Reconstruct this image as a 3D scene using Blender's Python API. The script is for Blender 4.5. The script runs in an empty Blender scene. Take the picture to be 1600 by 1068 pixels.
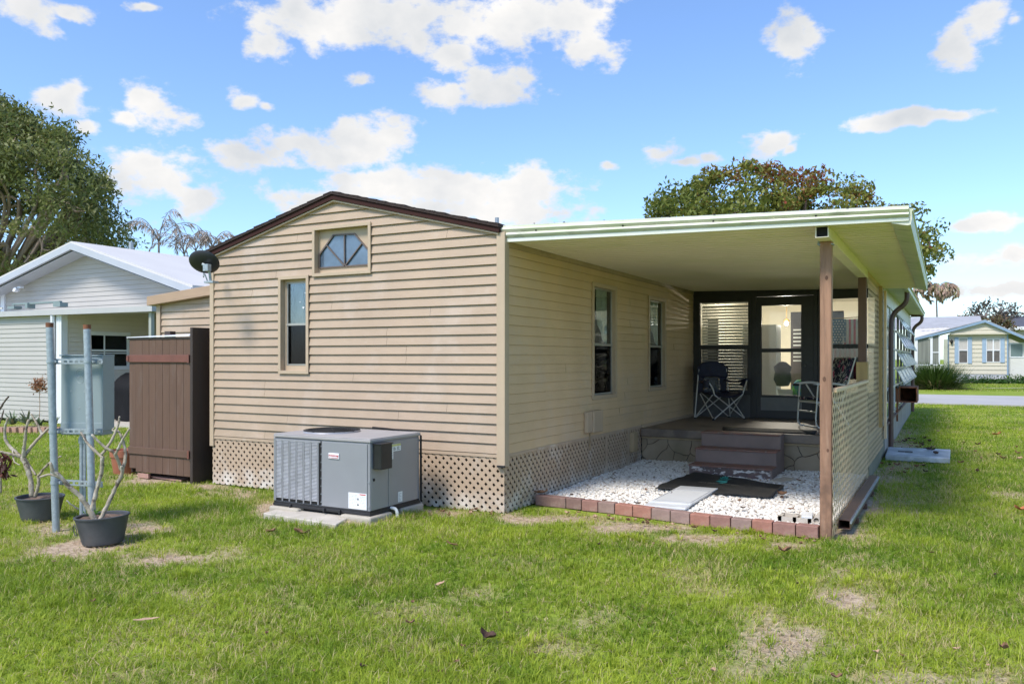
import bpy, bmesh, math, random
import numpy as np
from mathutils import Vector, Matrix, noise as mnoise
rad = math.radians
random.seed(7); RNG = np.random.default_rng(7)
SC = bpy.context.scene
COL = SC.collection

# ------------------------------------------------------------------ camera
FPX = 1250.0; CX = 800.0; HZ = 560.0; EYE = 1.5
YAW = math.atan(675 / FPX)
FW = (-math.sin(YAW), math.cos(YAW)); RT = (math.cos(YAW), math.sin(YAW))
cam = bpy.data.cameras.new("camera"); camo = bpy.data.objects.new("camera", cam); COL.objects.link(camo)
camo.location = (0, 0, EYE); camo.rotation_euler = (rad(90), 0, YAW)
cam.sensor_width = 36; cam.lens = FPX / 1600 * 36
cam.shift_x = 0.0; cam.shift_y = (HZ - 534) / 1600
cam.clip_start = 0.05; cam.clip_end = 2000
SC.camera = camo

SC.view_settings.view_transform = 'Standard'; SC.view_settings.look = 'None'
SC.view_settings.gamma = 1; SC.view_settings.exposure = 2.02
SC.render.film_transparent = False
SC.cycles.max_bounces = 8; SC.cycles.transparent_max_bounces = 24
SC.cycles.use_denoising = True

def ray(u, v):
    s = (u - CX) / FPX
    return (FW[0] + RT[0] * s, FW[1] + RT[1] * s, (HZ - v) / FPX)
def PG(u, v, z=0.0):
    r = ray(u, v); t = (z - EYE) / r[2]; return Vector((r[0] * t, r[1] * t, z))
def PY(u, v, y):
    r = ray(u, v); t = y / r[1]; return Vector((r[0] * t, y, EYE + r[2] * t))
def PX(u, v, x):
    r = ray(u, v); t = x / r[0]; return Vector((x, r[1] * t, EYE + r[2] * t))
def PD(u, v, d):
    r = ray(u, v); return Vector((r[0] * d, r[1] * d, EYE + r[2] * d))

# ------------------------------------------------------------------ sun and sky
SUN_DIR = Vector((-0.16, -0.64, 0.88)).normalized()      # towards the sun: high, behind the camera to the left
sun = bpy.data.lights.new("sun", 'SUN'); suno = bpy.data.objects.new("sun", sun); COL.objects.link(suno)
sun.energy = 1.1; sun.angle = rad(15); sun.color = (1.0, 0.935, 0.85)
suno.rotation_euler = SUN_DIR.to_track_quat('Z', 'Y').to_euler()

world = bpy.data.worlds.new("World"); SC.world = world; world.use_nodes = True
wn = world.node_tree; wn.nodes.clear()
def WN(t, **k):
    n = wn.nodes.new(t)
    for a, b in k.items(): setattr(n, a, b)
    return n
def wl(a, b): wn.links.new(a, b)
wout = WN('ShaderNodeOutputWorld'); bg = WN('ShaderNodeBackground'); wl(bg.outputs[0], wout.inputs[0])
bg.inputs[1].default_value = 0.15
sky = WN('ShaderNodeTexSky', sky_type='NISHITA'); sky.sun_disc = False
sky.sun_elevation = math.asin(SUN_DIR.z); sky.sun_rotation = math.atan2(SUN_DIR.x, SUN_DIR.y)
sky.air_density = 1.0; sky.dust_density = 0.6; sky.ozone_density = 2.0
tc = WN('ShaderNodeTexCoord')
sep = WN('ShaderNodeSeparateXYZ'); wl(tc.outputs['Generated'], sep.inputs[0])
def wmath(op, a, b=None, c=None, clamp=False):
    n = WN('ShaderNodeMath', operation=op); n.use_clamp = clamp
    for i, x in enumerate((a, b, c)):
        if x is None: continue
        if isinstance(x, (int, float)): n.inputs[i].default_value = x
        else: wl(x, n.inputs[i])
    return n.outputs[0]
az = wmath('ARCTAN2', sep.outputs[0], sep.outputs[1]); el = wmath('ARCSINE', sep.outputs[2])
comb = WN('ShaderNodeCombineXYZ'); wl(az, comb.inputs[0]); wl(el, comb.inputs[1])
# wobble the cloud outlines
nz0 = WN('ShaderNodeTexNoise'); nz0.inputs['Scale'].default_value = 9; nz0.inputs['Detail'].default_value = 3
wl(tc.outputs['Generated'], nz0.inputs['Vector'])
wob = WN('ShaderNodeVectorMath', operation='MULTIPLY_ADD'); wl(nz0.outputs['Color'], wob.inputs[0])
wob.inputs[1].default_value = (0.05, 0.03, 0); wob.inputs[2].default_value = (-0.025, -0.015, 0)
pos = WN('ShaderNodeVectorMath', operation='ADD'); wl(comb.outputs[0], pos.inputs[0]); wl(wob.outputs[0], pos.inputs[1])
CLOUDS = [  # centre and half sizes of each cloud as seen, turned into azimuth and elevation below
 (55,25,45,28),(95,18,42,16),(225,8,30,9),(95,160,52,26),(145,205,18,11),(235,175,48,30),(205,190,25,12),
 (385,163,28,16),(250,285,75,40),(300,300,55,26),(215,250,45,18),
 (420,70,34,32),(520,35,110,34),(640,30,110,42),(760,40,110,48),(870,25,110,46),(935,75,55,26),(470,20,60,24),(700,90,50,26),
 (575,125,26,14),(770,132,78,28),(690,142,40,20),(820,125,40,22),
 (400,245,60,26),(460,225,50,26),(560,215,85,36),(620,205,45,26),(520,240,80,28),
 (520,300,110,34),(660,295,120,38),(800,305,110,40),(720,330,150,30),(480,318,60,20),(560,20,130,40),(700,45,120,46),(470,305,62,22),(600,285,105,32),(720,285,110,34),(830,300,80,34),(650,325,170,26),(790,325,120,28),(560,300,70,24),
 (1240,85,34,26),(1265,50,30,28),(1240,60,42,40),
 (1500,75,48,26),(1545,40,36,32),(1490,60,30,24),(1590,30,20,12),
 (1030,240,28,20),(1060,250,30,10),(1105,243,20,12),(1190,232,42,18),(1235,238,18,9),
 (1370,197,34,12),(1430,187,42,14),(1490,178,44,11),(1400,190,40,12),
 (1560,350,34,14),(1510,362,24,8),(1540,412,64,14),(1590,405,30,16),(1530,455,90,12),(955,262,18,8),(410,170,16,9),
]
mn = None
for (u, v, ru, rv) in CLOUDS:
    r = Vector(ray(u, v)).normalized()
    a0 = math.atan2(r.x, r.y); e0 = math.asin(r.z)
    k = 1 / math.hypot(FPX, u - CX)
    s = WN('ShaderNodeVectorMath', operation='SUBTRACT'); wl(pos.outputs[0], s.inputs[0]); s.inputs[1].default_value = (a0, e0, 0)
    m = WN('ShaderNodeVectorMath', operation='MULTIPLY'); wl(s.outputs[0], m.inputs[0])
    m.inputs[1].default_value = (1 / (ru * k * 1.08), 1 / (rv * k * 1.10), 0)
    l = WN('ShaderNodeVectorMath', operation='LENGTH'); wl(m.outputs[0], l.inputs[0])
    mn = l.outputs[1] if mn is None else wmath('MINIMUM', mn, l.outputs[1])
# unseen clouds added behind the camera and to its sides for fill light
nb = WN('ShaderNodeTexNoise'); nb.inputs['Scale'].default_value = 2.2; nb.inputs['Detail'].default_value = 5
wl(tc.outputs['Generated'], nb.inputs['Vector'])
dotf = WN('ShaderNodeVectorMath', operation='DOT_PRODUCT'); wl(tc.outputs['Generated'], dotf.inputs[0]); dotf.inputs[1].default_value = (FW[0], FW[1], 0)
side_sky = wmath('MULTIPLY', wmath('SUBTRACT', 0.74, dotf.outputs['Value']), 5, clamp=True)
back = wmath('MULTIPLY', side_sky, wmath('MULTIPLY', wmath('SUBTRACT', nb.outputs['Fac'], 0.33), 8, clamp=True))
mn = wmath('SUBTRACT', mn, wmath('MULTIPLY', back, 2.0))
# unseen bank of bright cloud added overhead as soft fill light
over = wmath('MULTIPLY', wmath('SUBTRACT', el, 0.50), 3.5, clamp=True)
mn = wmath('SUBTRACT', mn, wmath('MULTIPLY', wmath('MULTIPLY', over, wmath('MULTIPLY', wmath('SUBTRACT', nb.outputs['Fac'], 0.33), 9, clamp=True)), 3.0))
mp = WN('ShaderNodeMapping'); mp.inputs['Scale'].default_value = (1, 1, 1.7); wl(tc.outputs['Generated'], mp.inputs[0])
nz = WN('ShaderNodeTexNoise'); nz.inputs['Scale'].default_value = 20; nz.inputs['Detail'].default_value = 10; nz.inputs['Roughness'].default_value = 0.60
wl(mp.outputs[0], nz.inputs['Vector'])
q = wmath('SUBTRACT', 1.02, mn)
q = wmath('ADD', q, wmath('MULTIPLY', wmath('SUBTRACT', nz.outputs['Fac'], 0.5), 3.4))
mr = WN('ShaderNodeMapRange', interpolation_type='SMOOTHSTEP'); wl(q, mr.inputs[0])
mr.inputs[1].default_value = -0.06; mr.inputs[2].default_value = 0.62
nz2 = WN('ShaderNodeTexNoise'); nz2.inputs['Scale'].default_value = 8; nz2.inputs['Detail'].default_value = 5
wl(tc.outputs['Generated'], nz2.inputs['Vector'])
ramp = WN('ShaderNodeValToRGB'); wl(wmath('ADD', wmath('MULTIPLY', q, 0.10), wmath('MULTIPLY', nz2.outputs['Fac'], 1.0)), ramp.inputs[0])
ramp.color_ramp.elements[0].position = 0.36; ramp.color_ramp.elements[0].color = (1.0, 1.0, 1.0, 1)
ramp.color_ramp.elements[1].position = 0.86; ramp.color_ramp.elements[1].color = (0.58, 0.64, 0.72, 1)
cm = WN('ShaderNodeMix', data_type='RGBA', blend_type='MULTIPLY'); cm.inputs[0].default_value = 1
wl(ramp.outputs[0], cm.inputs[6])
# added warm-white gain, strongest towards the sun: fill light from unseen cloud
dots = WN('ShaderNodeVectorMath', operation='DOT_PRODUCT'); wl(tc.outputs['Generated'], dots.inputs[0]); dots.inputs[1].default_value = SUN_DIR
cloud_gain = wmath('MULTIPLY_ADD', wmath('POWER', wmath('MULTIPLY_ADD', dots.outputs['Value'], 0.5, 0.5, clamp=True), 3.5), 4.2, 4.2)
cloud_gain = wmath('MULTIPLY_ADD', cloud_gain, wmath('MAXIMUM', side_sky, over), 0.46)       # added banks overhead, beside and behind outshine the visible clouds for fill
gc_ = WN('ShaderNodeCombineXYZ'); wl(wmath('MULTIPLY', cloud_gain, 3.75), gc_.inputs[0]); wl(wmath('MULTIPLY', cloud_gain, 3.66), gc_.inputs[1]); wl(wmath('MULTIPLY', cloud_gain, 3.55), gc_.inputs[2])
wl(gc_.outputs[0], cm.inputs[7])
tint = WN('ShaderNodeMix', data_type='RGBA', blend_type='MULTIPLY'); tint.inputs[0].default_value = 1
wl(sky.outputs[0], tint.inputs[6]); tint.inputs[7].default_value = (0.32, 0.365, 0.43, 1)
mix = WN('ShaderNodeMix', data_type='RGBA'); wl(mr.outputs[0], mix.inputs[0]); wl(tint.outputs[2], mix.inputs[6]); wl(cm.outputs[2], mix.inputs[7])
wl(mix.outputs[2], bg.inputs[0])

# ------------------------------------------------------------------ materials
MATS = {}
def lin(c):
    return tuple(((x / 255) / 12.92 if x / 255 <= 0.04045 else ((x / 255 + 0.055) / 1.055) ** 2.4) for x in c)
def newmat(name):
    m = bpy.data.materials.new(name); m.use_nodes = True
    nt = m.node_tree; b = nt.nodes['Principled BSDF']
    return m, nt, b
def nn(nt, t, **k):
    n = nt.nodes.new(t)
    for a, b in k.items(): setattr(n, a, b)
    return n
def noise_out(nt, scale, detail=4, stretch=(1, 1, 1), rough=0.55, src='Object'):
    tcn = nn(nt, 'ShaderNodeTexCoord'); mp_ = nn(nt, 'ShaderNodeMapping'); mp_.inputs['Scale'].default_value = stretch
    nt.links.new(tcn.outputs[src], mp_.inputs[0])
    n = nn(nt, 'ShaderNodeTexNoise'); n.inputs['Scale'].default_value = scale; n.inputs['Detail'].default_value = detail
    n.inputs['Roughness'].default_value = rough
    nt.links.new(mp_.outputs[0], n.inputs['Vector'])
    return n.outputs['Fac']
def maprange(nt, x, a, b, c=0.0, d=1.0):
    n = nn(nt, 'ShaderNodeMapRange'); nt.links.new(x, n.inputs[0])
    for i, v in zip((1, 2, 3, 4), (a, b, c, d)): n.inputs[i].default_value = v
    return n.outputs[0]
def mixc(nt, fac, a, b, mode='MIX'):
    n = nn(nt, 'ShaderNodeMix', data_type='RGBA', blend_type=mode)
    for s, i in ((fac, 0), (a, 6), (b, 7)):
        if isinstance(s, (int, float)): n.inputs[i].default_value = s
        elif isinstance(s, (tuple, list)): n.inputs[i].default_value = (s[0], s[1], s[2], 1)
        else: nt.links.new(s, n.inputs[i])
    return n.outputs[2]
def mat(name, col, rough=0.6, var=0.07, vs=2.5, stretch=(1, 1, 1), metal=0.0, bump=0.0, bs=60, bstretch=None,
        stains=(), spec=0.5, zband=None):
    """painted or raw surface: colour, soft mottling, optional stains [(colour, scale, lo, hi, amount, stretch)], fine bump"""
    if name in MATS: return MATS[name]
    m, nt, b = newmat(name)
    f = noise_out(nt, vs, 5, stretch)
    c0 = tuple(max(0, x * (1 - var)) for x in col); c1 = tuple(min(1, x * (1 + var)) for x in col)
    c = mixc(nt, maprange(nt, f, 0.3, 0.7), c0, c1)
    for (sc, ss, lo, hi, amt, st) in stains:
        g = noise_out(nt, ss, 6, st, 0.62)
        c = mixc(nt, maprange(nt, g, lo, hi, 0, amt), c, sc)
    if zband:      # splash and dirt that gathers between two heights
        tz = nn(nt, 'ShaderNodeTexCoord'); sz = nn(nt, 'ShaderNodeSeparateXYZ'); nt.links.new(tz.outputs['Object'], sz.inputs[0])
        zm = maprange(nt, sz.outputs[2], zband[1], zband[2], zband[3], 0.0); g = maprange(nt, noise_out(nt, 6, 6), 0.35, 0.62)
        ml = nn(nt, 'ShaderNodeMath', operation='MULTIPLY'); nt.links.new(zm, ml.inputs[0]); nt.links.new(g, ml.inputs[1]); c = mixc(nt, ml.outputs[0], c, zband[0])
    nt.links.new(c, b.inputs['Base Color'])
    b.inputs['Roughness'].default_value = rough; b.inputs['Metallic'].default_value = metal
    b.inputs['Specular IOR Level'].default_value = spec
    if bump:
        bn = nn(nt, 'ShaderNodeBump'); bn.inputs['Strength'].default_value = bump; bn.inputs['Distance'].default_value = 0.01
        nt.links.new(noise_out(nt, bs, 4, bstretch or (1, 1, 1)), bn.inputs['Height']); nt.links.new(bn.outputs[0], b.inputs['Normal'])
    MATS[name] = m
    return m
def glass(name, tintc=(0.9, 0.92, 0.92), refl=0.10, rough=0.03, fm=0.9):
    if name in MATS: return MATS[name]
    m, nt, b = newmat(name); nt.nodes.remove(b)
    out = [n for n in nt.nodes if n.type == 'OUTPUT_MATERIAL'][0]
    t = nn(nt, 'ShaderNodeBsdfTransparent'); t.inputs[0].default_value = (*tintc, 1)
    g = nn(nt, 'ShaderNodeBsdfGlossy'); g.inputs['Roughness'].default_value = rough; g.inputs[0].default_value = (0.9, 0.95, 1, 1)
    fr = nn(nt, 'ShaderNodeFresnel'); fr.inputs[0].default_value = 1.5
    ad = nn(nt, 'ShaderNodeMath', operation='MULTIPLY_ADD'); nt.links.new(fr.outputs[0], ad.inputs[0]); ad.inputs[1].default_value = fm; ad.inputs[2].default_value = refl
    mx = nn(nt, 'ShaderNodeMixShader'); nt.links.new(ad.outputs[0], mx.inputs[0]); nt.links.new(t.outputs[0], mx.inputs[1]); nt.links.new(g.outputs[0], mx.inputs[2])
    nt.links.new(mx.outputs[0], out.inputs[0])
    MATS[name] = m
    return m
def leafmat(name, c0, c1, c2=None, rough=0.5, trans=0.35, attr='tint'):
    """leaves: each leaf carries its own random value; colour runs c0 -> c1 (-> c2)"""
    if name in MATS: return MATS[name]
    m, nt, b = newmat(name)
    a = nn(nt, 'ShaderNodeAttribute'); a.attribute_name = attr
    r = nn(nt, 'ShaderNodeValToRGB'); nt.links.new(a.outputs['Fac'], r.inputs[0])
    e = r.color_ramp.elements
    e[0].position = 0.0; e[0].color = (*c0, 1); e[1].position = 0.62 if c2 else 1.0; e[1].color = (*c1, 1)
    if c2:
        x = e.new(1.0); x.color = (*c2, 1)
    nt.links.new(r.outputs[0], b.inputs['Base Color']); b.inputs['Roughness'].default_value = rough
    b.inputs['Specular IOR Level'].default_value = 0.3
    t = nn(nt, 'ShaderNodeBsdfTranslucent'); nt.links.new(r.outputs[0], t.inputs[0])
    mx = nn(nt, 'ShaderNodeMixShader'); mx.inputs[0].default_value = trans
    out = [n for n in nt.nodes if n.type == 'OUTPUT_MATERIAL'][0]
    nt.links.new(b.outputs[0], mx.inputs[1]); nt.links.new(t.outputs[0], mx.inputs[2]); nt.links.new(mx.outputs[0], out.inputs[0])
    MATS[name] = m
    return m

# ------------------------------------------------------------------ mesh helpers
ORG = {}
def org(o):
    return ORG.get(o.name, Vector((0, 0, 0))) if o else Vector((0, 0, 0))
def thing(name, loc, label, cat, group=None, kind=None):
    o = bpy.data.objects.new(name, None); COL.objects.link(o)
    o.location = loc; ORG[o.name] = Vector(loc); o.empty_display_size = 0.1
    tag(o, label, cat, group, kind)
    return o
def tag(o, label=None, cat=None, group=None, kind=None):
    if label: o['label'] = label
    if cat: o['category'] = cat
    if group: o['group'] = group
    if kind: o['kind'] = kind
    return o
class MB:
    def __init__(s): s.v = []; s.f = []
    def add(s, vs, fs):
        k = len(s.v); s.v += [tuple(p) for p in vs]; s.f += [tuple(i + k for i in f) for f in fs]; return s
    def box(s, x0, y0, z0, x1, y1, z1):
        x0, x1 = sorted((x0, x1)); y0, y1 = sorted((y0, y1)); z0, z1 = sorted((z0, z1))
        return s.add([(x0,y0,z0),(x1,y0,z0),(x1,y1,z0),(x0,y1,z0),(x0,y0,z1),(x1,y0,z1),(x1,y1,z1),(x0,y1,z1)],
                     [(0,3,2,1),(4,5,6,7),(0,1,5,4),(1,2,6,5),(2,3,7,6),(3,0,4,7)])
    def obox(s, c, sx, sy, sz, M=None):
        M = M or Matrix.Identity(3)
        vs = [Vector(c) + M @ Vector((a * sx / 2, b * sy / 2, d * sz / 2)) for d in (-1, 1) for a, b in ((-1,-1),(1,-1),(1,1),(-1,1))]
        return s.add(vs, [(0,3,2,1),(4,5,6,7),(0,1,5,4),(1,2,6,5),(2,3,7,6),(3,0,4,7)])
    def beam(s, a, b, w, h, up=(0, 0, 1)):
        a, b = Vector(a), Vector(b); d = (b - a); L = d.length; d.normalize()
        up = Vector(up); r = d.cross(up)
        if r.length < 1e-4: r = d.cross(Vector((1, 0, 0)))
        r.normalize(); u = r.cross(d)
        M = Matrix((r, d, u)).transposed()
        return s.obox((a + b) / 2, w, L, h, M)
    def quad(s, a, b, c, d): return s.add([a, b, c, d], [(0, 1, 2, 3)])
    def prism(s, poly, n, t):
        """poly: 3D points of a flat polygon, extruded by t along n"""
        n = Vector(n) * t; k = len(poly)
        vs = [Vector(p) for p in poly] + [Vector(p) + n for p in poly]
        fs = [tuple(range(k - 1, -1, -1)), tuple(range(k, 2 * k))] + [(i, (i + 1) % k, (i + 1) % k + k, i + k) for i in range(k)]
        return s.add(vs, fs)
    def tube(s, pts, r, n=8, cap=True):
        pts = [Vector(p) for p in pts]
        rs = r if isinstance(r, (list, tuple)) else [r] * len(pts)
        k0 = len(s.v); prev = None
        for i, p in enumerate(pts):
            d = (pts[min(i + 1, len(pts) - 1)] - pts[max(i - 1, 0)]).normalized()
            if prev is None:
                a = d.cross(Vector((0, 0, 1)))
                if a.length < 1e-3: a = d.cross(Vector((1, 0, 0)))
            else:
                a = prev - d * prev.dot(d)
            a.normalize(); prev = a; b = d.cross(a)
            for j in range(n):
                t = 2 * math.pi * j / n
                s.v.append(tuple(p + (a * math.cos(t) + b * math.sin(t)) * rs[i]))
        for i in range(len(pts) - 1):
            for j in range(n):
                a0 = k0 + i * n + j; a1 = k0 + i * n + (j + 1) % n
                s.f.append((a0, a1, a1 + n, a0 + n))
        if cap:
            s.f.append(tuple(k0 + j for j in range(n - 1, -1, -1)))
            e = k0 + (len(pts) - 1) * n; s.f.append(tuple(e + j for j in range(n)))
        return s
    def lathe(s, c, prof, n=24, M=None, sy=1.0):
        """prof: (radius, height) pairs round the vertical axis at c"""
        k0 = len(s.v); M = M or Matrix.Identity(3)
        for (r, z) in prof:
            for j in range(n):
                t = 2 * math.pi * j / n
                s.v.append(tuple(Vector(c) + M @ Vector((r * math.cos(t), r * sy * math.sin(t), z))))
        for i in range(len(prof) - 1):
            for j in range(n):
                a0 = k0 + i * n + j; a1 = k0 + i * n + (j + 1) % n
                s.f.append((a0, a1, a1 + n, a0 + n))
        return s
    def build(s, name, m, parent=None, smooth=False, bevel=0, origin=None, seg=1):
        me = bpy.data.meshes.new(name)
        o0 = org(parent) if parent else Vector(origin or (0, 0, 0))
        me.from_pydata([(v[0] - o0.x, v[1] - o0.y, v[2] - o0.z) for v in s.v], [], s.f)
        me.validate(); me.update()
        ob = bpy.data.objects.new(name, me); COL.objects.link(ob)
        me.materials.append(m)
        if parent: ob.parent = parent
        else: ob.location = o0
        ORG[ob.name] = o0
        if smooth:
            me.shade_smooth()
            if smooth == 'auto':
                bm = bmesh.new(); bm.from_mesh(me)
                for e in bm.edges:
                    if len(e.link_faces) == 2 and e.calc_face_angle(0) > 0.6: e.smooth = False
                bm.to_mesh(me); bm.free()
        if bevel:
            bv = ob.modifiers.new('bevel', 'BEVEL'); bv.width = bevel; bv.segments = seg; bv.limit_method = 'ANGLE'; bv.angle_limit = rad(40)
        return ob
def npmesh(name, V, F, m, parent=None, origin=None, tint=None, smooth=False):
    """numpy verts (n,3) and faces (k, 3 or 4); tint: one value per vertex"""
    o0 = np.array(org(parent) if parent else (origin or (0, 0, 0)), dtype=np.float32)
    V = np.asarray(V, dtype=np.float32) - o0; F = np.asarray(F, dtype=np.int32)
    me = bpy.data.meshes.new(name); k = F.shape[1]
    me.vertices.add(len(V)); me.vertices.foreach_set('co', V.ravel())
    me.loops.add(F.size); me.loops.foreach_set('vertex_index', F.ravel())
    me.polygons.add(len(F)); me.polygons.foreach_set('loop_start', np.arange(0, F.size, k, dtype=np.int32))
    me.polygons.foreach_set('loop_total', np.full(len(F), k, dtype=np.int32))
    if smooth: me.polygons.foreach_set('use_smooth', np.ones(len(F), dtype=bool))
    me.update()
    if tint is not None:
        a = me.attributes.new('tint', 'FLOAT', 'POINT'); a.data.foreach_set('value', np.asarray(tint, dtype=np.float32))
    ob = bpy.data.objects.new(name, me); COL.objects.link(ob); me.materials.append(m)
    if parent: ob.parent = parent
    else: ob.location = tuple(float(x) for x in o0)
    ORG[ob.name] = Vector([float(x) for x in o0])
    return ob
def copy_tree(o, parent=None, loc=None, rotz=None):
    c = o.copy(); COL.objects.link(c); c.parent = parent
    ORG[c.name] = org(o)
    if loc is not None: c.location = loc; ORG[c.name] = Vector(loc)
    if rotz is not None: c.rotation_euler = (0, 0, rotz)
    for ch in [x for x in o.children]: copy_tree(ch, c)
    return c
def text_part(txt, name, m, parent, M, size, align='CENTER', bold=0.0, label=None):
    cu = bpy.data.curves.new(name, 'FONT'); cu.body = txt; cu.size = size; cu.align_x = align; cu.align_y = 'CENTER'; cu.offset = bold; cu.extrude = 0.0004
    t = bpy.data.objects.new(name + '_tmp', cu); COL.objects.link(t)
    dg = bpy.context.evaluated_depsgraph_get(); dg.update()
    me = bpy.data.meshes.new_from_object(t.evaluated_get(dg)); me.name = name
    bpy.data.objects.remove(t)
    o0 = org(parent)
    me.transform(Matrix.Translation(-o0) @ M)
    me.materials.clear(); me.materials.append(m)
    ob = bpy.data.objects.new(name, me); COL.objects.link(ob); ob.parent = parent; ORG[ob.name] = o0
    return ob

def clip_poly(poly, clipper):
    """Sutherland-Hodgman: poly and clipper are lists of (x, z); clipper convex, counter-clockwise"""
    out = list(poly)
    for i in range(len(clipper)):
        a, b = clipper[i], clipper[(i + 1) % len(clipper)]
        inp, out = out, []
        if not inp: break
        def side(p): return (b[0] - a[0]) * (p[1] - a[1]) - (b[1] - a[1]) * (p[0] - a[0])
        for j in range(len(inp)):
            p, q_ = inp[j], inp[(j + 1) % len(inp)]
            sp, sq = side(p), side(q_)
            if sp >= 0: out.append(p)
            if (sp >= 0) != (sq >= 0):
                t = sp / (sp - sq); out.append((p[0] + (q_[0] - p[0]) * t, p[1] + (q_[1] - p[1]) * t))
    return out
def siding(mb, outline, z0, pitch, holes, fn, thick, joints=(), base=0.0, gap=0.0):
    """lap boards. outline: convex ccw (x,z); holes: rects (x0,z0,x1,z1); fn(x,z,out)->3D"""
    xs = [p[0] for p in outline]; zs = [p[1] for p in outline]
    k0 = math.floor((min(zs) - z0) / pitch); k1 = math.ceil((max(zs) - z0) / pitch)
    for k in range(k0, k1):
        za, zb = z0 + k * pitch, z0 + (k + 1) * pitch
        if gap:
            gp = clip_poly([(min(xs), za), (max(xs), za), (max(xs), za + gap), (min(xs), za + gap)], outline); za0 = za; za = za + gap
            iv = [(min(xs), max(xs))]
            for h in holes:
                if h[1] < za0 + gap / 2 < h[3]: iv = [p for (l, r) in iv for p in ((l, min(r, h[0])), (max(l, h[2]), r)) if p[1] > p[0] + 1e-6]
            for (l, r) in iv:
                pl = clip_poly([(l, za0), (r, za0), (r, za), (l, za)], outline)
                if len(pl) >= 3: mb.add([fn(x, z, base - .004) for x, z in pl], [tuple(range(len(pl)))])
        cuts = sorted({za, zb} | {h[i] for h in holes for i in (1, 3) if za < h[i] < zb})
        jx = sorted(x for (kk, x) in joints if kk == k)
        for a, b in zip(cuts[:-1], cuts[1:]):
            iv = [(min(xs), max(xs))]
            for h in holes:
                if h[1] < (a + b) / 2 < h[3]:
                    iv = [p for (l, r) in iv for p in ((l, min(r, h[0])), (max(l, h[2]), r)) if p[1] > p[0] + 1e-6]
            for x in jx:
                iv = [p for (l, r) in iv for p in (((l, x), (x, r)) if l < x < r else ((l, r),))]
            for (l, r) in iv:
                ex = 0.0008 if any(abs(l - x) < 1e-6 for x in jx) else 0.0
                if ex: l += 0.003
                pl = clip_poly([(l, a), (r, a), (r, b), (l, b)], outline)
                if len(pl) < 3: continue
                def o_(z): return base + ex + thick * (1 - (z - za) / pitch)
                mb.add([fn(x, z, o_(z)) for x, z in pl], [tuple(range(len(pl)))])
                low = [p for p in pl if abs(p[1] - a) < 1e-6]
                if abs(a - za) < 1e-6 and len(low) >= 2:      # the butt under each board
                    lx, rx = min(p[0] for p in low), max(p[0] for p in low)
                    mb.add([fn(lx, a, base - .004), fn(rx, a, base - .004), fn(rx, a, o_(a)), fn(lx, a, o_(a))], [(0, 1, 2, 3)])
def lattice(mb, x0, z0, x1, z1, pitch, w, fn, t=0.006, clipper=None):
    """two layers of diagonal strips clipped to the rectangle. pitch, w measured across the strips"""
    W, Hh = x1 - x0, z1 - z0; cl = clipper or [(x0, z0), (x1, z0), (x1, z1), (x0, z1)]
    s2 = math.sqrt(2); step = pitch * s2; hw = w * s2 / 2
    for lay, sg in ((0, 1), (1, -1)):
        n = int((W + Hh) / step) + 2
        for i in range(-1, n + 1):
            c = (x0 - Hh if sg > 0 else x0) + i * step
            # strip x = c + sg*(z - z0)
            p = [(c - hw, z0 - .01), (c + hw, z0 - .01), (c + hw + sg * (Hh + .02), z1 + .01), (c - hw + sg * (Hh + .02), z1 + .01)]
            pl = clip_poly(p, cl)
            if len(pl) < 3: continue
            o0, o1 = lay * t, lay * t + t - 0.0004
            k = len(pl)
            vs = [fn(x, z, o0) for x, z in pl] + [fn(x, z, o1) for x, z in pl]
            mb.add(vs, [tuple(range(k - 1, -1, -1)), tuple(range(k, 2 * k))] + [(j, (j + 1) % k, (j + 1) % k + k, j + k) for j in range(k)])
def frame_rect(mb, fn, x0, z0, x1, z1, w, o0, o1, wb=None):
    """rectangular picture frame: outer x0..x1, z0..z1, member width w, from depth o0 to o1"""
    wb = w if wb is None else wb
    def b(ax, az, bx, bz):
        vs = [fn(x, z, o) for o in (o0, o1) for x, z in ((ax, az), (bx, az), (bx, bz), (ax, bz))]
        mb.add(vs, [(0,3,2,1),(4,5,6,7),(0,1,5,4),(1,2,6,5),(2,3,7,6),(3,0,4,7)])
    b(x0, z0, x1, z0 + wb); b(x0, z1 - w, x1, z1); b(x0, z0 + wb, x0 + w, z1 - w); b(x1 - w, z0 + wb, x1, z1 - w)
def slab_fn(mb, fn, x0, z0, x1, z1, o0, o1):
    vs = [fn(x, z, o) for o in (o0, o1) for x, z in ((x0, z0), (x1, z0), (x1, z1), (x0, z1))]
    mb.add(vs, [(0,3,2,1),(4,5,6,7),(0,1,5,4),(1,2,6,5),(2,3,7,6),(3,0,4,7)])

# leaves, grown as many small faces
def leaf_quads(C, size, asp=0.45, droop=0.0, flat=0.0, jit=0.35):
    """one rhombic leaf per centre in C"""
    n = len(C)
    d = RNG.normal(size=(n, 3)); d[:, 2] = d[:, 2] * (1 - flat) - droop; d /= np.linalg.norm(d, axis=1)[:, None]
    up = RNG.normal(size=(n, 3)) * 0.7 + np.array([0, 0, 1.0]); s = np.cross(d, up); s /= np.linalg.norm(s, axis=1)[:, None] + 1e-9
    L = size * (1 + RNG.uniform(-jit, jit, n)); w = L * asp
    a = C - d * (L / 2)[:, None]; b = C + s * (w / 2)[:, None]; c = C + d * (L / 2)[:, None]; e = C - s * (w / 2)[:, None]
    V = np.stack([a, b, c, e], 1).reshape(-1, 3); F = np.arange(4 * n).reshape(-1, 4)
    return V, F

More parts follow.
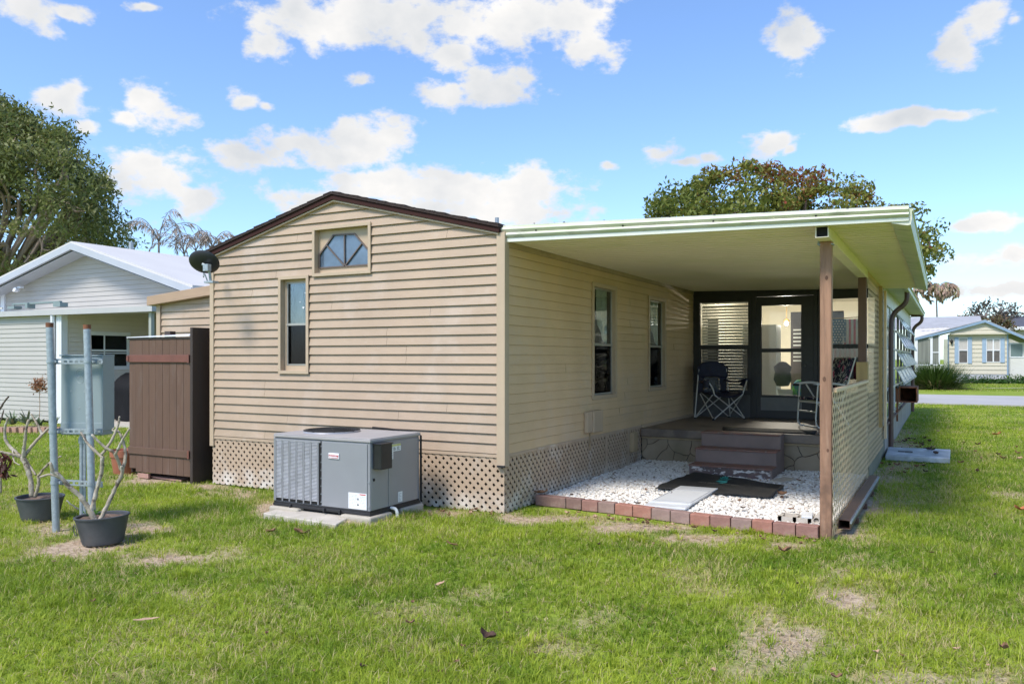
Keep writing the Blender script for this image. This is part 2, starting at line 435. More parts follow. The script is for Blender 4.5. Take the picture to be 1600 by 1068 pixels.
# ------------------------------------------------------------------ palette
M_side = mat('beige_lap_siding', (0.425, 0.312, 0.215), 0.55, 0.07, 1.6, (1, 1, 1), bump=0.25, bs=30, bstretch=(0.25, 0.25, 7),
             stains=[((0.52, 0.43, 0.355), 1.1, 0.52, 0.72, 0.7, (1, 1, 1)), ((0.33, 0.24, 0.155), 4, 0.52, 0.80, 0.50, (0.5, 0.5, 2.0)), ((0.40, 0.30, 0.21), 1.3, 0.52, 0.66, 0.5, (3, 3, 0.3)), ((0.68, 0.62, 0.56), 14, 0.68, 0.74, 0.5, (0.4, 0.4, 3))], zband=((0.36, 0.27, 0.18), 0.6, 1.1, 0.5))
M_porchside = mat('lightened_porch_siding', (0.60, 0.43, 0.25), 0.6, 0.07, 1.5, bump=0.2, bs=30, bstretch=(0.25, 0.25, 6),  # same beige siding as the gable, base lightened to offset porch shade
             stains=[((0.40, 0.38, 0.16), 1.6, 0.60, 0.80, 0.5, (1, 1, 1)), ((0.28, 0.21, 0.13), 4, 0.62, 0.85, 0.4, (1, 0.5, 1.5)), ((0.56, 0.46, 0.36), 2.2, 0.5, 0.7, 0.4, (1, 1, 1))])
M_trim = mat('beige_trim', (0.48, 0.365, 0.25), 0.55, 0.05, 3, stains=[((0.33, 0.26, 0.17), 8, 0.58, 0.8, 0.35, (1, 1, 0.5))])
M_trimD = mat('beige_trim_weathered', (0.40, 0.30, 0.18), 0.65, 0.10, 4, stains=[((0.17, 0.12, 0.08), 7, 0.52, 0.75, 0.6, (1, 0.3, 1))])
M_latt = mat('beige_lattice', (0.45, 0.335, 0.235), 0.6, 0.07, 4, zband=((0.72, 0.68, 0.62), 0.05, 0.22, 0.75), stains=[((0.66, 0.60, 0.54), 3, 0.55, 0.7, 0.5, (1, 1, 1)), ((0.33, 0.30, 0.14), 2, 0.64, 0.8, 0.4, (1, 1, 1))])
M_latt2 = mat('cream_wood_lattice', (0.72, 0.51, 0.30), 0.6, 0.07, 8, stains=[((0.42, 0.30, 0.17), 9, 0.56, 0.78, 0.5, (1, 1, 1))])
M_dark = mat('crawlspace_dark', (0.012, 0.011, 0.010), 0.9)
M_rake = mat('dark_brown_roof_edge', (0.046, 0.019, 0.016), 0.8, 0.1, 5, spec=.15)
M_shing = mat('brown_roof_shingles', (0.036, 0.022, 0.019), 0.9, 0.3, 30, bump=0.5, bs=80)
M_white = mat('white_trim', (0.74, 0.75, 0.77), 0.45, 0.04, 3, stains=[((0.5, 0.5, 0.47), 4, 0.6, 0.85, 0.35, (1, 1, 1))])
M_mold = mat('mildewed_white_aluminium', (0.62, 0.61, 0.49), 0.5, 0.07, 3, stains=[((0.40, 0.48, 0.24), 3.0, 0.46, 0.68, 0.7, (0.5, 1, 3)), ((0.10, 0.11, 0.08), 5, 0.56, 0.74, 0.75, (0.5, 1, 1.5)), ((0.30, 0.27, 0.12), 2.3, 0.60, 0.75, 0.5, (1, 1, 1))])
M_drip = mat('white_drip_edge', (0.80, 0.79, 0.72), 0.45, 0.05, 4, stains=[((0.45, 0.45, 0.36), 9, 0.6, 0.85, 0.4, (0.5, 1, 1))])
M_soff = mat('cream_pan_ceiling', (0.86, 0.76, 0.62), 0.85, 0.04, 0.9, spec=.2, stains=[((0.70, 0.68, 0.42), 1.2, 0.5, 0.75, 0.5, (1, 1, 1)), ((0.74, 0.70, 0.54), 2, 0.5, 0.7, 0.3, (0.2, 3, 1))])
M_black = mat('black_painted_wood', (0.018, 0.018, 0.020), 0.45, 0.2, 5, stains=[((0.05, 0.05, 0.05), 6, 0.55, 0.8, 0.5, (1, 1, 1))])
M_grey = mat('dark_grey_panel', (0.075, 0.075, 0.075), 0.6, 0.2, 4, stains=[((0.14, 0.14, 0.13), 5, 0.5, 0.75, 0.6, (1, 1, 1))])
M_kick = mat('grey_kick_panel', (0.16, 0.16, 0.155), 0.5, 0.12, 6)
M_gl = glass('window_glass', (0.80, 0.83, 0.83), 0.0, fm=.4)
M_glporch = glass('porch_window_glass', (0.95, 0.95, 0.93), 0.0, fm=.5)
M_glD = glass('dark_screened_glass', (0.30, 0.30, 0.33), 0.0, fm=.25)
M_alu = mat('aluminium_frame', (0.42, 0.40, 0.36), 0.4, 0.08, 10, metal=0.4)
M_brownm = mat('brown_painted_metal', (0.105, 0.055, 0.042), 0.4, 0.15, 6, stains=[((0.22, 0.09, 0.05), 14, 0.55, 0.8, 0.5, (1, 1, 1))])
M_floor = mat('worn_brown_porch_paint', (0.22, 0.17, 0.135), 0.55, 0.15, 2.5, stains=[((0.07, 0.055, 0.045), 2.2, 0.5, 0.7, 0.7, (1, 1, 1)), ((0.30, 0.25, 0.20), 5, 0.6, 0.8, 0.4, (1, 1, 1))], bump=0.3, bs=40)
M_stepr = mat('brown_step_paint', (0.22, 0.16, 0.14), 0.65, 0.12, 4, bump=0.3, bs=70, stains=[((0.24, 0.17, 0.15), 9, 0.55, 0.8, 0.5, (1, 1, 1))])
M_stept = mat('worn_red_step_edge', (0.24, 0.115, 0.085), 0.65, 0.2, 8, bump=0.3, bs=70, stains=[((0.20, 0.14, 0.12), 12, 0.45, 0.62, 0.9, (1, 1, 1)), ((0.6, 0.55, 0.5), 24, 0.66, 0.74, 0.8, (1, 1, 1))])
M_stepw = mat('peeling_step_paint', (0.12, 0.085, 0.078), 0.7, 0.2, 6, bump=0.5, bs=50, stains=[((0.72, 0.68, 0.63), 9, 0.52, 0.58, 0.9, (1, 1, 2.2)), ((0.2, 0.1, 0.08), 7, 0.5, 0.7, 0.5, (1, 1, 1))])
M_curt = mat('white_curtain', (0.85, 0.86, 0.74), 0.9, 0.06, 12, (1, 6, 0.6))
M_woodp = mat('weathered_reddish_post', (0.33, 0.18, 0.11), 0.75, 0.28, 6, (3, 3, 0.35), zband=((0.10, 0.055, 0.035), 0.15, 1.0, 0.95), bump=0.5, bs=40, bstretch=(4, 4, 0.3),
              stains=[((0.16, 0.085, 0.05), 5, 0.50, 0.72, 0.75, (4, 4, 0.25)), ((0.46, 0.31, 0.22), 7, 0.55, 0.8, 0.5, (3, 3, 0.3))])
M_woodd = mat('dark_brown_post', (0.14, 0.075, 0.05), 0.7, 0.15, 6, (3, 3, 0.4), bump=0.3, bs=40, bstretch=(4, 4, 0.3))
M_woody = mat('tan_wood_strip', (0.42, 0.28, 0.11), 0.7, 0.15, 6, (3, 3, 0.4))
M_conc = mat('pale_concrete', (0.50, 0.45, 0.38), 0.85, 0.12, 5, bump=0.5, bs=60, stains=[((0.33, 0.29, 0.22), 4, 0.5, 0.75, 0.5, (1, 1, 1))])
M_galv = mat('galvanised_steel', (0.33, 0.37, 0.39), 0.45, 0.16, 26, metal=0.3, stains=[((0.46, 0.52, 0.55), 34, 0.5, 0.7, 0.6, (1, 1, 1))])
M_rust = mat('rust', (0.20, 0.075, 0.035), 0.85, 0.3, 18)

# stone-look face of the porch base: irregular painted stones with dark joints
def stone_mat():
    m, nt, b = newmat('painted_stone_face')
    tcn = nn(nt, 'ShaderNodeTexCoord'); nz_ = nn(nt, 'ShaderNodeTexNoise'); nz_.inputs['Scale'].default_value = 3
    nt.links.new(tcn.outputs['Object'], nz_.inputs['Vector'])
    ad = nn(nt, 'ShaderNodeVectorMath', operation='MULTIPLY_ADD'); nt.links.new(nz_.outputs['Color'], ad.inputs[0]); ad.inputs[1].default_value = (0.25, 0.25, 0.25)
    nt.links.new(tcn.outputs['Object'], ad.inputs[2])
    v = nn(nt, 'ShaderNodeTexVoronoi', feature='DISTANCE_TO_EDGE'); v.inputs['Scale'].default_value = 3.5; nt.links.new(ad.outputs[0], v.inputs['Vector'])
    f = maprange(nt, v.outputs['Distance'], 0.004, 0.020)
    g = noise_out(nt, 3, 6)
    c = mixc(nt, maprange(nt, g, 0.35, 0.7), (0.27, 0.21, 0.14), (0.38, 0.30, 0.21))
    g2 = noise_out(nt, 1.4, 5)
    c = mixc(nt, maprange(nt, g2, 0.55, 0.75, 0, 0.6), c, (0.10, 0.10, 0.05))
    c = mixc(nt, f, (0.085, 0.065, 0.045), c)
    nt.links.new(c, b.inputs['Base Color']); b.inputs['Roughness'].default_value = 0.75
    bn = nn(nt, 'ShaderNodeBump'); bn.inputs['Distance'].default_value = 0.02; bn.inputs['Strength'].default_value = 0.8
    nt.links.new(f, bn.inputs['Height']); nt.links.new(bn.outputs[0], b.inputs['Normal'])
    return m
M_stone = stone_mat()

# ------------------------------------------------------------------ ground and street
def ground_mat():
    m, nt, b = newmat('lawn_soil')
    geo = 'Object'
    a = nn(nt, 'ShaderNodeAttribute'); a.attribute_name = 'tint'    # 0 = turf, 1 = bare sandy soil
    f1 = noise_out(nt, 0.8, 6, src=geo); f2 = noise_out(nt, 14, 6, src=geo, rough=0.7); f3 = noise_out(nt, 60, 3, src=geo)
    turf = mixc(nt, maprange(nt, f1, 0.35, 0.65), (0.20, 0.30, 0.03), (0.28, 0.35, 0.05))
    turf = mixc(nt, maprange(nt, f2, 0.45, 0.75, 0, 0.75), turf, (0.235, 0.205, 0.075))
    turf = mixc(nt, maprange(nt, f3, 0.3, 0.5, 0.5, 0.0), turf, (0.06, 0.10, 0.012))
    soil = mixc(nt, maprange(nt, f2, 0.35, 0.65), (0.34, 0.25, 0.17), (0.60, 0.48, 0.36))
    soil = mixc(nt, maprange(nt, f3, 0.5, 0.7, 0, 0.6), soil, (0.22, 0.15, 0.09))
    c = mixc(nt, a.outputs['Fac'], turf, soil)
    nt.links.new(c, b.inputs['Base Color']); b.inputs['Roughness'].default_value = 0.95; b.inputs['Specular IOR Level'].default_value = 0.1
    bn = nn(nt, 'ShaderNodeBump'); bn.inputs['Distance'].default_value = 0.03; bn.inputs['Strength'].default_value = 0.7
    nt.links.new(f2, bn.inputs['Height']); nt.links.new(bn.outputs[0], b.inputs['Normal'])
    return m
M_ground = ground_mat()

def vnoise(X, Y, s, seed=0, octs=4):
    """value noise on numpy arrays"""
    r = np.random.default_rng(seed); T = r.random((256, 256)); out = np.zeros_like(X); amp = 1.0; tot = 0
    for o in range(octs):
        x = X * s; y = Y * s; xi = np.floor(x).astype(int); yi = np.floor(y).astype(int); fx = x - xi; fy = y - yi
        fx = fx * fx * (3 - 2 * fx); fy = fy * fy * (3 - 2 * fy)
        g = lambda i, j: T[(xi + i) % 256, (yi + j) % 256]
        out += amp * ((g(0, 0) * (1 - fx) + g(1, 0) * fx) * (1 - fy) + (g(0, 1) * (1 - fx) + g(1, 1) * fx) * fy)
        tot += amp; amp *= 0.5; s *= 2.03
    return out / tot
# bare or thin patches seen in the lawn: (u, v, radius x px, radius y px, strength)
BARE = [(150,845,95,26,1.0),(260,868,55,14,0.9),(95,830,60,14,0.8),(345,862,28,12,0.5),(290,925,45,14,0.5),(560,822,70,8,0.8),(700,803,80,7,0.9),(430,798,40,12,0.9),
        (380,772,50,8,0.8),(860,812,70,7,0.9),(980,825,90,8,0.9),(1100,838,110,8,0.9),(1240,852,90,10,1.0),(1340,852,50,10,0.8),(1300,935,60,14,0.9),(1240,1000,80,38,0.75),
        (1200,960,60,18,0.6),(1390,1060,120,22,0.6),(1560,1060,70,22,0.6),(1330,800,40,60,0.8),(1385,742,40,12,0.7),(1405,690,22,30,0.7),(1580,775,30,10,0.6),
        (230,748,70,8,0.9),(320,757,30,5,0.9),(30,790,60,16,0.4),(930,965,50,12,0.35),(650,960,70,14,0.30),(480,935,50,16,0.35),(1120,925,60,10,0.4),
        (860,1010,60,14,0.35),(200,1050,60,10,0.35),(60,1060,50,12,0.3),(740,925,40,10,0.35),(1420,940,40,12,0.3),(820,880,60,10,0.25),(1100,890,60,12,0.35),(60,668,90,5,0.9),(200,663,60,4,1.0)]
BG = []
for (u, v, ru, rv, s_) in BARE:
    c = PG(u, v); ex = PG(u + ru, v); ey = PG(u, max(v - rv, 575)); BG.append((c, (ex - c), (ey - c), s_))
def bare(X, Y):
    out = np.zeros_like(X)
    w = (vnoise(X, Y, 2.3, 3) - 0.5) * 2.2 + (vnoise(X, Y, 9, 4) - 0.5) * 1.5
    for c, ex, ey, s_ in BG:
        # solve (X,Y)-c = a*ex + b*ey
        det = ex.x * ey.y - ex.y * ey.x
        dx, dy = X - c.x, Y - c.y
        a = (dx * ey.y - dy * ey.x) / det; b = (ex.x * dy - ex.y * dx) / det
        d = np.sqrt(a * a + b * b) + w
        out = np.maximum(out, s_ * np.clip(1.35 - d, 0, 1))
    return np.clip(out * .82, 0, 1)
def gridaxis(a, b, fa, fb, fine, coarse):
    """coordinates from a to b, spacing fine inside fa..fb and growing outside"""
    xs = [fa];
    while xs[-1] < fb: xs.append(xs[-1] + fine)
    st = fine
    while xs[-1] < b: st *= 1.35; xs.append(min(b, xs[-1] + min(st, coarse)))
    st = fine; lo = []
    x = fa
    while x > a: st *= 1.35; x = max(a, x - min(st, coarse)); lo.append(x)
    return np.array(lo[::-1] + xs)
gx = gridaxis(-900, 900, -12, 4, 0.055, 90); gy = gridaxis(-60, 1200, 2.5, 17, 0.055, 90)
GX, GY = np.meshgrid(gx, gy); nxg, nyg = len(gx), len(gy)
def terrain(X, Y): return (vnoise(X, Y, 1.3, 8) - 0.5) * 0.03 * ((np.abs(X) < 25) & (Y < 40)) +   .085 * np.exp(-((X + 5.0) / 1.1) ** 2 - ((Y - 5.85) / .62) ** 2)
GZ = terrain(GX, GY)
idx = np.arange(nxg * nyg).reshape(nyg, nxg)
GF = np.stack([idx[:-1, :-1], idx[:-1, 1:], idx[1:, 1:], idx[1:, :-1]], -1).reshape(-1, 4)
ground = npmesh('ground', np.stack([GX, GY, GZ - 0.012], -1).reshape(-1, 3), GF, M_ground, tint=np.minimum(1, bare(GX, GY) * 1.5).ravel(), smooth=True)
tag(ground, 'bright green lawn with thin and bare sandy patches', kind='structure')

M_road = mat('pale_asphalt', (0.40, 0.385, 0.37), 0.9, 0.08, 0.6, bump=0.3, bs=30, stains=[((0.28, 0.27, 0.26), 0.4, 0.5, 0.75, 0.5, (0.3, 1, 1))])
yr0, yr1 = PG(1500, 632).y, PG(1500, 618).y
s_ = MB(); s_.box(-2.5, yr0, -0.05, 160, yr1, 0.035); s_.box(-160, yr0, -0.05, -2.5, yr1, 0.0352)
street = s_.build('street', M_road); tag(street, 'pale grey residential street crossing behind the house', kind='structure')
s_ = MB(); s_.add([(1.3, 46.5, 0.03), (2.1, 46.5, 0.03), (14, 50.5, 0.03), (14, 51.4, 0.03)], [(0, 1, 2, 3)])
pth = s_.build('path', M_conc); tag(pth, 'pale path across the far lawn', kind='structure')

# ------------------------------------------------------------------ the mobile home
XL, XR, YW, XW, YD, YE = -7.76, -3.80, 6.78, -3.75, 13.39, 26.0
SX0 = -0.81                                  # outer wall of the sunroom, line of the porch posts
home = thing('mobile_home', (-3.75, 6.78, 0), 'beige lap-sided mobile home with dark gable edge, covered porch and sunroom', 'mobile home')
gab = lambda x, z, o: (x, YW - o, z)
sdw = lambda y, z, o: (XW + o, y, z)
ZS, PT = 0.566, 0.0970
ZE, ZA, XA = 2.715, 3.225, -5.85
WT = (-6.66, 1.34, -6.23, 2.42)              # tall window opening
WH = (-6.15, 2.41, -5.36, 2.94)              # fan window opening
mb = MB()
outl = [(XL, ZS), (XR, ZS), (XR, ZE), (XA, ZA), (XL, ZE)]
jn = [(k, x) for k, x in ((0, -6.9), (2, -6.55), (3, -5.0), (5, -6.9), (6, -6.9), (9, -4.9), (10, -4.9), (11, -5.15), (12, -5.15), (17, -7.1), (19, -6.72), (7, -5.6), (14, -4.6), (23, -6.4), (22, -4.4), (15, -5.9), (4, -4.4))]
siding(mb, outl, ZS, PT, [WT, WH], gab, 0.021, jn, gap=.011)
mb.build('gable_wall', M_side, home)
mb = MB(); SW1 = (8.99, 1.03, 9.75, 2.40); SW2 = (11.08, 1.06, 11.84, 2.38)
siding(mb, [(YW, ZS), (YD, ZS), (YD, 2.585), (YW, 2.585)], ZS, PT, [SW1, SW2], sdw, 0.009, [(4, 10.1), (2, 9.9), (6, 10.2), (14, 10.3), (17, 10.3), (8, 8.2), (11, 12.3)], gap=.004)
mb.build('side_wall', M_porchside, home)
# trims
mb = MB(); mb.box(XL - 0.03, YW - 0.028, 0.45, XL + 0.035, YW + 0.3, ZE + 0.01); mb.build('corner_trim', M_trim, home, bevel=0.003)
mb = MB(); mb.box(XR - 0.015, YW - 0.034, 0.455, XW + 0.028, YW + 0.055, 2.72); mb.build('corner_trim', M_trim, home, bevel=0.003)
mb = MB(); mb.box(XR + 0.0, YW - 0.055, 0.452, XW + 0.035, YW - 0.036, 0.470); mb.build('strap', M_black, home)
mb = MB(); mb.box(XW - 0.01, YW + 0.057, 2.585, XW + 0.022, YD, 2.69); mb.build('frieze_board', M_trimD, home, bevel=0.003)
mb = MB(); mb.box(XW + 0.023, YW + 0.06, 2.640, XW + 0.035, YD, 2.70); mb.build('frieze_moulding', M_trimD, home)
mb = MB(); mb.box(XW + 0.010, 10.74, 0.531, XW + 0.028, YD - 0.01, 0.575); mb.build('base_trim', M_trim, home)
# roof: shingled slabs, dark rake boards
def slope_slab(mb, xa, za, xb, zb, y0, y1, t):
    mb.add([(xa, y0, za), (xb, y0, zb), (xb, y1, zb), (xa, y1, za), (xa, y0, za + t), (xb, y0, zb + t), (xb, y1, zb + t), (xa, y1, za + t)],
           [(0,3,2,1),(4,5,6,7),(0,1,5,4),(1,2,6,5),(2,3,7,6),(3,0,4,7)])
mb = MB(); slope_slab(mb, XL - 0.06, 2.765, XA, 3.285, YW - 0.075, YE, 0.022); slope_slab(mb, XA + 0.0002, 3.285, XR + 0.03, 2.765, YW - 0.075, YE, 0.022)
roof = mb.build('roof', M_shing, home)
mb = MB(); slope_slab(mb, XL - 0.05, 2.715, XA, 3.230, YW - 0.06, YW + 0.1, 0.050); slope_slab(mb, XA + .0002, 3.230, XR + 0.025, 2.715, YW - 0.06, YW + 0.1, 0.050)
mb.build('rake_board', M_rake, home)
mb = MB(); slope_slab(mb, XL - 0.03, 2.698, XA, 3.210, YW - 0.045, YW + 0.05, 0.0165); slope_slab(mb, XA + .0002, 3.210, XR + 0.01, 2.698, YW - 0.045, YW + 0.05, 0.0165)
mb.build('rake_moulding', M_trim, home)
# shingle tabs standing a little proud along the verge
mb = MB(); random.seed(3)
for side in (0, 1):
    xa, xb = (XL - 0.06, XA) if side == 0 else (XR + 0.03, XA)
    n = 17
    for i in range(n):
        t0, t1 = i / n, (i + 0.93) / n
        za, zb = 2.787 + (3.307 - 2.787) * t0, 2.787 + (3.307 - 2.787) * t1; h = random.uniform(0.004, 0.013)
        a, b = xa + (xb - xa) * t0, xa + (xb - xa) * t1
        mb.add([(a, YW - 0.078, za), (b, YW - 0.078, zb), (b, YW + 0.2, zb), (a, YW + 0.2, za), (a, YW - 0.078, za + h + .006), (b, YW - 0.078, zb + h), (b, YW + 0.2, zb + h), (a, YW + 0.2, za + h)],
               [(0,3,2,1),(4,5,6,7),(0,1,5,4),(1,2,6,5),(2,3,7,6),(3,0,4,7)])
mb.build('shingle_edge', M_shing, home)
p = PY(776.5, 356, 7.6); mb = MB(); mb.tube([(p.x, 7.6, 2.7), (p.x, 7.6, PY(777, 340, 7.6).z)], 0.022, 10); mb.build('vent_pipe', M_galv, home, smooth='auto')
# body behind the siding, floor, inner walls
M_in = mat('dim_interior', (0.10, 0.09, 0.08), 0.9)
mb = MB()
mb.quad((XL + .02, YW + .02, .50), (XR - .02, YW + .02, .50), (XR - .02, YE, .50), (XL + .02, YE, .50))
mb.quad((XL + .02, YW + 3.0, .5), (XR - .02, YW + 3.0, .5), (XR - .02, YW + 3.0, 2.7), (XL + .02, YW + 3.0, 2.7))
mb.quad((XW - 1.6, YW + .12, .5), (XW - 1.6, YE, .5), (XW - 1.6, YE, 2.7), (XW - 1.6, YW + .12, 2.7))
mb.quad((XL, YW, .5), (XL, YE, .5), (XL, YE, 2.76), (XL, YW, 2.76)); mb.quad((XL, YE, 0), (XR, YE, 0), (XR, YE, 2.8), (XL, YE, 2.8))
mb.quad((XL, YW + .1, 2.705), (XR, YW + .1, 2.705), (XR, YE, 2.705), (XL, YE, 2.705))
mb.build('inner_wall', M_in, home)
mb = MB(); mb.box(XL, YD + .01, .56, XW + .004, YE, 2.70); mb.build('rear_wall', M_trim, home)
# skirting lattice
mb = MB(); lattice(mb, XL, 0.0, XW + .006, ZS, 0.0636, 0.0365, lambda x, z, o: (x, YW + 0.004 - o, z)); mb.box(XL, YW - .016, ZS - 0.028, XR - .016, YW - .0095, ZS + .004); mb.build('skirting_lattice', M_latt, home)
mb = MB(); lattice(mb, YW + .002, 0.0, 10.76, ZS, 0.0636, 0.0365, lambda y, z, o: (XW - 0.004 + o, y, z)); mb.box(XW + .0095, YW + .056, ZS - 0.026, XW + .015, 10.74, ZS + .004)
for yy in (9.42, 10.22): mb.box(XW + .0096, yy - 0.035, 0.0, XW + .0145, yy + 0.035, ZS - .027)
mb.build('skirting_lattice', M_latt, home)
mb = MB(); mb.box(XL, YW - .0195, ZS - 0.13, XL + 2.3, YW - .0165, ZS - 0.03); mb.box(XR - .55, YW - .0195, ZS - 0.07, XR - .02, YW - .0165, ZS - 0.029)
mb.build('skirting_band', M_latt, home) if False else None
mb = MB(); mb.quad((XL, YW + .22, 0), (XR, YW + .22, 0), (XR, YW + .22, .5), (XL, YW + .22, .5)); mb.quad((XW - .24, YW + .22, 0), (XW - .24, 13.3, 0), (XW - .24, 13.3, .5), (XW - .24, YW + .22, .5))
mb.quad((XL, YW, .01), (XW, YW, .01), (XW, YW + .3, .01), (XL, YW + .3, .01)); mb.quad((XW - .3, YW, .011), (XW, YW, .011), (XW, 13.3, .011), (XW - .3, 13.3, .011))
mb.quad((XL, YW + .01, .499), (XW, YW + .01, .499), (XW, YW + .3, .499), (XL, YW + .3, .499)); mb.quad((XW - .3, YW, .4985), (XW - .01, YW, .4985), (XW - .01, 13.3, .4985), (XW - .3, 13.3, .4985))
mb.build('crawlspace_shade_sheet', M_dark, home)  # black sheets added behind the lattice, painting the crawlspace's shade
# utility boxes on the side wall
a = PX(916, 645, XW); b = PX(941, 674, XW)
mb = MB(); mb.box(XW + .008, 8.72, .62, XW + .055, 8.86, .87); mb.box(XW + .008, 8.865, .615, XW + .075, 9.16, .875)
mb.build('utility_box', M_trim, home, bevel=0.006)
mb = MB(); mb.box(XW + .008, 10.26, .24, XW + .07, 10.44, .50); mb.build('utility_box', M_trimD, home, bevel=0.006)
mb = MB(); mb.tube([(XW + .02, 8.87, .62), (XW + .02, 8.87, .40)], .008, 6); mb.build('cable', M_trimD, home)

# tall sash window and fan window of the gable
def recess(mb, fn, r, d):
    x0, z0, x1, z1 = r
    mb.add([fn(x0, z0, 0.02), fn(x1, z0, 0.02), fn(x1, z1, 0.02), fn(x0, z1, 0.02), fn(x0, z0, -d), fn(x1, z0, -d), fn(x1, z1, -d), fn(x0, z1, -d)],
           [(0, 1, 5, 4), (1, 2, 6, 5), (2, 3, 7, 6), (3, 0, 4, 7)])
w = MB(); frame_rect(w, gab, WT[0] - .012, WT[1] - .012, WT[2] + .012, WT[3] + .012, 0.038, 0.021, 0.034); recess(w, gab, (WT[0] + .02, WT[1] + .02, WT[2] - .02, WT[3] - .02), .045)
frame_rect(w, gab, WT[0] + .02, WT[1] + .02, WT[2] - .02, WT[3] - .02, .034, -.055, -.035, .06)
win = w.build('tall_window', M_trim, home, bevel=0.002)
gx0, gz0, gx1, gz1 = WT[0] + .058, WT[1] + .085, WT[2] - .056, WT[3] - .056
w = MB(); frame_rect(w, gab, gx0, gz0, gx1, gz1, .014, -.05, -.038); slab_fn(w, gab, gx0, 1.875, gx1, 1.90, -.05, -.030); w.build('sash', M_alu, win)
w = MB(); slab_fn(w, gab, gx0, 1.90, gx1, gz1, -.049, -.046); w.build('pane', M_gl, win)
w = MB(); slab_fn(w, gab, gx0, gz0, gx1, 1.875, -.0545, -.0515); w.build('pane', M_glD, win)
w = MB(); slab_fn(w, gab, gx0 - .02, gz0, gx0 + .10, gz1, -.20, -.19); w.build('curtain', mat('grey_curtain', (0.22, 0.23, 0.20), .9, .1, 20, (5, 1, .5)), win)
w = MB(); slab_fn(w, gab, gx0 - .5, gz0 - .2, gx1 + .5, gz1 + .2, -.62, -.6); w.build('dark_room_sheet', M_dark, win)  # black sheet painted for the unlit room behind the panes
w = MB()
def heart(cx, cz, s):
    pts = []
    for i in range(20):
        t = 2 * math.pi * i / 20
        pts.append((cx + s * 16 * math.sin(t) ** 3 / 17, cz + s * (13 * math.cos(t) - 5 * math.cos(2 * t) - 2 * math.cos(3 * t) - math.cos(4 * t)) / 17))
    return pts
w.add([gab(x, z, -.044) for x, z in heart(-6.36, 2.075, .016)], [tuple(range(20))])
w.build('heart_sticker', mat('white_sticker', (0.8, 0.8, 0.8), .5), win)
for (hx, hz) in ((-6.30, 2.285), (-6.335, 2.24), (-6.41, 2.14)):
    w = MB(); w.add([gab(hx + .006 * math.cos(i), hz + .007 * math.sin(i), -.044) for i in np.linspace(0, 5.3, 7)], [tuple(range(7))]); w.build('dot_sticker', MATS['white_sticker'], win)

w = MB(); frame_rect(w, gab, WH[0] - .012, WH[1] - .005, WH[2] + .012, WH[3] + .012, 0.036, 0.021, 0.036)
recess(w, gab, (WH[0] + .02, WH[1] + .028, WH[2] - .02, WH[3] - .02), .045)
fan = w.build('fan_window', M_trim, home, bevel=0.002)
def zo(x, y): return (480 + x * .08427, 340 + y * .08427)
yg = YW + .04
oct_ = [PY(*zo(x, y), yg) for x, y in ((235, 930), (235, 690), (495, 325), (885, 300), (1165, 625), (1165, 870))]
op = [(q.x, q.z) for q in oct_]; zb_ = min(q[1] for q in op); op[0] = (op[0][0], zb_); op[5] = (op[5][0], zb_)
rc = [(WH[0] + .02, WH[1] + .028), (WH[0] + .02, WH[3] - .02), (WH[2] - .02, WH[3] - .02), (WH[2] - .02, WH[1] + .028)]
w = MB()   # board round the glass, cut to its outline
A, B, C_, D_ = rc
def P3(p, o=-.04): return gab(p[0], p[1], o)
w.add([P3(A), P3(B), P3(op[2]), P3(op[1]), P3(op[0])], [(0, 1, 2, 3, 4)]); w.add([P3(B), P3(C_), P3(op[3]), P3(op[2])], [(0, 1, 2, 3)])
w.add([P3(C_), P3(D_), P3(op[5]), P3(op[4]), P3(op[3])], [(0, 1, 2, 3, 4)]); w.add([P3(D_), P3(A), P3(op[0]), P3(op[5])], [(0, 1, 2, 3)])
w.build('surround_board', M_trim, fan)
w = MB()
for i in range(6):
    a_, b_ = op[i], op[(i + 1) % 6]
    w.beam(gab(*a_, -.034), gab(*b_, -.034), .016, .016, (0, 1, 0))
cen = PY(*zo(705, 895), yg)
for (x, y) in ((700, 312), (372, 515), (1030, 470)):
    q = PY(*zo(x, y), yg); w.beam(gab(cen.x, zb_, -.032), gab(q.x, q.z, -.032), .012, .014, (0, 1, 0))
w.build('glazing_bar', mat('brown_grey_bar', (0.13, 0.10, 0.085), .5), fan)
w = MB(); w.add([P3(p, -.043) for p in op], [tuple(range(6))]); w.build('pane', mat('frosted_bluish_glass', (0.10, 0.145, 0.20), .12, .35, 4, spec=1.0), fan)

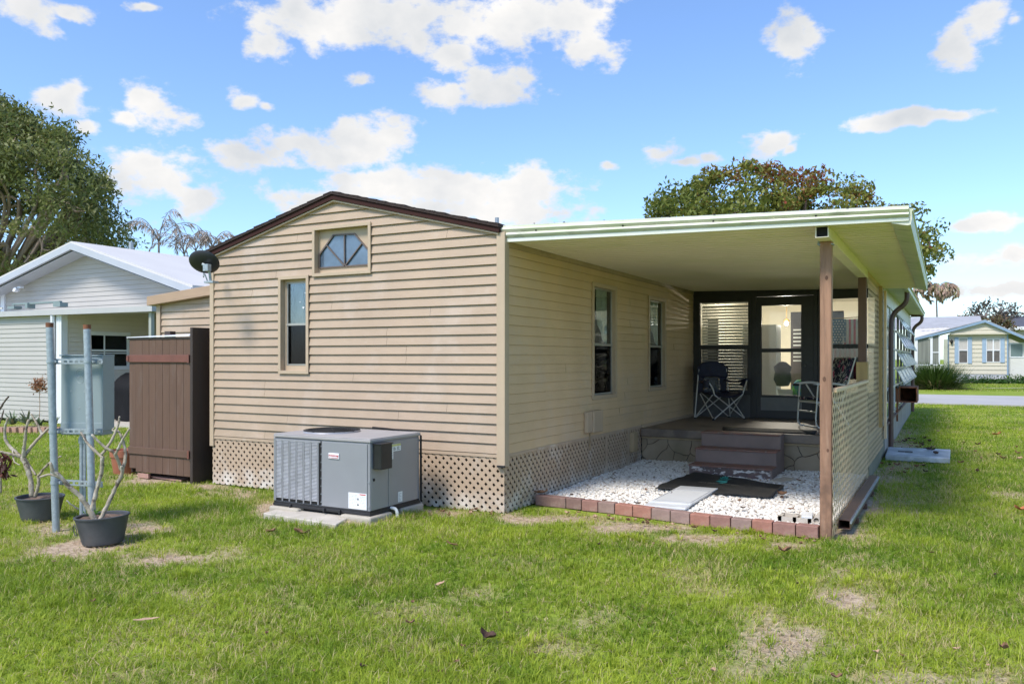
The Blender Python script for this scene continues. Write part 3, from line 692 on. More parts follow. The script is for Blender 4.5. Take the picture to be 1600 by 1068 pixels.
# side windows: shallow frames, upper sash with curtain, dark lower screen
for (r, cur) in ((SW1, 0), (SW2, 1)):
    y0, z0, y1, z1 = r
    w = MB(); frame_rect(w, sdw, y0 - .03, z0 - .03, y1 + .03, z1 + .03, .055, .009, .022, .05); recess(w, sdw, (y0 + .02, z0 + .02, y1 - .02, z1 - .02), .05)
    sw = w.build('window', M_trim, home, bevel=0.002)
    zm = z0 + (z1 - z0) * .47
    w = MB(); frame_rect(w, sdw, y0 + .022, z0 + .02, y1 - .022, z1 - .022, .022, -.045, -.030); slab_fn(w, sdw, y0 + .03, zm - .015, y1 - .03, zm + .015, -.045, -.022); w.build('sash', M_alu, sw)
    w = MB(); slab_fn(w, sdw, y0 + .04, zm + .015, y1 - .04, z1 - .04, -.040, -.037); w.build('pane', M_gl, sw)
    w = MB(); slab_fn(w, sdw, y0 + .04, z0 + .04, y1 - .04, zm - .015, -.044, -.041); w.build('pane', M_glD, sw)
    w = MB(); slab_fn(w, sdw, y0 - .3, z0 - .2, y1 + .6, z1 + .2, -.5, -.48); w.build('dark_room_sheet', M_dark, sw)  # black sheet behind the sash stands in for the room's darkness
    # curtain: two ragged white panels
    def cpan(ya, yb, zt, prof):
        n = len(prof); vs = []; 
        for i in range(n):
            y_ = ya + (yb - ya) * i / (n - 1); o = -.056 - .010 * math.sin(i * 2.1)
            vs += [sdw(y_, zt, o), sdw(y_, prof[i], o)]
        w.add(vs, [(2 * i, 2 * i + 2, 2 * i + 3, 2 * i + 1) for i in range(n - 1)])
    w = MB(); zt = z1 - .03; h = z1 - zm
    cpan(y0 + .04, y0 + .16, zt, [zt - h * .70, zt - h * .55, zt - h * .42, zt - h * .25])
    cpan(y0 + .26, y1 - .12, zt, [zt - h * .45, zt - h * .62, zt - h * .70, zt - h * .78, zt - h * .86, zt - h * .93, zt - h * .97, zt - h * .9])
    w.build('curtain', M_curt, sw)

# lean-to at the far left side
yl = 7.6; xl0, xl1 = PY(245, 470, yl).x, XL - .03
lt = lambda x, z, o: (x, yl - o, z)
zA, zB = 2.245, 2.375
w = MB(); siding(w, [(xl0 + .05, .3), (xl1, .3), (xl1, zB + .02), (xl0 + .05, zA + .01)], ZS + .03, PT, [], lt, .018, gap=.010); w.box(xl0 + .05, yl + .01, 0, xl1, 12, 2.2); w.build('lean_to_wall', M_side, home)
w = MB(); slope_slab(w, xl0 - .06, zA, xl1 + .02, zB + .04, yl - .12, 12.2, .13); w.build('lean_to_roof', mat('tan_fascia', (0.40, 0.27, 0.175), .55, .07, 3, (1, 1, 4)), home, bevel=.004)
w = MB(); w.box(xl0 + .03, yl - .035, .2, xl0 + .11, yl + .05, 2.26); w.build('corner_trim', M_trim, home, bevel=.003)

# ------------------------------------------------------------------ porch roof
FY = 6.80; RXL, RXR = -3.775, -0.235
def zroof(x): return 2.625 + (2.545 - 2.625) * (x - RXL) / (RXR - RXL)      # underside, falls gently to the right
prof = [(0.0, 0.0), (-.012, .004), (-.016, .034), (-.010, .040), (-.030, .052), (-.040, .070), (-.034, .088), (-.014, .098), (-.030, .108), (-.038, .124), (-.030, .142), (-.008, .150), (-.008, .160), (0.06, .160), (0.06, .150), (0.0, .146)]
def sweep_x(mb, prof, x0, x1, n, zs=lambda x: 1.0):
    k0 = len(mb.v); m_ = len(prof)
    for i in range(n + 1):
        x = x0 + (x1 - x0) * i / n
        for (dy, dz) in prof: mb.v.append((x, FY + dy, zroof(x) + dz * zs(x)))
    for i in range(n):
        for j in range(m_ - 1):
            a_ = k0 + i * m_ + j; mb.f.append((a_, a_ + 1, a_ + 1 + m_, a_ + m_))
    mb.f.append(tuple(k0 + j for j in range(m_))); mb.f.append(tuple(k0 + n * m_ + j for j in range(m_ - 1, -1, -1)))
hs = lambda x: 1.0 - 0.28 * (x - RXL) / (RXR - RXL)
w = MB(); sweep_x(w, prof[3:], RXL, RXR, 12, hs); pr_ = w.build('porch_roof', M_mold, home, smooth='auto')
w = MB(); sweep_x(w, prof[:4], RXL, RXR, 12, hs); w.build('drip_edge', M_drip, pr_)
M_rooft = mat('grey_white_roof_sheet', (0.55, 0.55, 0.53), .6, .12, 3, stains=[((0.2, 0.2, 0.18), 8, .55, .75, .6, (1, 1, 1))])
w = MB()
for (x0, x1) in ((RXL, (RXL + RXR) / 2), ((RXL + RXR) / 2, RXR)):
    w.add([(x0, FY - .004, zroof(x0) + .158 * hs(x0)), (x1, FY - .004, zroof(x1) + .158 * hs(x1)), (x1, YD + .1, zroof(x1) + .12), (x0, YD + .1, zroof(x0) + .15),
           (x0, FY - .004, zroof(x0) + .168 * hs(x0)), (x1, FY - .004, zroof(x1) + .168 * hs(x1)), (x1, YD + .1, zroof(x1) + .128), (x0, YD + .1, zroof(x0) + .158)],
          [(0,3,2,1),(4,5,6,7),(0,1,5,4),(1,2,6,5),(2,3,7,6),(3,0,4,7)])
w.build('roof_sheet', M_rooft, pr_)
random.seed(11)      # screw heads and grit along the roof edge
for i in range(14):
    x = random.uniform(RXL + .05, RXR - .3); s = random.uniform(.004, .011)
    w = MB(); w.obox((x, FY - .004 + random.uniform(0, .02), zroof(x) + .168 * hs(x) + s / 2), s * random.uniform(1, 4), .012, s); w.build('leaf_grit', M_dark, pr_)
for x in (-2.53, -1.72, -3.4, -.9):
    w = MB(); w.obox((x, FY - .026, zroof(x) + .10 * hs(x)), .012, .012, .012); w.build('screw', M_dark, pr_)
# ceiling of interlocking pans, each with a small groove
w = MB(); y = FY; k0 = 0; rows = []
while y < YD + .05:
    rows += [(y, 0.0), (y + .130, 0.0), (y + .133, .014), (y + .149, .014), (y + .152, 0.0)]; y += .152
for i, (yy, dz) in enumerate(rows):
    for x in (RXL + .05, RXR - .11): w.v.append((x, yy, zroof(x) + .012 + dz))
    if i: w.f.append((2 * i - 2, 2 * i - 1, 2 * i + 1, 2 * i))
w.build('ceiling', M_soff, pr_)
# right-hand eave: a box gutter with a lower lip
w = MB(); zr = zroof(RXR)
n = 8
pg = [(-.125, .012), (-.118, -.006), (-.010, -.030), (.012, -.026), (.020, .02), (.020, .075), (.030, .082), (.030, .096), (-.02, .10), (-.02, .05)]
for i in range(n + 1):
    yy = FY + (YD + .03 - FY) * i / n
    for (dx, dz) in pg: w.v.append((RXR + dx, yy, zr + dz))
mm = len(pg)
for i in range(n):
    for j in range(mm - 1):
        a_ = i * mm + j; w.f.append((a_, a_ + mm, a_ + mm + 1, a_ + 1))
w.f.append(tuple(range(mm))); w.f.append(tuple(n * mm + j for j in range(mm - 1, -1, -1)))
w.build('gutter', M_mold, pr_, smooth='auto')
# beam on the posts: hollow aluminium box, its end open
w = MB(); bx = -0.865; zb0, zb1 = zroof(bx) - .085, zroof(bx) + .010
frame_rect(w, lambda x, z, o: (x, FY + .05 - o, z), bx - .05, zb0, bx + .05, zb1, .006, 0.0, -6.6 + .06)
w.build('beam', M_soff, home)
w = MB(); slab_fn(w, lambda x, z, o: (x, FY + .05 - o, z), bx - .043, zb0 + .007, bx + .043, zb1 - .007, -.045, -.04); w.build('beam_hollow_dark', M_dark, home)  # black plate inside the open end, painting the hollow's shade
# posts
def post(mb, x, y, z0, z1, s=.092):
    h = s / 2; n = 14; k0 = len(mb.v)
    for i in range(n + 1):
        z = z0 + (z1 - z0) * i / n; r1 = random.uniform(-.0012, .0012)
        for (a_, b_) in ((-1, -1), (1, -1), (1, 1), (-1, 1)): mb.v.append((x + a_ * (h + r1), y + b_ * (h - r1), z))
    for i in range(n):
        for j in range(4):
            a_ = k0 + i * 4 + j; b_ = k0 + i * 4 + (j + 1) % 4; mb.f.append((a_, b_, b_ + 4, a_ + 4))
    mb.f.append((k0, k0 + 3, k0 + 2, k0 + 1)); e = k0 + n * 4; mb.f.append((e, e + 1, e + 2, e + 3))
w = MB(); post(w, -.865, 7.13, -.02, zroof(-.865) - .085); p1 = w.build('post', M_woodp, home, bevel=.006); p1['label'] = 'front porch post of faded reddish wood with knots'
for (xx, zz, s) in ((-.857, 2.17, .015), (-.875, 1.33, .017), (-.848, .74, .012)):
    w = MB(); w.add([(xx + s * math.cos(t) * .8, 7.13 - .0485, zz + s * 1.25 * math.sin(t)) for t in np.linspace(0, 5.7, 10)], [tuple(range(10))])
    w.build('knot', mat('dark_knot', (0.12, 0.055, 0.03), .7, .4, 60), p1)
w = MB(); w.beam((-.92, 7.105, 2.45), (-.905, 7.08, 2.51), .03, .004); w.box(-.925, 7.085, 2.445, -.805, 7.17, 2.452); w.build('bracket', M_galv, p1)
w = MB(); post(w, -.865, 10.50, .53, zroof(-.865) + .003); w.build('post', M_woodd, home, bevel=.004)['label'] = 'rear porch post painted dark brown'
w = MB(); w.box(-.93, 10.43, 1.20, -.80, 10.57, 1.46); w.build('post_block', M_woody, home, bevel=.004)
# lattice screens along the right side
LX = -0.812
lx = lambda y, z, o: (LX + o, y, z)
w = MB(); lattice(w, 7.09, .03, 10.60, 1.215, .090, .030, lx, .0016, [(7.09, .01), (10.60, .03), (10.60, 1.215), (7.09, 1.225)]); w.build('lattice_screen', M_latt2, home)
w = MB(); w.box(LX - .03, 7.18, 1.215, LX + .022, 10.45, 1.245); w.build('lattice_rail', M_latt2, home, bevel=.003)
w = MB(); lattice(w, 10.61, .18, 13.36, 2.56, .100, .026, lx, .0014); w.build('lattice_screen', M_latt2, home)
yy = PX(1371, 560, LX).y; w = MB(); w.box(LX + .018, yy - .035, .55, LX + .06, yy + .035, 2.50); w.build('lattice_batten', M_woody, home)
yy = PX(1378, 560, LX).y; w = MB(); w.box(LX + .018, 13.2, .3, LX + .05, 13.36, 2.52); w.build('lattice_batten', M_latt2, home)

# ------------------------------------------------------------------ porch slab and end wall
w = MB(); w.box(XW + .016, 10.70, .415, SX0 - .012, YD + .4, .53); w.build('porch_floor', M_floor, home, bevel=.012, seg=2)
w = MB(); w.box(XW + .016, 10.735, .385, SX0 - .02, 10.80, .414); w.build('floor_moulding', M_trimD, home, bevel=.006)
w = MB(); w.box(XW + .016, 10.76, -.02, SX0 - .03, YD + .3, .386); w.build('porch_base', M_stone, home)
w = MB(); w.box(SX0 - .029, 10.78, -.02, SX0 - .004, YD + .3, .40); w.build('porch_base_side', mat('mossy_concrete', (0.20, 0.18, 0.12), .9, .2, 4, bump=.4, bs=40, stains=[((0.08, 0.10, 0.04), 2, .45, .7, .7, (1, 1, 1))]), home)
ew = lambda x, z, o: (x, YD - o, z)
O1 = (-3.655, .93, -2.795, 2.465); OD = (-2.745, .535, -1.755, 2.56); O3 = (-1.71, .93, -.90, 2.465)
w = MB(); X0, X1, Z0, Z1 = XW + .012, SX0 - .002, .531, 2.69
for (a_, b_, c_, d_) in ((X0, O1[3], OD[0], Z1), (OD[0], OD[3], OD[2], Z1), (OD[2], O3[3], X1, Z1), (X0, .93, O1[0], O1[3]), (O1[2], Z0, OD[0], O1[3]), (OD[2], Z0, O3[0], O3[3]), (O3[2], Z0, X1, O3[3])):
    slab_fn(w, ew, a_, b_, c_, d_, -.06, 0.0)
pw = w.build('porch_end_wall', M_black, home)
w = MB(); slab_fn(w, ew, X0, Z0, O1[2] - .0005, .9295, -.058, -.004); w.build('lower_panel', M_grey, pw)
w = MB(); slab_fn(w, ew, O3[0] + .0005, Z0, O3[2] - .0005, .9295, -.058, -.004); w.build('lower_panel', M_grey, pw)
w = MB(); slab_fn(w, ew, X0, 2.60, X1, 2.64, .0005, .012); w.build('trim_strip', M_black, pw)
w = MB(); slab_fn(w, ew, O1[0] - .02, .905, O1[2] + .02, .935, .0005, .02); w.build('trim_strip', M_black, pw)
def sash_window(r, name, nm):
    x0, z0, x1, z1 = r
    w = MB(); frame_rect(w, ew, x0, z0, x1, z1, .030, -.05, .012); 
    zm = PY(1130, 541, YD).z
    slab_fn(w, ew, x0 + .03, zm - .028, x1 - .03, zm + .022, -.05, .010)
    o = w.build(name, M_black, pw)
    w = MB(); slab_fn(w, ew, x0 + .03, zm + .022, x1 - .03, z1 - .03, -.03, -.027); w.build('pane', M_glporch, o)
    w = MB(); slab_fn(w, ew, x0 + .045, z0 + .03, x1 - .045, zm - .028, -.02, -.017); w.build('pane', glass('screened_porch_glass', (0.62, 0.63, 0.64), .02), o)
    w = MB(); frame_rect(w, ew, x0 + .03, z0 + .03, x1 - .03, zm - .028, .016, -.025, -.002); w.build('sash', M_black, o)
    return o
w1_ = sash_window(O1, 'window', 0); w3_ = sash_window(O3, 'window', 0)
dx0, dx1, dz0, dz1 = OD[0] + .055, OD[2] - .055, OD[1] + .01, OD[3] - .06
w = MB(); frame_rect(w, ew, OD[0], OD[1], OD[2], OD[3], .055, -.06, .030, .012); w.build('door_frame', M_black, pw, bevel=.003)
gz = PY(1220, 477, YD).z; gm = PY(1220, 547, YD).z; gb = PY(1220, 617, YD).z; ga, gb2 = PY(1190, 500, YD).x, PY(1252, 500, YD).x
w = MB()
slab_fn(w, ew, dx0, gz, dx1, dz1, -.03, .018); slab_fn(w, ew, dx0, dz0, ga, gz, -.03, .018); slab_fn(w, ew, gb2, dz0, dx1, gz, -.03, .018)
slab_fn(w, ew, ga, gb - .04, gb2, gb, -.03, .018); slab_fn(w, ew, ga, dz0, gb2, dz0 + .12, -.03, .018); slab_fn(w, ew, ga, gm - .03, gb2, gm + .03, -.028, .016)
door = w.build('door', M_black, pw)
w = MB(); slab_fn(w, ew, ga - .01, dz0 + .12, gb2 + .01, gb - .04, -.02, .0185); w.build('kick_panel', M_kick, door)
w = MB(); slab_fn(w, ew, ga, gm + .03, gb2, gz, -.01, -.007); w.build('pane', M_glporch, door)
w = MB(); slab_fn(w, ew, ga, gb, gb2, gm - .03, -.01, -.007); w.build('pane', M_glporch, door)
w = MB(); w.lathe(PY(1258, 571, YD) + Vector((0, -.02, 0)), [(0, -.03), (.016, -.03), (.022, -.02), (.012, -.008), (.012, .006), (.026, .01), (0, .012)], 14, Matrix.Rotation(rad(-90), 3, 'X')); w.build('handle', M_grey, door, smooth=True)

# inside the sunroom: floor, back wall, ceiling, pale panels, blinds
M_cream = mat('cream_inner_wall', (0.78, 0.75, 0.64), .8, .04, 2); M_wh = mat('white_panel', (0.78, 0.80, 0.80), .6, .03, 5, (6, 1, .3))
w = MB(); w.box(XW + .01, YD + .41, .50, SX0 - .01, 24.6, .528); w.build('sunroom_floor', mat('sunroom_floor_vinyl', (.30, .26, .20), .5), home)
w = MB(); w.quad((XW + .006, YD + .07, .53), (XW + .006, 24.6, .53), (XW + .006, 24.6, 2.68), (XW + .006, YD + .07, 2.68)); w.quad((XW, 17.6, .53), (SX0 - .05, 17.6, .53), (SX0 - .05, 17.6, 2.7), (XW, 17.6, 2.7)); w.build('sunroom_inner_wall', M_cream, home)
w = MB(); w.quad((XW, YD + .02, 2.685), (SX0, YD + .02, 2.655), (SX0, 25.2, 2.66), (XW, 25.2, 2.72)); w.build('sunroom_ceiling', mat('pale_ceiling', (.62, .60, .52), .8), home)
def blinds(name, x0, x1, z0, z1, y, pitch=.050, tilt=38, m=None):
    w = MB(); z = z1 - .03; c, s = math.cos(rad(tilt)) * .023, math.sin(rad(tilt)) * .023
    w.box(x0, y - .02, z1 - .03, x1, y + .02, z1)
    while z > z0:
        z -= pitch; w.add([(x0, y - c, z - s), (x1, y - c, z - s), (x1, y + c, z + s), (x0, y + c, z + s)], [(0, 1, 2, 3)])
    for xx in (x0 + .08, (x0 + x1) / 2, x1 - .08): w.box(xx - .002, y - .026, z0, xx + .002, y - .024, z1 - .03)
    return w.build(name, m or mat('cream_blind_slats', (0.84, 0.83, 0.78), .5), w1_)
blinds('blind', O1[0] + .04, O1[2] - .02, .97, 2.45, YD + .11, tilt=62)
w = MB(); w.box(-3.60, YD + .40, .95, -3.42, YD + .44, 2.20); w.build('dark_strip', M_dark, w1_)

# ------------------------------------------------------------------ sunroom outside: right wall, eave, downspouts
M_stucco = mat('grey_tan_stucco', (0.34, 0.30, 0.25), .9, .10, 3, bump=.6, bs=50, stains=[((0.20, 0.17, 0.13), 2, .5, .75, .6, (1, 1, 1))])
M_frm = mat('grey_white_window_frame', (0.50, 0.50, 0.50), .45, .08, 8, stains=[((0.30, 0.31, 0.31), 9, .55, .8, .5, (1, 1, 1))])
M_glaw = glass('milky_awning_glass', (0.55, 0.62, 0.66), .16, .12)
SYE = 24.8
w = MB(); w.box(XW + .02, YD + .31, -.02, SX0, SYE, .44); w.build('sunroom_base', M_stucco, home)
w = MB(); w.box(SX0 - .04, YD + .012, .4405, SX0 + .03, SYE, .475); w.build('sunroom_sill', M_woodd, home, bevel=.004)
w = MB(); w.box(SX0 - .05, YD + .012, 2.40, SX0 - .003, SYE, 2.66); w.build('sunroom_header', M_frm, home)
cols = [YD + .03, 14.25, 15.3, 16.75, 18.2, 19.6, 21.1, 22.6, 24.1]
w = MB()
for y in cols + [SYE - .06]: w.box(SX0 - .045, y - .03, .476, SX0 - .001, y + .03, 2.3995)
rowz = [.99, 1.32, 1.67, 2.03, 2.38]
for (a_, b_) in zip(cols, cols[1:] + [SYE - .06]):
    for z in rowz: w.box(SX0 - .04, a_ + .0305, z - .014, SX0 + .004, b_ - .0305, z + .014)
w.build('sunroom_window_frame', M_frm, home)
for i, (a_, b_) in enumerate(zip(cols, cols[1:] + [SYE - .06])):
    w = MB(); w.box(SX0 - .026, a_ + .031, .48, SX0 - .022, b_ - .031, .975); w.build('lower_pane', glass('lower_sunroom_glass', (.60, .66, .58), .12), home)
    for k in range(4):
        z0_, z1_ = rowz[k] + .015, rowz[k + 1] - .015
        if i in (3, 4, 5, 6, 7) and not (i == 7 and k == 3):
            ang = rad(27); L = z1_ - z0_ + .01
            A_ = Vector((SX0 + .012, 0, z1_)); B_ = A_ + Vector((math.sin(ang) * L, 0, -math.cos(ang) * L))
            w = MB(); ya, yb = a_ + .034, b_ - .034
            w.beam((A_.x, ya + .01, A_.z), (B_.x, ya + .01, B_.z), .02, .014, (1, 0, 0)); w.beam((A_.x, yb - .01, A_.z), (B_.x, yb - .01, B_.z), .02, .014, (1, 0, 0))
            w.beam((B_.x, ya, B_.z), (B_.x, yb, B_.z), .022, .022); w.beam((A_.x, ya, A_.z), (A_.x, yb, A_.z), .016, .016)
            aw = w.build('awning_pane', M_frm, home)
            w = MB(); w.quad((A_.x, ya, A_.z), (B_.x, ya, B_.z), (B_.x, yb, B_.z), (A_.x, yb, A_.z)); w.build('pane', M_glaw, aw)
        else:
            w = MB(); w.box(SX0 - .024, a_ + .031, z0_, SX0 - .020, b_ - .031, z1_); w.build('pane', M_glaw, home)
# eave of the sunroom
w = MB()
ea = [(-.80, 2.60, 2.66), (-.53, 2.555, 2.70)]     # x, z near, z far
w.add([(-1.2, YD + .04, 2.63), (-.53, YD + .04, 2.57), (-.53, 25.4, 2.70), (-1.2, 25.4, 2.74)], [(0, 1, 2, 3)])
w.add([(-3.9, YD + .10, 2.95), (-.49, YD + .10, 2.635), (-.49, 25.5, 2.78), (-3.9, 25.5, 3.05)], [(0, 1, 2, 3)])
w.build('sunroom_roof', mat('cream_green_soffit', (.52, .53, .33), .55, .08, 2), home)
w = MB(); w.beam((-.51, YD + .05, 2.60), (-.51, 25.5, 2.74), .05, .085); w.beam((-.485, YD + .05, 2.634), (-.485, 25.5, 2.774), .045, .012); w.build('sunroom_fascia', M_mold, home, bevel=.004)
def arc_pts(pts, n=5):
    """round the corners of a polyline with quadratic curves"""
    P = [Vector(p) for p in pts]; out = [P[0]]
    for i in range(1, len(P) - 1):
        a_, b_, c_ = P[i - 1], P[i], P[i + 1]; la = min((a_ - b_).length * .5, .14); lc = min((c_ - b_).length * .5, .14)
        p0 = b_ + (a_ - b_).normalized() * la; p2 = b_ + (c_ - b_).normalized() * lc
        for k in range(n + 1):
            t = k / n; out.append(p0 * (1 - t) ** 2 + b_ * 2 * t * (1 - t) + p2 * t * t)
    return out + [P[-1]]
yd1 = 14.55
w = MB(); w.tube(arc_pts([(-.53, yd1, 2.60), (-.53, yd1, 2.40), (-.755, yd1 - .02, 2.24), (-.765, yd1 - .05, 1.9), (-.765, yd1 - .05, .02)]), .040, 10); w.build('downspout', M_brownm, home, smooth='auto')['label'] = 'brown downspout with a curved top at the near end of the sunroom'
yd2 = 24.55
w = MB(); w.tube(arc_pts([(-.53, yd2, 2.68), (-.53, yd2, 2.50), (-.74, yd2, 2.36), (-.755, yd2, 2.1), (-.755, yd2, .05)]), .045, 10); w.box(-.80, yd2 - .04, 2.64, -.56, yd2 + .04, 2.71); w.build('downspout', M_brownm, home, smooth='auto')['label'] = 'brown downspout at the far end of the sunroom'
# rusty open bracket box under the awning panes
w = MB(); yb0, yb1 = 17.9, 18.9; xo = SX0 + .34; z0_, z1_ = .62, .93
w.box(SX0 + .005, yb0, z0_, xo, yb1, z0_ + .02); w.box(SX0 + .005, yb0, z1_ - .02, xo, yb1, z1_); w.box(SX0 + .005, yb0, z0_ + .02, SX0 + .03, yb1, z1_ - .02); w.box(xo - .02, yb0, z0_ + .02, xo, yb1, z1_ - .02); w.box(SX0 + .03, yb1 - .02, z0_ + .02, xo - .02, yb1, z1_ - .02)
w.build('rusty_bracket', M_rust, home); w = MB(); w.box(SX0 + .005, yb0 - .9, .30, SX0 + .035, yb0 - .84, z1_); w.build('rusty_bar', M_rust, home)
# concrete footing strip with soil at the sunroom wall
# ------------------------------------------------------------------ things seen inside the sunroom
fl = thing('flag', (-1.38, 13.49, 1.2), 'American flag hanging in the porch window at the right', 'flag')
fm_b = mat('flag_blue', (.03, .10, .20), .9); fm_r = mat('flag_red', (.60, .03, .07), .9); fm_w = mat('flag_white', (.78, .74, .74), .9)
fx0, fx1 = PY(1296, 500, 13.49).x, PY(1345, 500, 13.49).x; fz1, fz0 = PY(1300, 499, 13.49).z, PY(1300, 592, 13.49).z
def flagpt(s, t, o=0): return (fx0 + (fx1 - fx0) * s, 13.49 + .012 * math.sin(s * 14 + t * 2) - o, fz1 + (fz0 - fz1) * t)
def fpatch(mb, s0, s1, t0, t1, o):
    n = 6; k0 = len(mb.v)
    for i in range(n + 1):
        for t in (t0, t1): mb.v.append(flagpt(s0 + (s1 - s0) * i / n, t, o))
    for i in range(n): mb.f.append((k0 + 2 * i, k0 + 2 * i + 2, k0 + 2 * i + 3, k0 + 2 * i + 1))
w = MB(); [fpatch(w, (2 * i + 1) / 13, (2 * i + 2) / 13, 0, 1, 0) for i in range(6)]; w.build('white_stripes', fm_w, fl)
w = MB(); [fpatch(w, 2 * i / 13, (2 * i + 1) / 13, 0, 1, 0) for i in range(7)]; w.build('red_stripes', fm_r, fl)
w = MB(); fpatch(w, -.002, 7.02 / 13, -.002, .42, .003); w.build('canton', fm_b, fl)
w = MB()
for r_ in range(9):
    for c_ in range(6 if r_ % 2 == 0 else 5):
        cxs = (7 / 13) * (c_ + (.5 if r_ % 2 == 0 else 1.0)) / 6; czt = .42 * (r_ + .7) / 9.6; cp = Vector(flagpt(cxs, czt, .008))
        pts = []
        for k in range(10):
            rr_ = .0135 if k % 2 == 0 else .006; a_ = math.pi / 2 + k * math.pi / 5; pts.append(cp + Vector((rr_ * math.cos(a_), 0, rr_ * math.sin(a_))))
        w.add(pts, [tuple(range(10))])
w.build('stars', fm_w, fl)
w = MB(); w.tube([(fx0 - .05, 13.49, fz1 + .01), (fx1 + .05, 13.49, fz1 + .03)], .008, 6); w.build('rod', M_woody, fl)
# hanging lamp, lit
lp = PY(1229, 502, 15.6); lm = thing('hanging_lamp', tuple(lp), 'small lit lamp with a glowing bulb hanging behind the door glass', 'lamp')
w = MB(); w.tube([lp + Vector((0, 0, .05)), (lp.x, lp.y, 2.66)], .006, 6); w.lathe(lp, [(.012, .06), (.05, .03), (.06, .0), (.052, .002), (.010, .05)], 14); w.build('lamp_shade', mat('brass', (.35, .22, .08), .35, .1, 9, metal=.8), lm, smooth='auto')
mg = bpy.data.materials.new('glowing_bulb'); mg.use_nodes = True; b_ = mg.node_tree.nodes['Principled BSDF']; b_.inputs['Emission Color'].default_value = (1, .72, .36, 1); b_.inputs['Emission Strength'].default_value = 9
w = MB(); w.lathe(lp + Vector((0, 0, -.04)), [(0, -.035), (.022, -.026), (.034, 0), (.022, .026), (.01, .04)], 12); w.build('bulb', mg, lm, smooth=True)
pl = bpy.data.lights.new('bulb_light', 'POINT'); plo = bpy.data.objects.new('bulb_light', pl); COL.objects.link(plo); pl.energy = 30; pl.color = (1, .93, .82); pl.shadow_soft_size = .05; plo.location = lp + Vector((0, -.09, -.06)); ORG['bulb_light'] = lp
plo.parent = lm; plo.location = (0, -.09, -.06)
# tall white cabinet, dark shelf, bags seen through the door
w = MB(); a_, b_ = PY(1192, 500, 14.5).x, PY(1213, 500, 14.5).x; w.box(a_ - .35, 14.5, .53, b_, 14.95, PY(1200, 507, 14.5).z)
tag(w.build('cabinet', M_wh, None, bevel=.004, origin=(a_, 14.5, .53)), 'tall white cabinet seen through the door glass', 'cabinet')
w = MB(); a_ = PY(1234, 500, 15.2).x; w.box(a_, 15.3, .53, a_ + .9, 15.36, 2.35); sb = w.build('dark_screen', mat('dark_mauve_screen', (.09, .075, .08), .8, .1, 4), None, origin=(a_, 15.3, .53)); tag(sb, 'dark mauve folding screen seen through the right half of the door', 'screen')
w = MB()
c_ = PY(1251, 528, 15.28)
for k in range(9): w.box(c_.x - .13, 15.285, 1.45 + k * .07, c_.x + .2, 15.299, 1.475 + k * .07)
w.build('slats', M_wh, sb)
bt = PY(1222, 575, 14.3)
w = MB(); M_ = Matrix.Identity(3)
w.lathe((bt.x, 14.35, 1.02), [(0, .0), (.10, .01), (.15, .12), (.13, .25), (.15, .34), (.06, .42), (0, .43)], 12, None, .6); tag(w.build('coat', mat('slate_blue_cloth', (.05, .06, .11), .9, .3, 9), None, smooth=True, origin=(bt.x, 14.35, 1.0)), 'dark slate blue coat hanging behind the lower door glass', 'coat')
w = MB(); x_ = PY(1218, 600, 14.2).x; lattice(w, x_ - .02, .53, x_ + .20, .95, .030, .016, lambda x, z, o: (x, 14.2 - o, z), .003); w.box(x_ - .03, 14.185, .95, x_ + .21, 14.21, .98); w.box(x_ - .02, 14.215, .53, x_ + .20, 14.45, .945); tag(w.build('laundry_basket', M_wh, None, origin=(x_, 14.2, .53)), 'white basket full of holes on the floor behind the door', 'basket')
w = MB(); x_ = PY(1244, 600, 14.25).x; w.lathe((x_ + .08, 14.4, .53), [(0, 0), (.17, .0), (.19, .30), (.17, .52), (.10, .60), (0, .62)], 14, None, .7); tag(w.build('towel_pile', leafmat('print_dummy', (.02, .2, .5), (.1, .4, .1)) if False else mat('blue_green_print_towel', (.03, .22, .50), .9, .2, 3, stains=[((.10, .42, .10), 5, .45, .55, 1, (1, 1, 1)), ((.75, .75, .7), 4, .60, .66, 1, (1, 1, 1))]), None, smooth=True, origin=(x_, 14.4, .53)), 'blue and green printed towels piled behind the lower door glass', 'towels')

# ------------------------------------------------------------------ gravel bed, brick edging
bk = [45, 182, 252, 325, 400, 480, 563, 648, 735, 825, 918, 1012, 1105, 1208, 1310]
us = [820 + x * .35 for x in bk]
def vbot(u): return float(np.interp(u, [835, 900, 960, 1100, 1200, 1280], [788, 795.5, 802, 822, 833, 842]))
bp = [PG(u, vbot(u)) for u in us]
M_bk = [mat('brick_%s' % n_, c, .85, .16, 12, bump=.4, bs=60, stains=[((.36, .29, .24), 7, .55, .75, .5, (1, 1, 1)), ((.12, .07, .05), 9, .6, .8, .5, (1, 1, 1))]) for n_, c in (('dull_red', (.29, .15, .12)), ('bright_red', (.36, .165, .12)), ('greyed_red', (.29, .19, .16)), ('dark_red', (.21, .125, .105)))]
bkc = [3, 3, 0, 2, 1, 1, 2, 2, 1, 0, 2, 1, 0, 0]
bkn = ['dull red', 'bright red', 'greyed red', 'dark red']
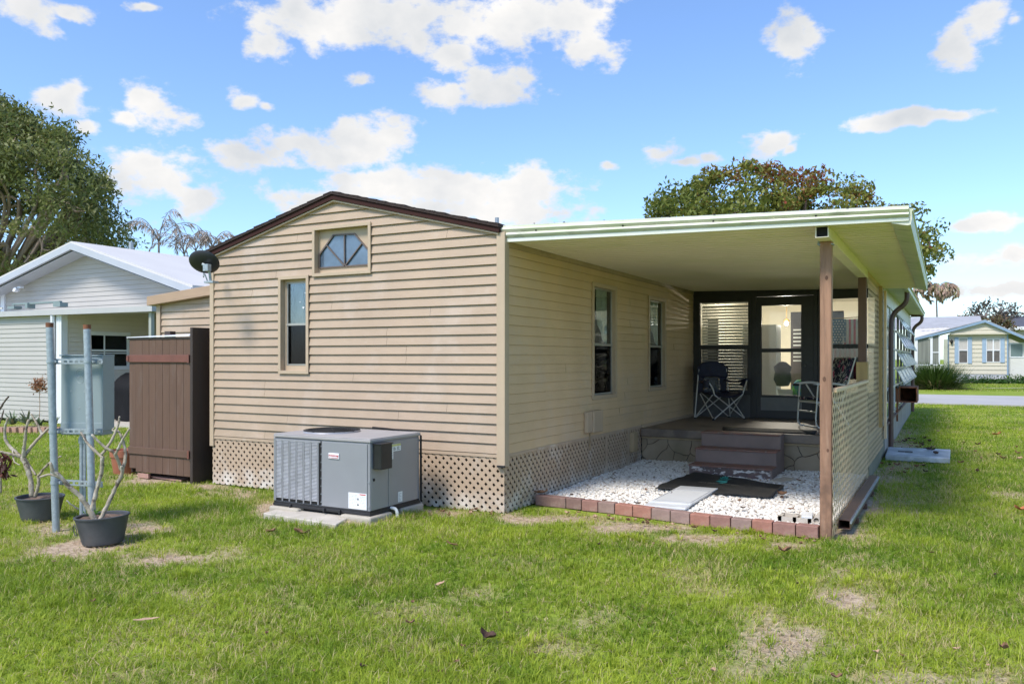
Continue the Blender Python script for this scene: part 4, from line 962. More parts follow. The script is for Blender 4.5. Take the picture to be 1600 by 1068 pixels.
od = ['first brick of the gravel edging counted from the beige lattice, longer than the rest', 'second brick of the gravel edging from the lattice skirting, dark red', 'third brick of the gravel edging from the lattice skirting, dull red', 'fourth brick of the gravel edging from the lattice skirting, greyed',
      'fifth brick of the gravel edging from the lattice skirting, bright red', 'sixth brick of the edging, bright red, left of the white ramp panel', 'seventh brick of the edging, greyed red, in front of the white ramp panel', 'eighth brick of the edging, greyed, at the right end of the white ramp panel',
      'sixth brick of the gravel edging counted back from the front post, bright red', 'fifth brick of the gravel edging counted back from the front post, dull red', 'fourth brick of the gravel edging counted back from the front post, greyed', 'third brick of the gravel edging counted back from the front post, bright red',
      'second brick of the gravel edging counted back from the front post, dull red', 'last brick of the gravel edging, touching the front post']
for i in range(14):
    a_, b_ = bp[i], bp[i + 1]; d = (b_ - a_); L = d.length; d.normalize(); nrm = Vector((-d.y, d.x, 0)); c_ = (a_ + b_) / 2 + nrm * .05
    M_ = Matrix((d, nrm, Vector((0, 0, 1)))).transposed() @ Matrix.Rotation(rad(random.uniform(-1.5, 1.5)), 3, 'X')
    w = MB(); w.obox(c_ + Vector((0, 0, .048 + random.uniform(-.003, .003))), L - .007, .098, .105, M_)
    o = w.build('brick', M_bk[bkc[i]], None, bevel=.007, seg=2, origin=(c_.x, c_.y, 0)); tag(o, od[i], 'brick', 'red bricks edging the gravel bed')
w = MB(); w.add([(XW + .02, bp[0].y + .12, .03), (bp[-1].x, bp[-1].y + .1, .03), (SX0 - .06, 10.77, .035), (XW + .02, 10.77, .035)], [(0, 1, 2, 3)])
tag(w.build('gravel_bed', mat('gravel_bed_base', (.33, .30, .26), .95, .2, 20)), 'bed under the white gravel', kind='structure')
# stones
ico = bmesh.new(); bmesh.ops.create_icosphere(ico, subdivisions=1, radius=1); iv = np.array([v.co[:] for v in ico.verts]); ifc = np.array([[v.index for v in f.verts] for f in ico.faces]); ico.free()
def stones(P, rmin, rmax, flat=.62):
    n = len(P); V = np.repeat(iv[None], n, 0) * RNG.uniform(.75, 1.15, (n, len(iv), 1))
    R = RNG.uniform(rmin, rmax, (n, 1, 1)) * RNG.uniform(.75, 1.25, (n, 1, 3)); V = V * R; V[:, :, 2] *= flat
    th = RNG.uniform(0, 6.28, n); ph = RNG.uniform(-.6, .6, n); c, s = np.cos(th)[:, None], np.sin(th)[:, None]
    x, y, z = V[..., 0], V[..., 1], V[..., 2]; cp, sp = np.cos(ph)[:, None], np.sin(ph)[:, None]
    y, z = y * cp - z * sp, y * sp + z * cp
    V = np.stack([x * c - y * s, x * s + y * c, z], -1) + P[:, None, :]
    F = ifc[None] + (np.arange(n) * len(iv))[:, None, None]
    return V.reshape(-1, 3), F.reshape(-1, 3), np.repeat(RNG.random(n), len(iv))
m_, nt_, b_ = newmat('white_marble_chips'); a_ = nn(nt_, 'ShaderNodeAttribute'); a_.attribute_name = 'tint'
r_ = nn(nt_, 'ShaderNodeValToRGB'); nt_.links.new(a_.outputs['Fac'], r_.inputs[0]); e_ = r_.color_ramp.elements
e_[0].position = 0; e_[0].color = (.22, .18, .14, 1); e_[1].position = 1; e_[1].color = (.82, .79, .74, 1)
for p_, c_ in ((.06, (.34, .28, .22)), (.10, (.58, .53, .47)), (.5, (.74, .71, .65))): x_ = e_.new(p_); x_.color = (*c_, 1)
nt_.links.new(r_.outputs[0], b_.inputs['Base Color']); b_.inputs['Roughness'].default_value = .8; M_grav = m_
NS = 30000
sx = RNG.uniform(XW + .03, SX0 - .05, NS); sy = RNG.uniform(7.1, 10.76, NS)
fy = np.interp(sx, [bp[i].x for i in range(15)], [bp[i].y + .115 for i in range(15)])
keep = (sy > fy) & ~((sx > -2.82) & (sx < -1.80) & (sy > 9.86)); sx, sy = sx[keep], sy[keep]
hz = .055 + .035 * (vnoise(sx, sy, 1.6, 21) - .5) + RNG.uniform(-.012, .008, len(sx)) + .03 * np.clip((sy - 9.9) / .8, 0, 1) * (sx < -2.8)
V_, F_, T_ = stones(np.stack([sx, sy, hz], -1), .0115, .024)
thin = np.repeat(np.clip((vnoise(sx, sy, 1.1, 33) - .56) * 3, 0, .9) * (sx > -1.9), len(iv))
T_ = np.where(RNG.random(len(T_)) < 0, T_, np.clip(np.where(np.repeat(RNG.random(len(sx)) < .55, len(iv)), T_ * (1 - np.clip(thin * 1.6, 0, .98)), T_), 0, 1))
gv = npmesh('white_gravel', V_, F_, M_grav, tint=T_, origin=(-2.3, 9, 0)); tag(gv, 'white marble chip gravel filling the bed beside the porch steps', 'gravel', kind='stuff')
# brown bits and leaves on the gravel
w = MB(); random.seed(5)
M_leafb = mat('dry_leaf', (.22, .115, .06), .8, .35, 30, stains=[((.10, .05, .03), 20, .5, .7, .7, (1, 1, 1))]); M_leafd = mat('dark_dry_leaf', (.07, .035, .022), .8, .3, 30); M_leafp = mat('pale_dry_leaf', (.46, .30, .19), .8, .2, 30)
def leaf_mesh(L, wd, curl, seed):
    rr = random.Random(seed); mb = MB(); n = 7
    for i in range(n + 1):
        t = i / n; hw = wd * .5 * math.sin(math.pi * min(1, t * .92 + .06)) ** .8; x = (t - .5) * L; z = curl * (math.cos((t - .5) * 2.6) * -1 + 1) + rr.uniform(0, .004)
        for j, s in enumerate((-1, -.5, 0, .5, 1)): mb.v.append((x, hw * s, z + abs(s) * curl * .7 * (1 + .4 * math.sin(t * 9 + seed)) + rr.uniform(-.001, .001) + .004))
    for i in range(n):
        for j in range(4): a0 = i * 5 + j; mb.f.append((a0, a0 + 5, a0 + 6, a0 + 1))
    return mb
def put_leaf(u, v, L, wd, curl, m, label, rot, group='dry leaves on the lawn', z=.02, name='fallen_leaf'):
    o = leaf_mesh(L, wd, curl, int(u)).build(name, m); o.location = PG(u, v, z); o.rotation_euler = (random.uniform(-.2, .2), random.uniform(-.2, .2), rot)
    md = o.modifiers.new('thickness', 'SOLIDIFY'); md.thickness = .0012
    return tag(o, label, 'leaf', group)
for i, (u, v) in enumerate([(893, 774), (944, 783), (995, 787), (1009, 766), (1048, 772), (1156, 783), (1160, 794), (1236, 796), (1222, 778), (1248, 751), (1240, 758)]):
    put_leaf(u, v, .06, .035, .012, M_leafb if i % 2 else M_leafd, 'small brown leaf lying on the white gravel', random.uniform(0, 3), 'brown leaves on the gravel', .09)
put_leaf(1222, 773, .10, .08, .03, M_leafb, 'large curled brown leaf at the right tip of the black mat', .6, 'brown leaves on the gravel', .08)
put_leaf(846, 771, .14, .07, .03, M_leafb, 'curled brown leaf on top of the first edging brick by the lattice', .2, 'brown leaves on the gravel', .11)

# ------------------------------------------------------------------ steps, mats, panel, block
st = thing('porch_steps', (-2.31, 9.83, 0), 'three precast concrete steps in worn brown and red paint', 'steps')
TS = [(9.83, .185), (10.13, .362), (10.42, .545)]
w = MB(); x0, x1 = -2.81, -1.80
prf = [(9.845, -.02)]
for i, (y, z) in enumerate(TS):
    prf.append((y + .015, z - .022)); prf.append((TS[i + 1][0] + .015 if i < 2 else 10.69, z - .022))
prf.append((10.69, -.02)); w.prism([(x0 + .004, y, z) for y, z in prf], (1, 0, 0), x1 - x0 - .008)
w.build('step_body', M_stepr, st, bevel=.004)
w = MB(); w.box(x0 + .02, 9.8425, .03, x1 - .02, 9.8445, .165); w.build('peeling_riser', M_stepw, st)
for i, (y, z) in enumerate(TS):
    w = MB(); w.box(x0, y, z - .0215, x1, (TS[i + 1][0] + .014) if i < 2 else 10.695, z); t_ = w.build('tread', M_stept, st, bevel=.008, seg=2)
w = MB(); w.box(x1 - .0035, 9.86, .08, x1 + .003, 10.68, .12) if False else None
M_mat = mat('black_rubber_mat', (.012, .012, .013), .75, .3, 30, bump=.5, bs=90, stains=[((.035, .034, .032), 6, .5, .7, .6, (1, 1, 1))])
def cloth_quad(A, B, C_, D_, nu, nv, zf, m, name, origin, t=.008, ragged=.012):
    w = MB()
    for i in range(nu + 1):
        for j in range(nv + 1):
            s, t_ = i / nu, j / nv; p = (A * (1 - s) + D_ * s) * (1 - t_) + (B * (1 - s) + C_ * s) * t_
            e = ragged if (i in (0, nu) or j in (0, nv)) else 0
            w.v.append((p.x + random.uniform(-e, e), p.y + random.uniform(-e, e), zf(s, t_, p)))
    for i in range(nu):
        for j in range(nv): a0 = i * (nv + 1) + j; w.f.append((a0, a0 + nv + 1, a0 + nv + 2, a0 + 1))
    o = w.build(name, m, None, smooth=True, origin=origin); md = o.modifiers.new('thickness', 'SOLIDIFY'); md.thickness = t; md.offset = 1
    return o
A_, B_, C_, D_ = PG(1022, 764, .08), PG(1079, 739.5, .09), PG(1227, 760, .08), PG(1203, 779, .08)
B_.y = 9.80; C_.y = min(C_.y, 9.80)
def matz(s, t, p): return .087 + .008 * math.sin(s * 9 + t * 3) * math.sin(t * 5 + s * 4) + .006 * mnoise.noise(Vector((p.x * 5, p.y * 5, 0))) + .004
dm = thing('doormat', (-2.2, 9.1, .08), 'black doormat with a teal palm emblem on the white gravel', 'doormat')
o = cloth_quad(A_, B_, C_, D_, 30, 18, matz, M_mat, 'mat', (-2.2, 9.1, .08)); o.location = (0, 0, 0); o.parent = dm; ORG[o.name] = org(dm)
M_teal = mat('teal_print', (.02, .36, .34), .7, .2, 20)
def flatmark(mb, pts, z): mb.add([(p.x, p.y, z) for p in pts], [tuple(range(len(pts)))])
w = MB(); ZM = .1145
def em(x, y): return PG(1020 + x * .13125, 730 + y * .13125, .10)       # coordinates in the close-up of the emblem
for (c, a) in (((845, 160), (775, 150)), ((845, 160), (800, 128)), ((845, 160), (835, 116)), ((845, 160), (870, 112)), ((845, 160), (905, 122)), ((845, 160), (940, 150)), ((845, 160), (915, 165))):
    p, q = em(*c), em(*a); d = (q - p); n_ = Vector((-d.y, d.x, 0)).normalized() * .018; md_ = p + d * .5
    flatmark(w, [p, md_ + n_, q, md_ - n_], ZM)
flatmark(w, [em(750, 180), em(790, 166), em(890, 172), em(885, 190), em(800, 186)], ZM + .0003); flatmark(w, [em(775, 196), em(880, 186), em(880, 196), em(820, 204)], ZM + .0006)
w.build('palm_emblem', M_teal, dm)
w = MB(); random.seed(2)
for k in range(26):
    x = 545 + k * 18.5
    if k in (5, 13, 14, 20): continue
    y = 190 + (x - 545) * .085; p = em(x, y); hgt = random.uniform(.035, .055)
    w.add([(p.x - .004, p.y, ZM), (p.x + .004, p.y, ZM), (p.x + .004, p.y + hgt, ZM), (p.x - .004, p.y + hgt, ZM)], [(0, 1, 2, 3)])
    if k % 2: w.add([(p.x - .004, p.y + hgt * .45, ZM + .0002), (p.x + .016, p.y + hgt * .45, ZM + .0002), (p.x + .016, p.y + hgt * .6, ZM + .0002), (p.x - .004, p.y + hgt * .6, ZM + .0002)], [(0, 1, 2, 3)])
w.build('worn_lettering', mat('faded_print', (.16, .15, .11), .8), dm)
# porch mat
A2, B2, C2, D2 = Vector((-2.05, 10.85, 0)), Vector((-2.65, 11.55, 0)), Vector((-1.45, 11.45, 0)), Vector((-1.30, 10.82, 0))
o = cloth_quad(Vector((-2.62, 10.80, 0)), Vector((-2.75, 11.35, 0)), Vector((-1.50, 11.38, 0)), Vector((-1.45, 10.84, 0)), 12, 6, lambda s, t, p: .5345, M_mat, 'porch_mat', (-2, 11, .53), .007, .002); tag(o, 'thin black mat on the porch floor above the steps', 'mat')
# white ramp panel in two pieces
rp = thing('plastic_ramp', (-2.33, 8, .06), 'flat white plastic threshold panel lying on the gravel before the mat', 'panel')
M_pan = mat('white_plastic_panel', (.66, .67, .68), .35, .05, 4, stains=[((.45, .46, .47), 6, .55, .75, .4, (1, 1, 1))])
A_, B_, C_, D_ = PG(1003, 796, .06), PG(1063, 765, .06), PG(1122, 769, .06), PG(1069, 801, .06)
def bil(s, t): return (A_ * (1 - s) + D_ * s) * (1 - t) + (B_ * (1 - s) + C_ * s) * t
def pan(t0, t1, z, nm):
    w = MB(); w.prism([bil(0, t0) + Vector((0, 0, z)), bil(1, t0) + Vector((0, 0, z)), bil(1, t1) + Vector((0, 0, z)), bil(0, t1) + Vector((0, 0, z))], (0, 0, 1), .022); w.build(nm, M_pan, rp, bevel=.004)
pan(.03, .165, .018, 'panel_lip'); pan(.172, 1, .026, 'panel_board')
w = MB()
for (s0, t0, s1, t1) in ((.08, .80, .95, .80), (.08, .24, .95, .24), (.05, .24, .05, .8), (.95, .24, .95, .8)):
    a_, b_ = bil(s0, t0), bil(s1, t1); w.beam(a_ + Vector((0, 0, .0485)), b_ + Vector((0, 0, .0485)), .008, .004)
w.build('panel_groove', mat('panel_shadow_groove', (.35, .36, .37), .5), rp)
# concrete block and corrugated pipe beside the post
cb = MB(); c_ = PG(1252, 818, .06); cb.obox((c_.x - .0, c_.y + .12, .045), .36, .18, .03); 
for dx in (-.185, -.06, .065, .185): cb.obox((c_.x + dx, c_.y + .12, .075), .03, .20, .06)
cb.obox((c_.x, c_.y + .035, .075), .40, .03, .06); cb.obox((c_.x, c_.y + .205, .075), .40, .03, .06)
# (sunk in the gravel, a white paver lies on it)
o = cb.build('concrete_block', M_conc, None, origin=(c_.x, c_.y, .03)); tag(o, 'grey hollow concrete block sunk in the gravel beside the post', 'block')
w = MB(); w.obox((c_.x + .03, c_.y + .13, .117), .09, .22, .022, Matrix.Rotation(.12, 3, 'Z')); tag(w.build('wood_offcut', M_pan, None, bevel=.003, origin=(c_.x, c_.y, .15)), 'short white slat lying across the hollow block', 'slat')
p = PG(1276, 816, .08); w = MB(); w.tube([(p.x, p.y - .02, .10), (p.x - .01, p.y + .35, .09)], .030, 14, cap=False); w.tube([(p.x, p.y - .02, .10), (p.x - .01, p.y + .35, .09)], .024, 14, cap=False); w.lathe((p.x, p.y - .02, .1), [(.024, 0), (.030, 0)], 14, Matrix.Rotation(rad(90), 3, 'X')); tag(w.build('pipe_piece', mat('rusty_white_pipe', (.55, .50, .44), .6, .2, 20), None, smooth='auto', origin=(p.x, p.y, .08)), 'short piece of pale pipe beside the foot of the front post', 'pipe')
w = MB(); a_ = PG(1212, 755, .05); w.obox((a_.x + .06, a_.y + .15, .06), .17, .40, .05, Matrix.Rotation(-.25, 3, 'Z')); tag(w.build('grey_paver', M_conc, None, bevel=.006, origin=(a_.x, a_.y, .05)), 'grey paver in the gravel at the right foot of the steps', 'paver')
# dark downspout piece on the ground beside the lattice
dsx = thing('loose_downspout', (-.77, 7.5, 0), 'loose dark brown rectangular downspout lying along the foot of the lattice', 'downspout')
a_, b_ = PG(1323, 833, .0), PG(1363, 757, 0); a_.z = .075; b_.z = .075; a_.x += -.02; b_.x += .02
w = MB(); d = (b_ - a_).normalized(); r_ = Vector((d.y, -d.x, 0)); W2, H2 = .048, .040
def ring(c, W_, H_): return [c + r_ * sx_ * W_ + Vector((0, 0, sz_ * H_)) for sx_, sz_ in ((-1, -1), (1, -1), (1, 1), (-1, 1))]
ro0, ro1, ri0, ri1 = ring(a_, W2, H2), ring(b_, W2, H2), ring(a_ - d * .0005, W2 - .006, H2 - .006), ring(a_ + d * .9, W2 - .006, H2 - .006)
w.add(ro0 + ro1 + ri0 + ri1, [(i, (i + 1) % 4, (i + 1) % 4 + 4, i + 4) for i in range(4)] + [(i + 8, i + 12, (i + 1) % 4 + 12, (i + 1) % 4 + 8) for i in range(4)] + [(i, i + 8, (i + 1) % 4 + 8, (i + 1) % 4) for i in range(4)] + [(4, 5, 6, 7)])
w.build('tube', M_brownm, dsx, bevel=.003)
w = MB(); L_ = (b_ - a_).length
w.beam(a_ + r_ * .052 + Vector((0, 0, .02)), b_ + r_ * .052 + Vector((0, 0, .02)), .012, .020); w.build('metal_edge', M_galv, dsx)
for t in (.18, .45, .72): q = a_ + d * L_ * t; w = MB(); w.obox((q.x, q.y, .02), .13, .05, .05); w.build('support_block', M_woodd, dsx)
# weathered metal cover lying on the lawn
pd = [PG(*q, 0) for q in ((1383, 719), (1484, 724), (1485, 709), (1388, 705))]
w = MB(); w.prism([q + Vector((0, 0, .0)) for q in pd], (0, 0, 1), .075); cv = thing('metal_cover', tuple(pd[0]), 'flat grey weathered metal utility cover lying in the grass', 'utility cover'); w.build('cover', mat('weathered_zinc', (.33, .36, .37), .55, .2, 6, stains=[((.62, .64, .65), 2.4, .5, .62, .9, (1, 1, 1)), ((.12, .13, .12), 6, .55, .75, .6, (1, 1, 1))]), cv, bevel=.008)
def bp2(s, t): return (pd[0] * (1 - s) + pd[1] * s) * (1 - t) + (pd[3] * (1 - s) + pd[2] * s) * t
w = MB(); q = bp2(.36, .45); w.obox((q.x, q.y, .085), .10, .10, .018); q = bp2(.24, .5); w.obox((q.x, q.y, .081), .10, .12, .008); w.build('latch', mat('dark_zinc', (.10, .11, .11), .5, .2, 9), cv)
for i, (s, t) in enumerate(((.70, .75), (.78, .35), (.66, .8))):
    q = bp2(s, t); o = leaf_mesh(.11, .07, .03, i + 50).build('fallen_leaf', M_leafd); o.location = (q.x, q.y, .078); o.rotation_euler = (.1, .1, i * 1.3); tag(o, 'dark curled leaf lying on the metal cover', 'leaf', 'leaves on the metal cover')

# ------------------------------------------------------------------ packaged air conditioner on concrete blocks
AX0, AX1, AY0, AY1, AZ0, AZ1 = -5.62, -4.475, 5.64, 6.40, .105, .785
M_ac = mat('satin_grey_sheet_metal', (.31, .31, .325), .42, .05, 2.5, metal=.25, stains=[((.30, .31, .33), 3, .5, .7, .4, (1, 1, .5))])
M_acl = mat('silver_coil_guard', (.66, .67, .70), .45, .12, 18, metal=.3)
ac = thing('air_conditioner', (-5.05, 6.0, 0), 'grey packaged air conditioner with louvred left side on concrete blocks', 'air conditioner')
w = MB(); w.box(AX0 + .004, AY0 + .004, AZ0 + .03, AX1 - .004, AY1 - .004, AZ1 - .03); w.build('cabinet', M_ac, ac, bevel=.004)
w = MB(); w.box(AX0 - .008, AY0 - .008, AZ1 - .03, AX1 + .008, AY1 + .01, AZ1 - .004); w.box(AX0 - .004, AY0 - .004, AZ1 - .0038, AX1 + .004, AY1 + .006, AZ1 + .004); tp = w.build('top_panel', mat('dull_grey_top', (.36, .34, .33), .5, .08, 4), ac, bevel=.004)
xs_ = AX0 + .58                                    # end of the coil side
w = MB(); w.box(xs_ + .012, AY0 - .004, AZ0 + .045, AX1 - .03, AY0 + .002, AZ1 - .045); w.build('front_panel', M_ac, ac, bevel=.002)
w = MB(); w.box(AX1 - .002, AY0 + .01, AZ0 + .045, AX1 + .002, AY0 + .26, AZ1 - .045); w.box(AX1 - .002, AY0 + .266, AZ0 + .045, AX1 + .003, AY1 - .012, AZ1 - .045); w.build('side_panel', M_ac, ac, bevel=.002)
w = MB(); w.box(AX0 + .02, AY0 - .0015, AZ0 + .05, xs_, AY0 + .001, AZ1 - .04); cg = w.build('coil_guard', M_dark, ac)
w = MB(); nc = 6; cw = (xs_ - AX0 - .05) / nc
for c in range(nc):
    x0 = AX0 + .03 + c * cw; z = AZ0 + .075
    while z < AZ1 - .065:
        w.add([(x0, AY0 - .003, z), (x0 + cw * .78, AY0 - .003, z), (x0 + cw * .78, AY0 - .014, z + .0075), (x0, AY0 - .014, z + .0075)], [(0, 1, 2, 3)])
        w.add([(x0, AY0 - .014, z + .0075), (x0 + cw * .78, AY0 - .014, z + .0075), (x0 + cw * .78, AY0 - .003, z + .0098), (x0, AY0 - .003, z + .0098)], [(0, 1, 2, 3)]); z += .0128
w.build('louvres', M_acl, ac)
w = MB()
for c in range(nc + 1):
    x0 = AX0 + .03 + c * cw - cw * .20; w.box(x0, AY0 - .012, AZ0 + .05, x0 + cw * .17, AY0 - .002, AZ1 - .042)
w.box(AX0 + .0, AY0 - .012, AZ0 + .05, AX0 + .018, AY0 - .0005, AZ1 - .034); w.box(AX0 + .018, AY0 - .0122, AZ1 - .060, xs_, AY0 - .002, AZ1 - .042)
w.build('guard_bars', M_ac, ac, bevel=.002)
w = MB()
for c in range(nc):
    x0 = AX0 + .035 + c * cw; w.box(x0, AY0 - .0135, AZ0 + .062, x0 + cw * .70, AY0 - .0125, AZ0 + .070)
w.build('drain_slots', M_dark, ac)
w = MB()
for z in np.linspace(AZ0 + .08, AZ1 - .09, 8): w.lathe((xs_ + .006, AY0 - .005, z), [(.006, 0), (.005, .004), (0, .005)], 8, Matrix.Rotation(rad(90), 3, 'X'))
for z in (AZ0 + .08, AZ0 + .3): w.lathe((AX1 - .016, AY0 - .005, z), [(.006, 0), (.005, .004), (0, .005)], 8, Matrix.Rotation(rad(90), 3, 'X'))
w.build('screws', M_galv, ac)
w = MB(); w.box(AX0 - .01, AY0 - .010, AZ0, AX1 + .01, AY1, AZ0 + .026); w.box(AX0 - .004, AY0 - .006, AZ0 + .0262, AX1 + .004, AY1 - .01, AZ0 + .044)
for x in (AX0 + .22, xs_ + .05, AX1 - .33): w.box(x - .01, AY0 - .03, AZ0 - .005, x + .01, AY0 - .008, AZ0 + .03)
w.build('base_rail', mat('black_base_rail', (.02, .02, .022), .5, .2, 9), ac, bevel=.003)
w = MB(); w.box(AX0 + .3, AY0 + .03, .02, AX1 - .2, AY0 + .08, AZ0 - .001); w.build('base_pan', M_dark, ac)
# fan opening with its wire guard
fc = Vector((AX0 + .36, AY0 + .40, AZ1 + .004)); w = MB(); w.lathe(fc, [(.275, 0), (.27, .012), (.255, .013), (.24, -.03)], 36); w.build('fan_ring', M_ac, ac, smooth='auto')
w = MB(); w.lathe(fc, [(.24, -.028), (.0, -.03)], 30); w.build('fan_well', M_dark, ac)
w = MB()
for r in np.linspace(.03, .27, 13):
    w.tube([fc + Vector((r * math.cos(t), r * math.sin(t), .018 + .012 * (1 - r / .27))) for t in np.linspace(0, 2 * math.pi, 30)], .0026, 4, cap=False)
for t in np.linspace(0, math.pi, 5)[:-1]:
    d = Vector((math.cos(t), math.sin(t), 0)) * .272; w.tube([fc - d + Vector((0, 0, .016)), fc + Vector((0, 0, .03)), fc + d + Vector((0, 0, .016))], .004, 5)
w.build('fan_guard', M_dark, ac)
w = MB()
for k in range(4):
    a = k * math.pi / 2 + .4; d = Vector((math.cos(a), math.sin(a), 0)); e = Vector((-d.y, d.x, 0)); w.add([fc + d * .04 + e * .02 + Vector((0, 0, -.012)), fc + d * .22 + e * .06 + Vector((0, 0, -.006)), fc + d * .22 - e * .06 + Vector((0, 0, -.024)), fc + d * .04 - e * .03 + Vector((0, 0, -.02))], [(0, 1, 2, 3)])
w.build('fan_blades', M_ac, ac)
w = MB(); w.tube([(AX0 + .55, AY1 + .03, AZ1 + .02), (AX0 + .72, AY1 + .05, AZ1 + .012), (AX1 - .2, AY1 + .03, AZ1 + .004), (AX1 - .04, AY1 + .005, AZ1 - .01), (AX1 + .015, AY1 + .0, AZ1 - .03), (AX1 + .018, AY1, AZ0 + .03)], .011, 7); w.build('cable', M_dark, ac, smooth='auto')
# disconnect box, conduit hole, labels, badge, drain
w = MB(); w.box(AX1 + .003, AY0 + .035, AZ1 - .27, AX1 + .095, AY0 + .20, AZ1 - .04); w.box(AX1 + .003, AY0 + .025, AZ1 - .048, AX1 + .105, AY0 + .21, AZ1 - .038); w.build('disconnect_box', mat('black_plastic_box', (.015, .015, .016), .35, .3, 8), ac, bevel=.006)
w = MB(); w.lathe((AX1 + .0035, AY0 + .05, .42), [(.014, 0), (.012, .004), (0, .004)], 12, Matrix.Rotation(rad(90), 3, 'Y')); w.build('hole', M_dark, ac)
M_lab = mat('white_label', (.80, .80, .80), .5, .03, 20); M_yel = mat('yellow_label', (.60, .58, .20), .5, .1, 30); M_ink = mat('label_ink', (.06, .06, .06), .6); M_redl = mat('red_label_ink', (.55, .03, .04), .5)
w = MB(); fz = lambda u, v: PY(u, v, AY0 - .0045)
a_, b_ = fz(549, 783), fz(574, 803); w.box(AX1 - .24, AY0 - .006, AZ0 + .052, AX1 - .035, AY0 - .0042, AZ0 + .195); lb = w.build('warning_label', M_lab, ac)
w = MB()
random.seed(9)
for r in range(9):
    z = AZ0 + .175 - r * .013; x = AX1 - .232
    while x < AX1 - .05:
        L = random.uniform(.008, .03)
        if not (AX1 - .15 < x < AX1 - .115): w.box(x, AY0 - .0064, z, min(x + L, AX1 - .045), AY0 - .0060, z + .0035)
        x += L + .006
w.build('fine_print', mat('grey_print', (.42, .42, .44), .6), lb)
w = MB()
for z in (AZ0 + .145, AZ0 + .095): w.add([(AX1 - .143, AY0 - .0066, z - .012), (AX1 - .119, AY0 - .0066, z - .012), (AX1 - .131, AY0 - .0066, z + .012)], [(0, 1, 2)])
w.build('hazard_mark', M_ink, lb)
w = MB(); w.box(AX1 - .115, AY0 - .0065, AZ0 + .180, AX1 - .045, AY0 - .006, AZ0 + .188); w.build('red_print', M_redl, lb)
w = MB(); w.box(AX1 + .0032, AY0 + .272, AZ1 - .14, AX1 + .0045, AY0 + .45, AZ1 - .075); w.box(AX1 + .0032, AY0 + .272, AZ1 - .21, AX1 + .0045, AY0 + .335, AZ1 - .1405); l2 = w.build('rating_label', M_lab, ac)
w = MB(); w.box(AX1 + .0046, AY0 + .273, AZ1 - .094, AX1 + .0052, AY0 + .449, AZ1 - .076); w.build('yellow_band', M_yel, l2)
w = MB()
for r in range(5):
    for c in range(3):
        w.box(AX1 + .0046, AY0 + .28 + c * .055, AZ1 - .105 - r * .0065, AX1 + .0049, AY0 + .28 + c * .055 + random.uniform(.02, .045), AZ1 - .102 - r * .0065)
for r in range(6): w.box(AX1 + .0046, AY0 + .279, AZ1 - .155 - r * .0085, AX1 + .0049, AY0 + .279 + random.uniform(.03, .05), AZ1 - .1525 - r * .0085)
w.build('fine_print', M_ink, l2)
w = MB(); w.box(AX1 + .0032, AY0 + .41, AZ0 + .06, AX1 + .0045, AY0 + .475, AZ0 + .155); l3 = w.build('spec_label', M_lab, ac)
w = MB(); [w.box(AX1 + .0046, AY0 + .418, AZ0 + .07 + r * .013, AX1 + .005, AY0 + .418 + random.uniform(.02, .048), AZ0 + .0745 + r * .013) for r in range(6)]; w.build('fine_print', mat('grey_print', (.42, .42, .44), .6), l3)
bc = PY(522, 712, AY0 - .006); w = MB(); w.box(bc.x - .062, AY0 - .014, bc.z - .026, bc.x + .062, AY0 - .0042, bc.z + .026); bd = w.build('badge', M_lab, ac, bevel=.003)
Mx = Matrix.Translation((bc.x, AY0 - .0150, bc.z + .005)) @ Matrix.Rotation(rad(90), 4, 'X')
text_part('Armstrong', 'badge_lettering', M_redl, bd, Mx, .026, bold=.0006)
text_part('AIR CONDITIONING', 'badge_lettering', M_redl, bd, Matrix.Translation((bc.x, AY0 - .0150, bc.z - .016)) @ Matrix.Rotation(rad(90), 4, 'X'), .0115)
w = MB(); w.tube(arc_pts([(AX1 - .01, AY0 + .30, AZ0 + .025), (AX1 + .075, AY0 + .30, AZ0 + .025), (AX1 + .075, AY0 + .30, .01)], 4), .015, 10); w.tube([(AX1 + .075, AY0 + .30, .07), (AX1 + .075, AY0 + .30, .04)], .019, 10); w.build('drain_pipe', mat('white_pvc', (.72, .72, .68), .35), ac, smooth='auto')
# blocks and slab
M_blk = mat('pale_cast_block', (.40, .36, .29), .85, .1, 6, bump=.4, bs=50, stains=[((.30, .27, .20), 5, .55, .8, .5, (1, 1, 1))])
for (x0, y0, x1, y1, lbl) in ((AX0 - .03, AY0 - .05, AX0 + .34, AY0 + .25, 'pale concrete pad under the left front corner of the air conditioner'), (AX1 - .30, AY0 - .06, AX1 + .05, AY0 + .27, 'pale concrete pad under the right front corner of the air conditioner'), (AX1 - .25, AY1 - .33, AX1 + .04, AY1 + .02, 'pale concrete pad under the right rear corner of the air conditioner')):
    w = MB(); w.box(x0, y0, -.02, x1, y1, AZ0 - .001); tag(w.build('concrete_pad', M_blk, None, bevel=.02, seg=3, origin=(x0, y0, 0)), lbl, 'concrete pad', 'pads under the air conditioner')
sl = [PG(411, 814), PG(525, 833), PG(560, 812), PG(468, 797)]
w = MB(); w.prism([q + Vector((0, 0, -.03)) for q in sl], (0, 0, 1), .108); tag(w.build('stepping_slab', M_conc, None, bevel=.006, origin=tuple(sl[0])), 'flat square concrete slab in the grass before the air conditioner', 'slab')

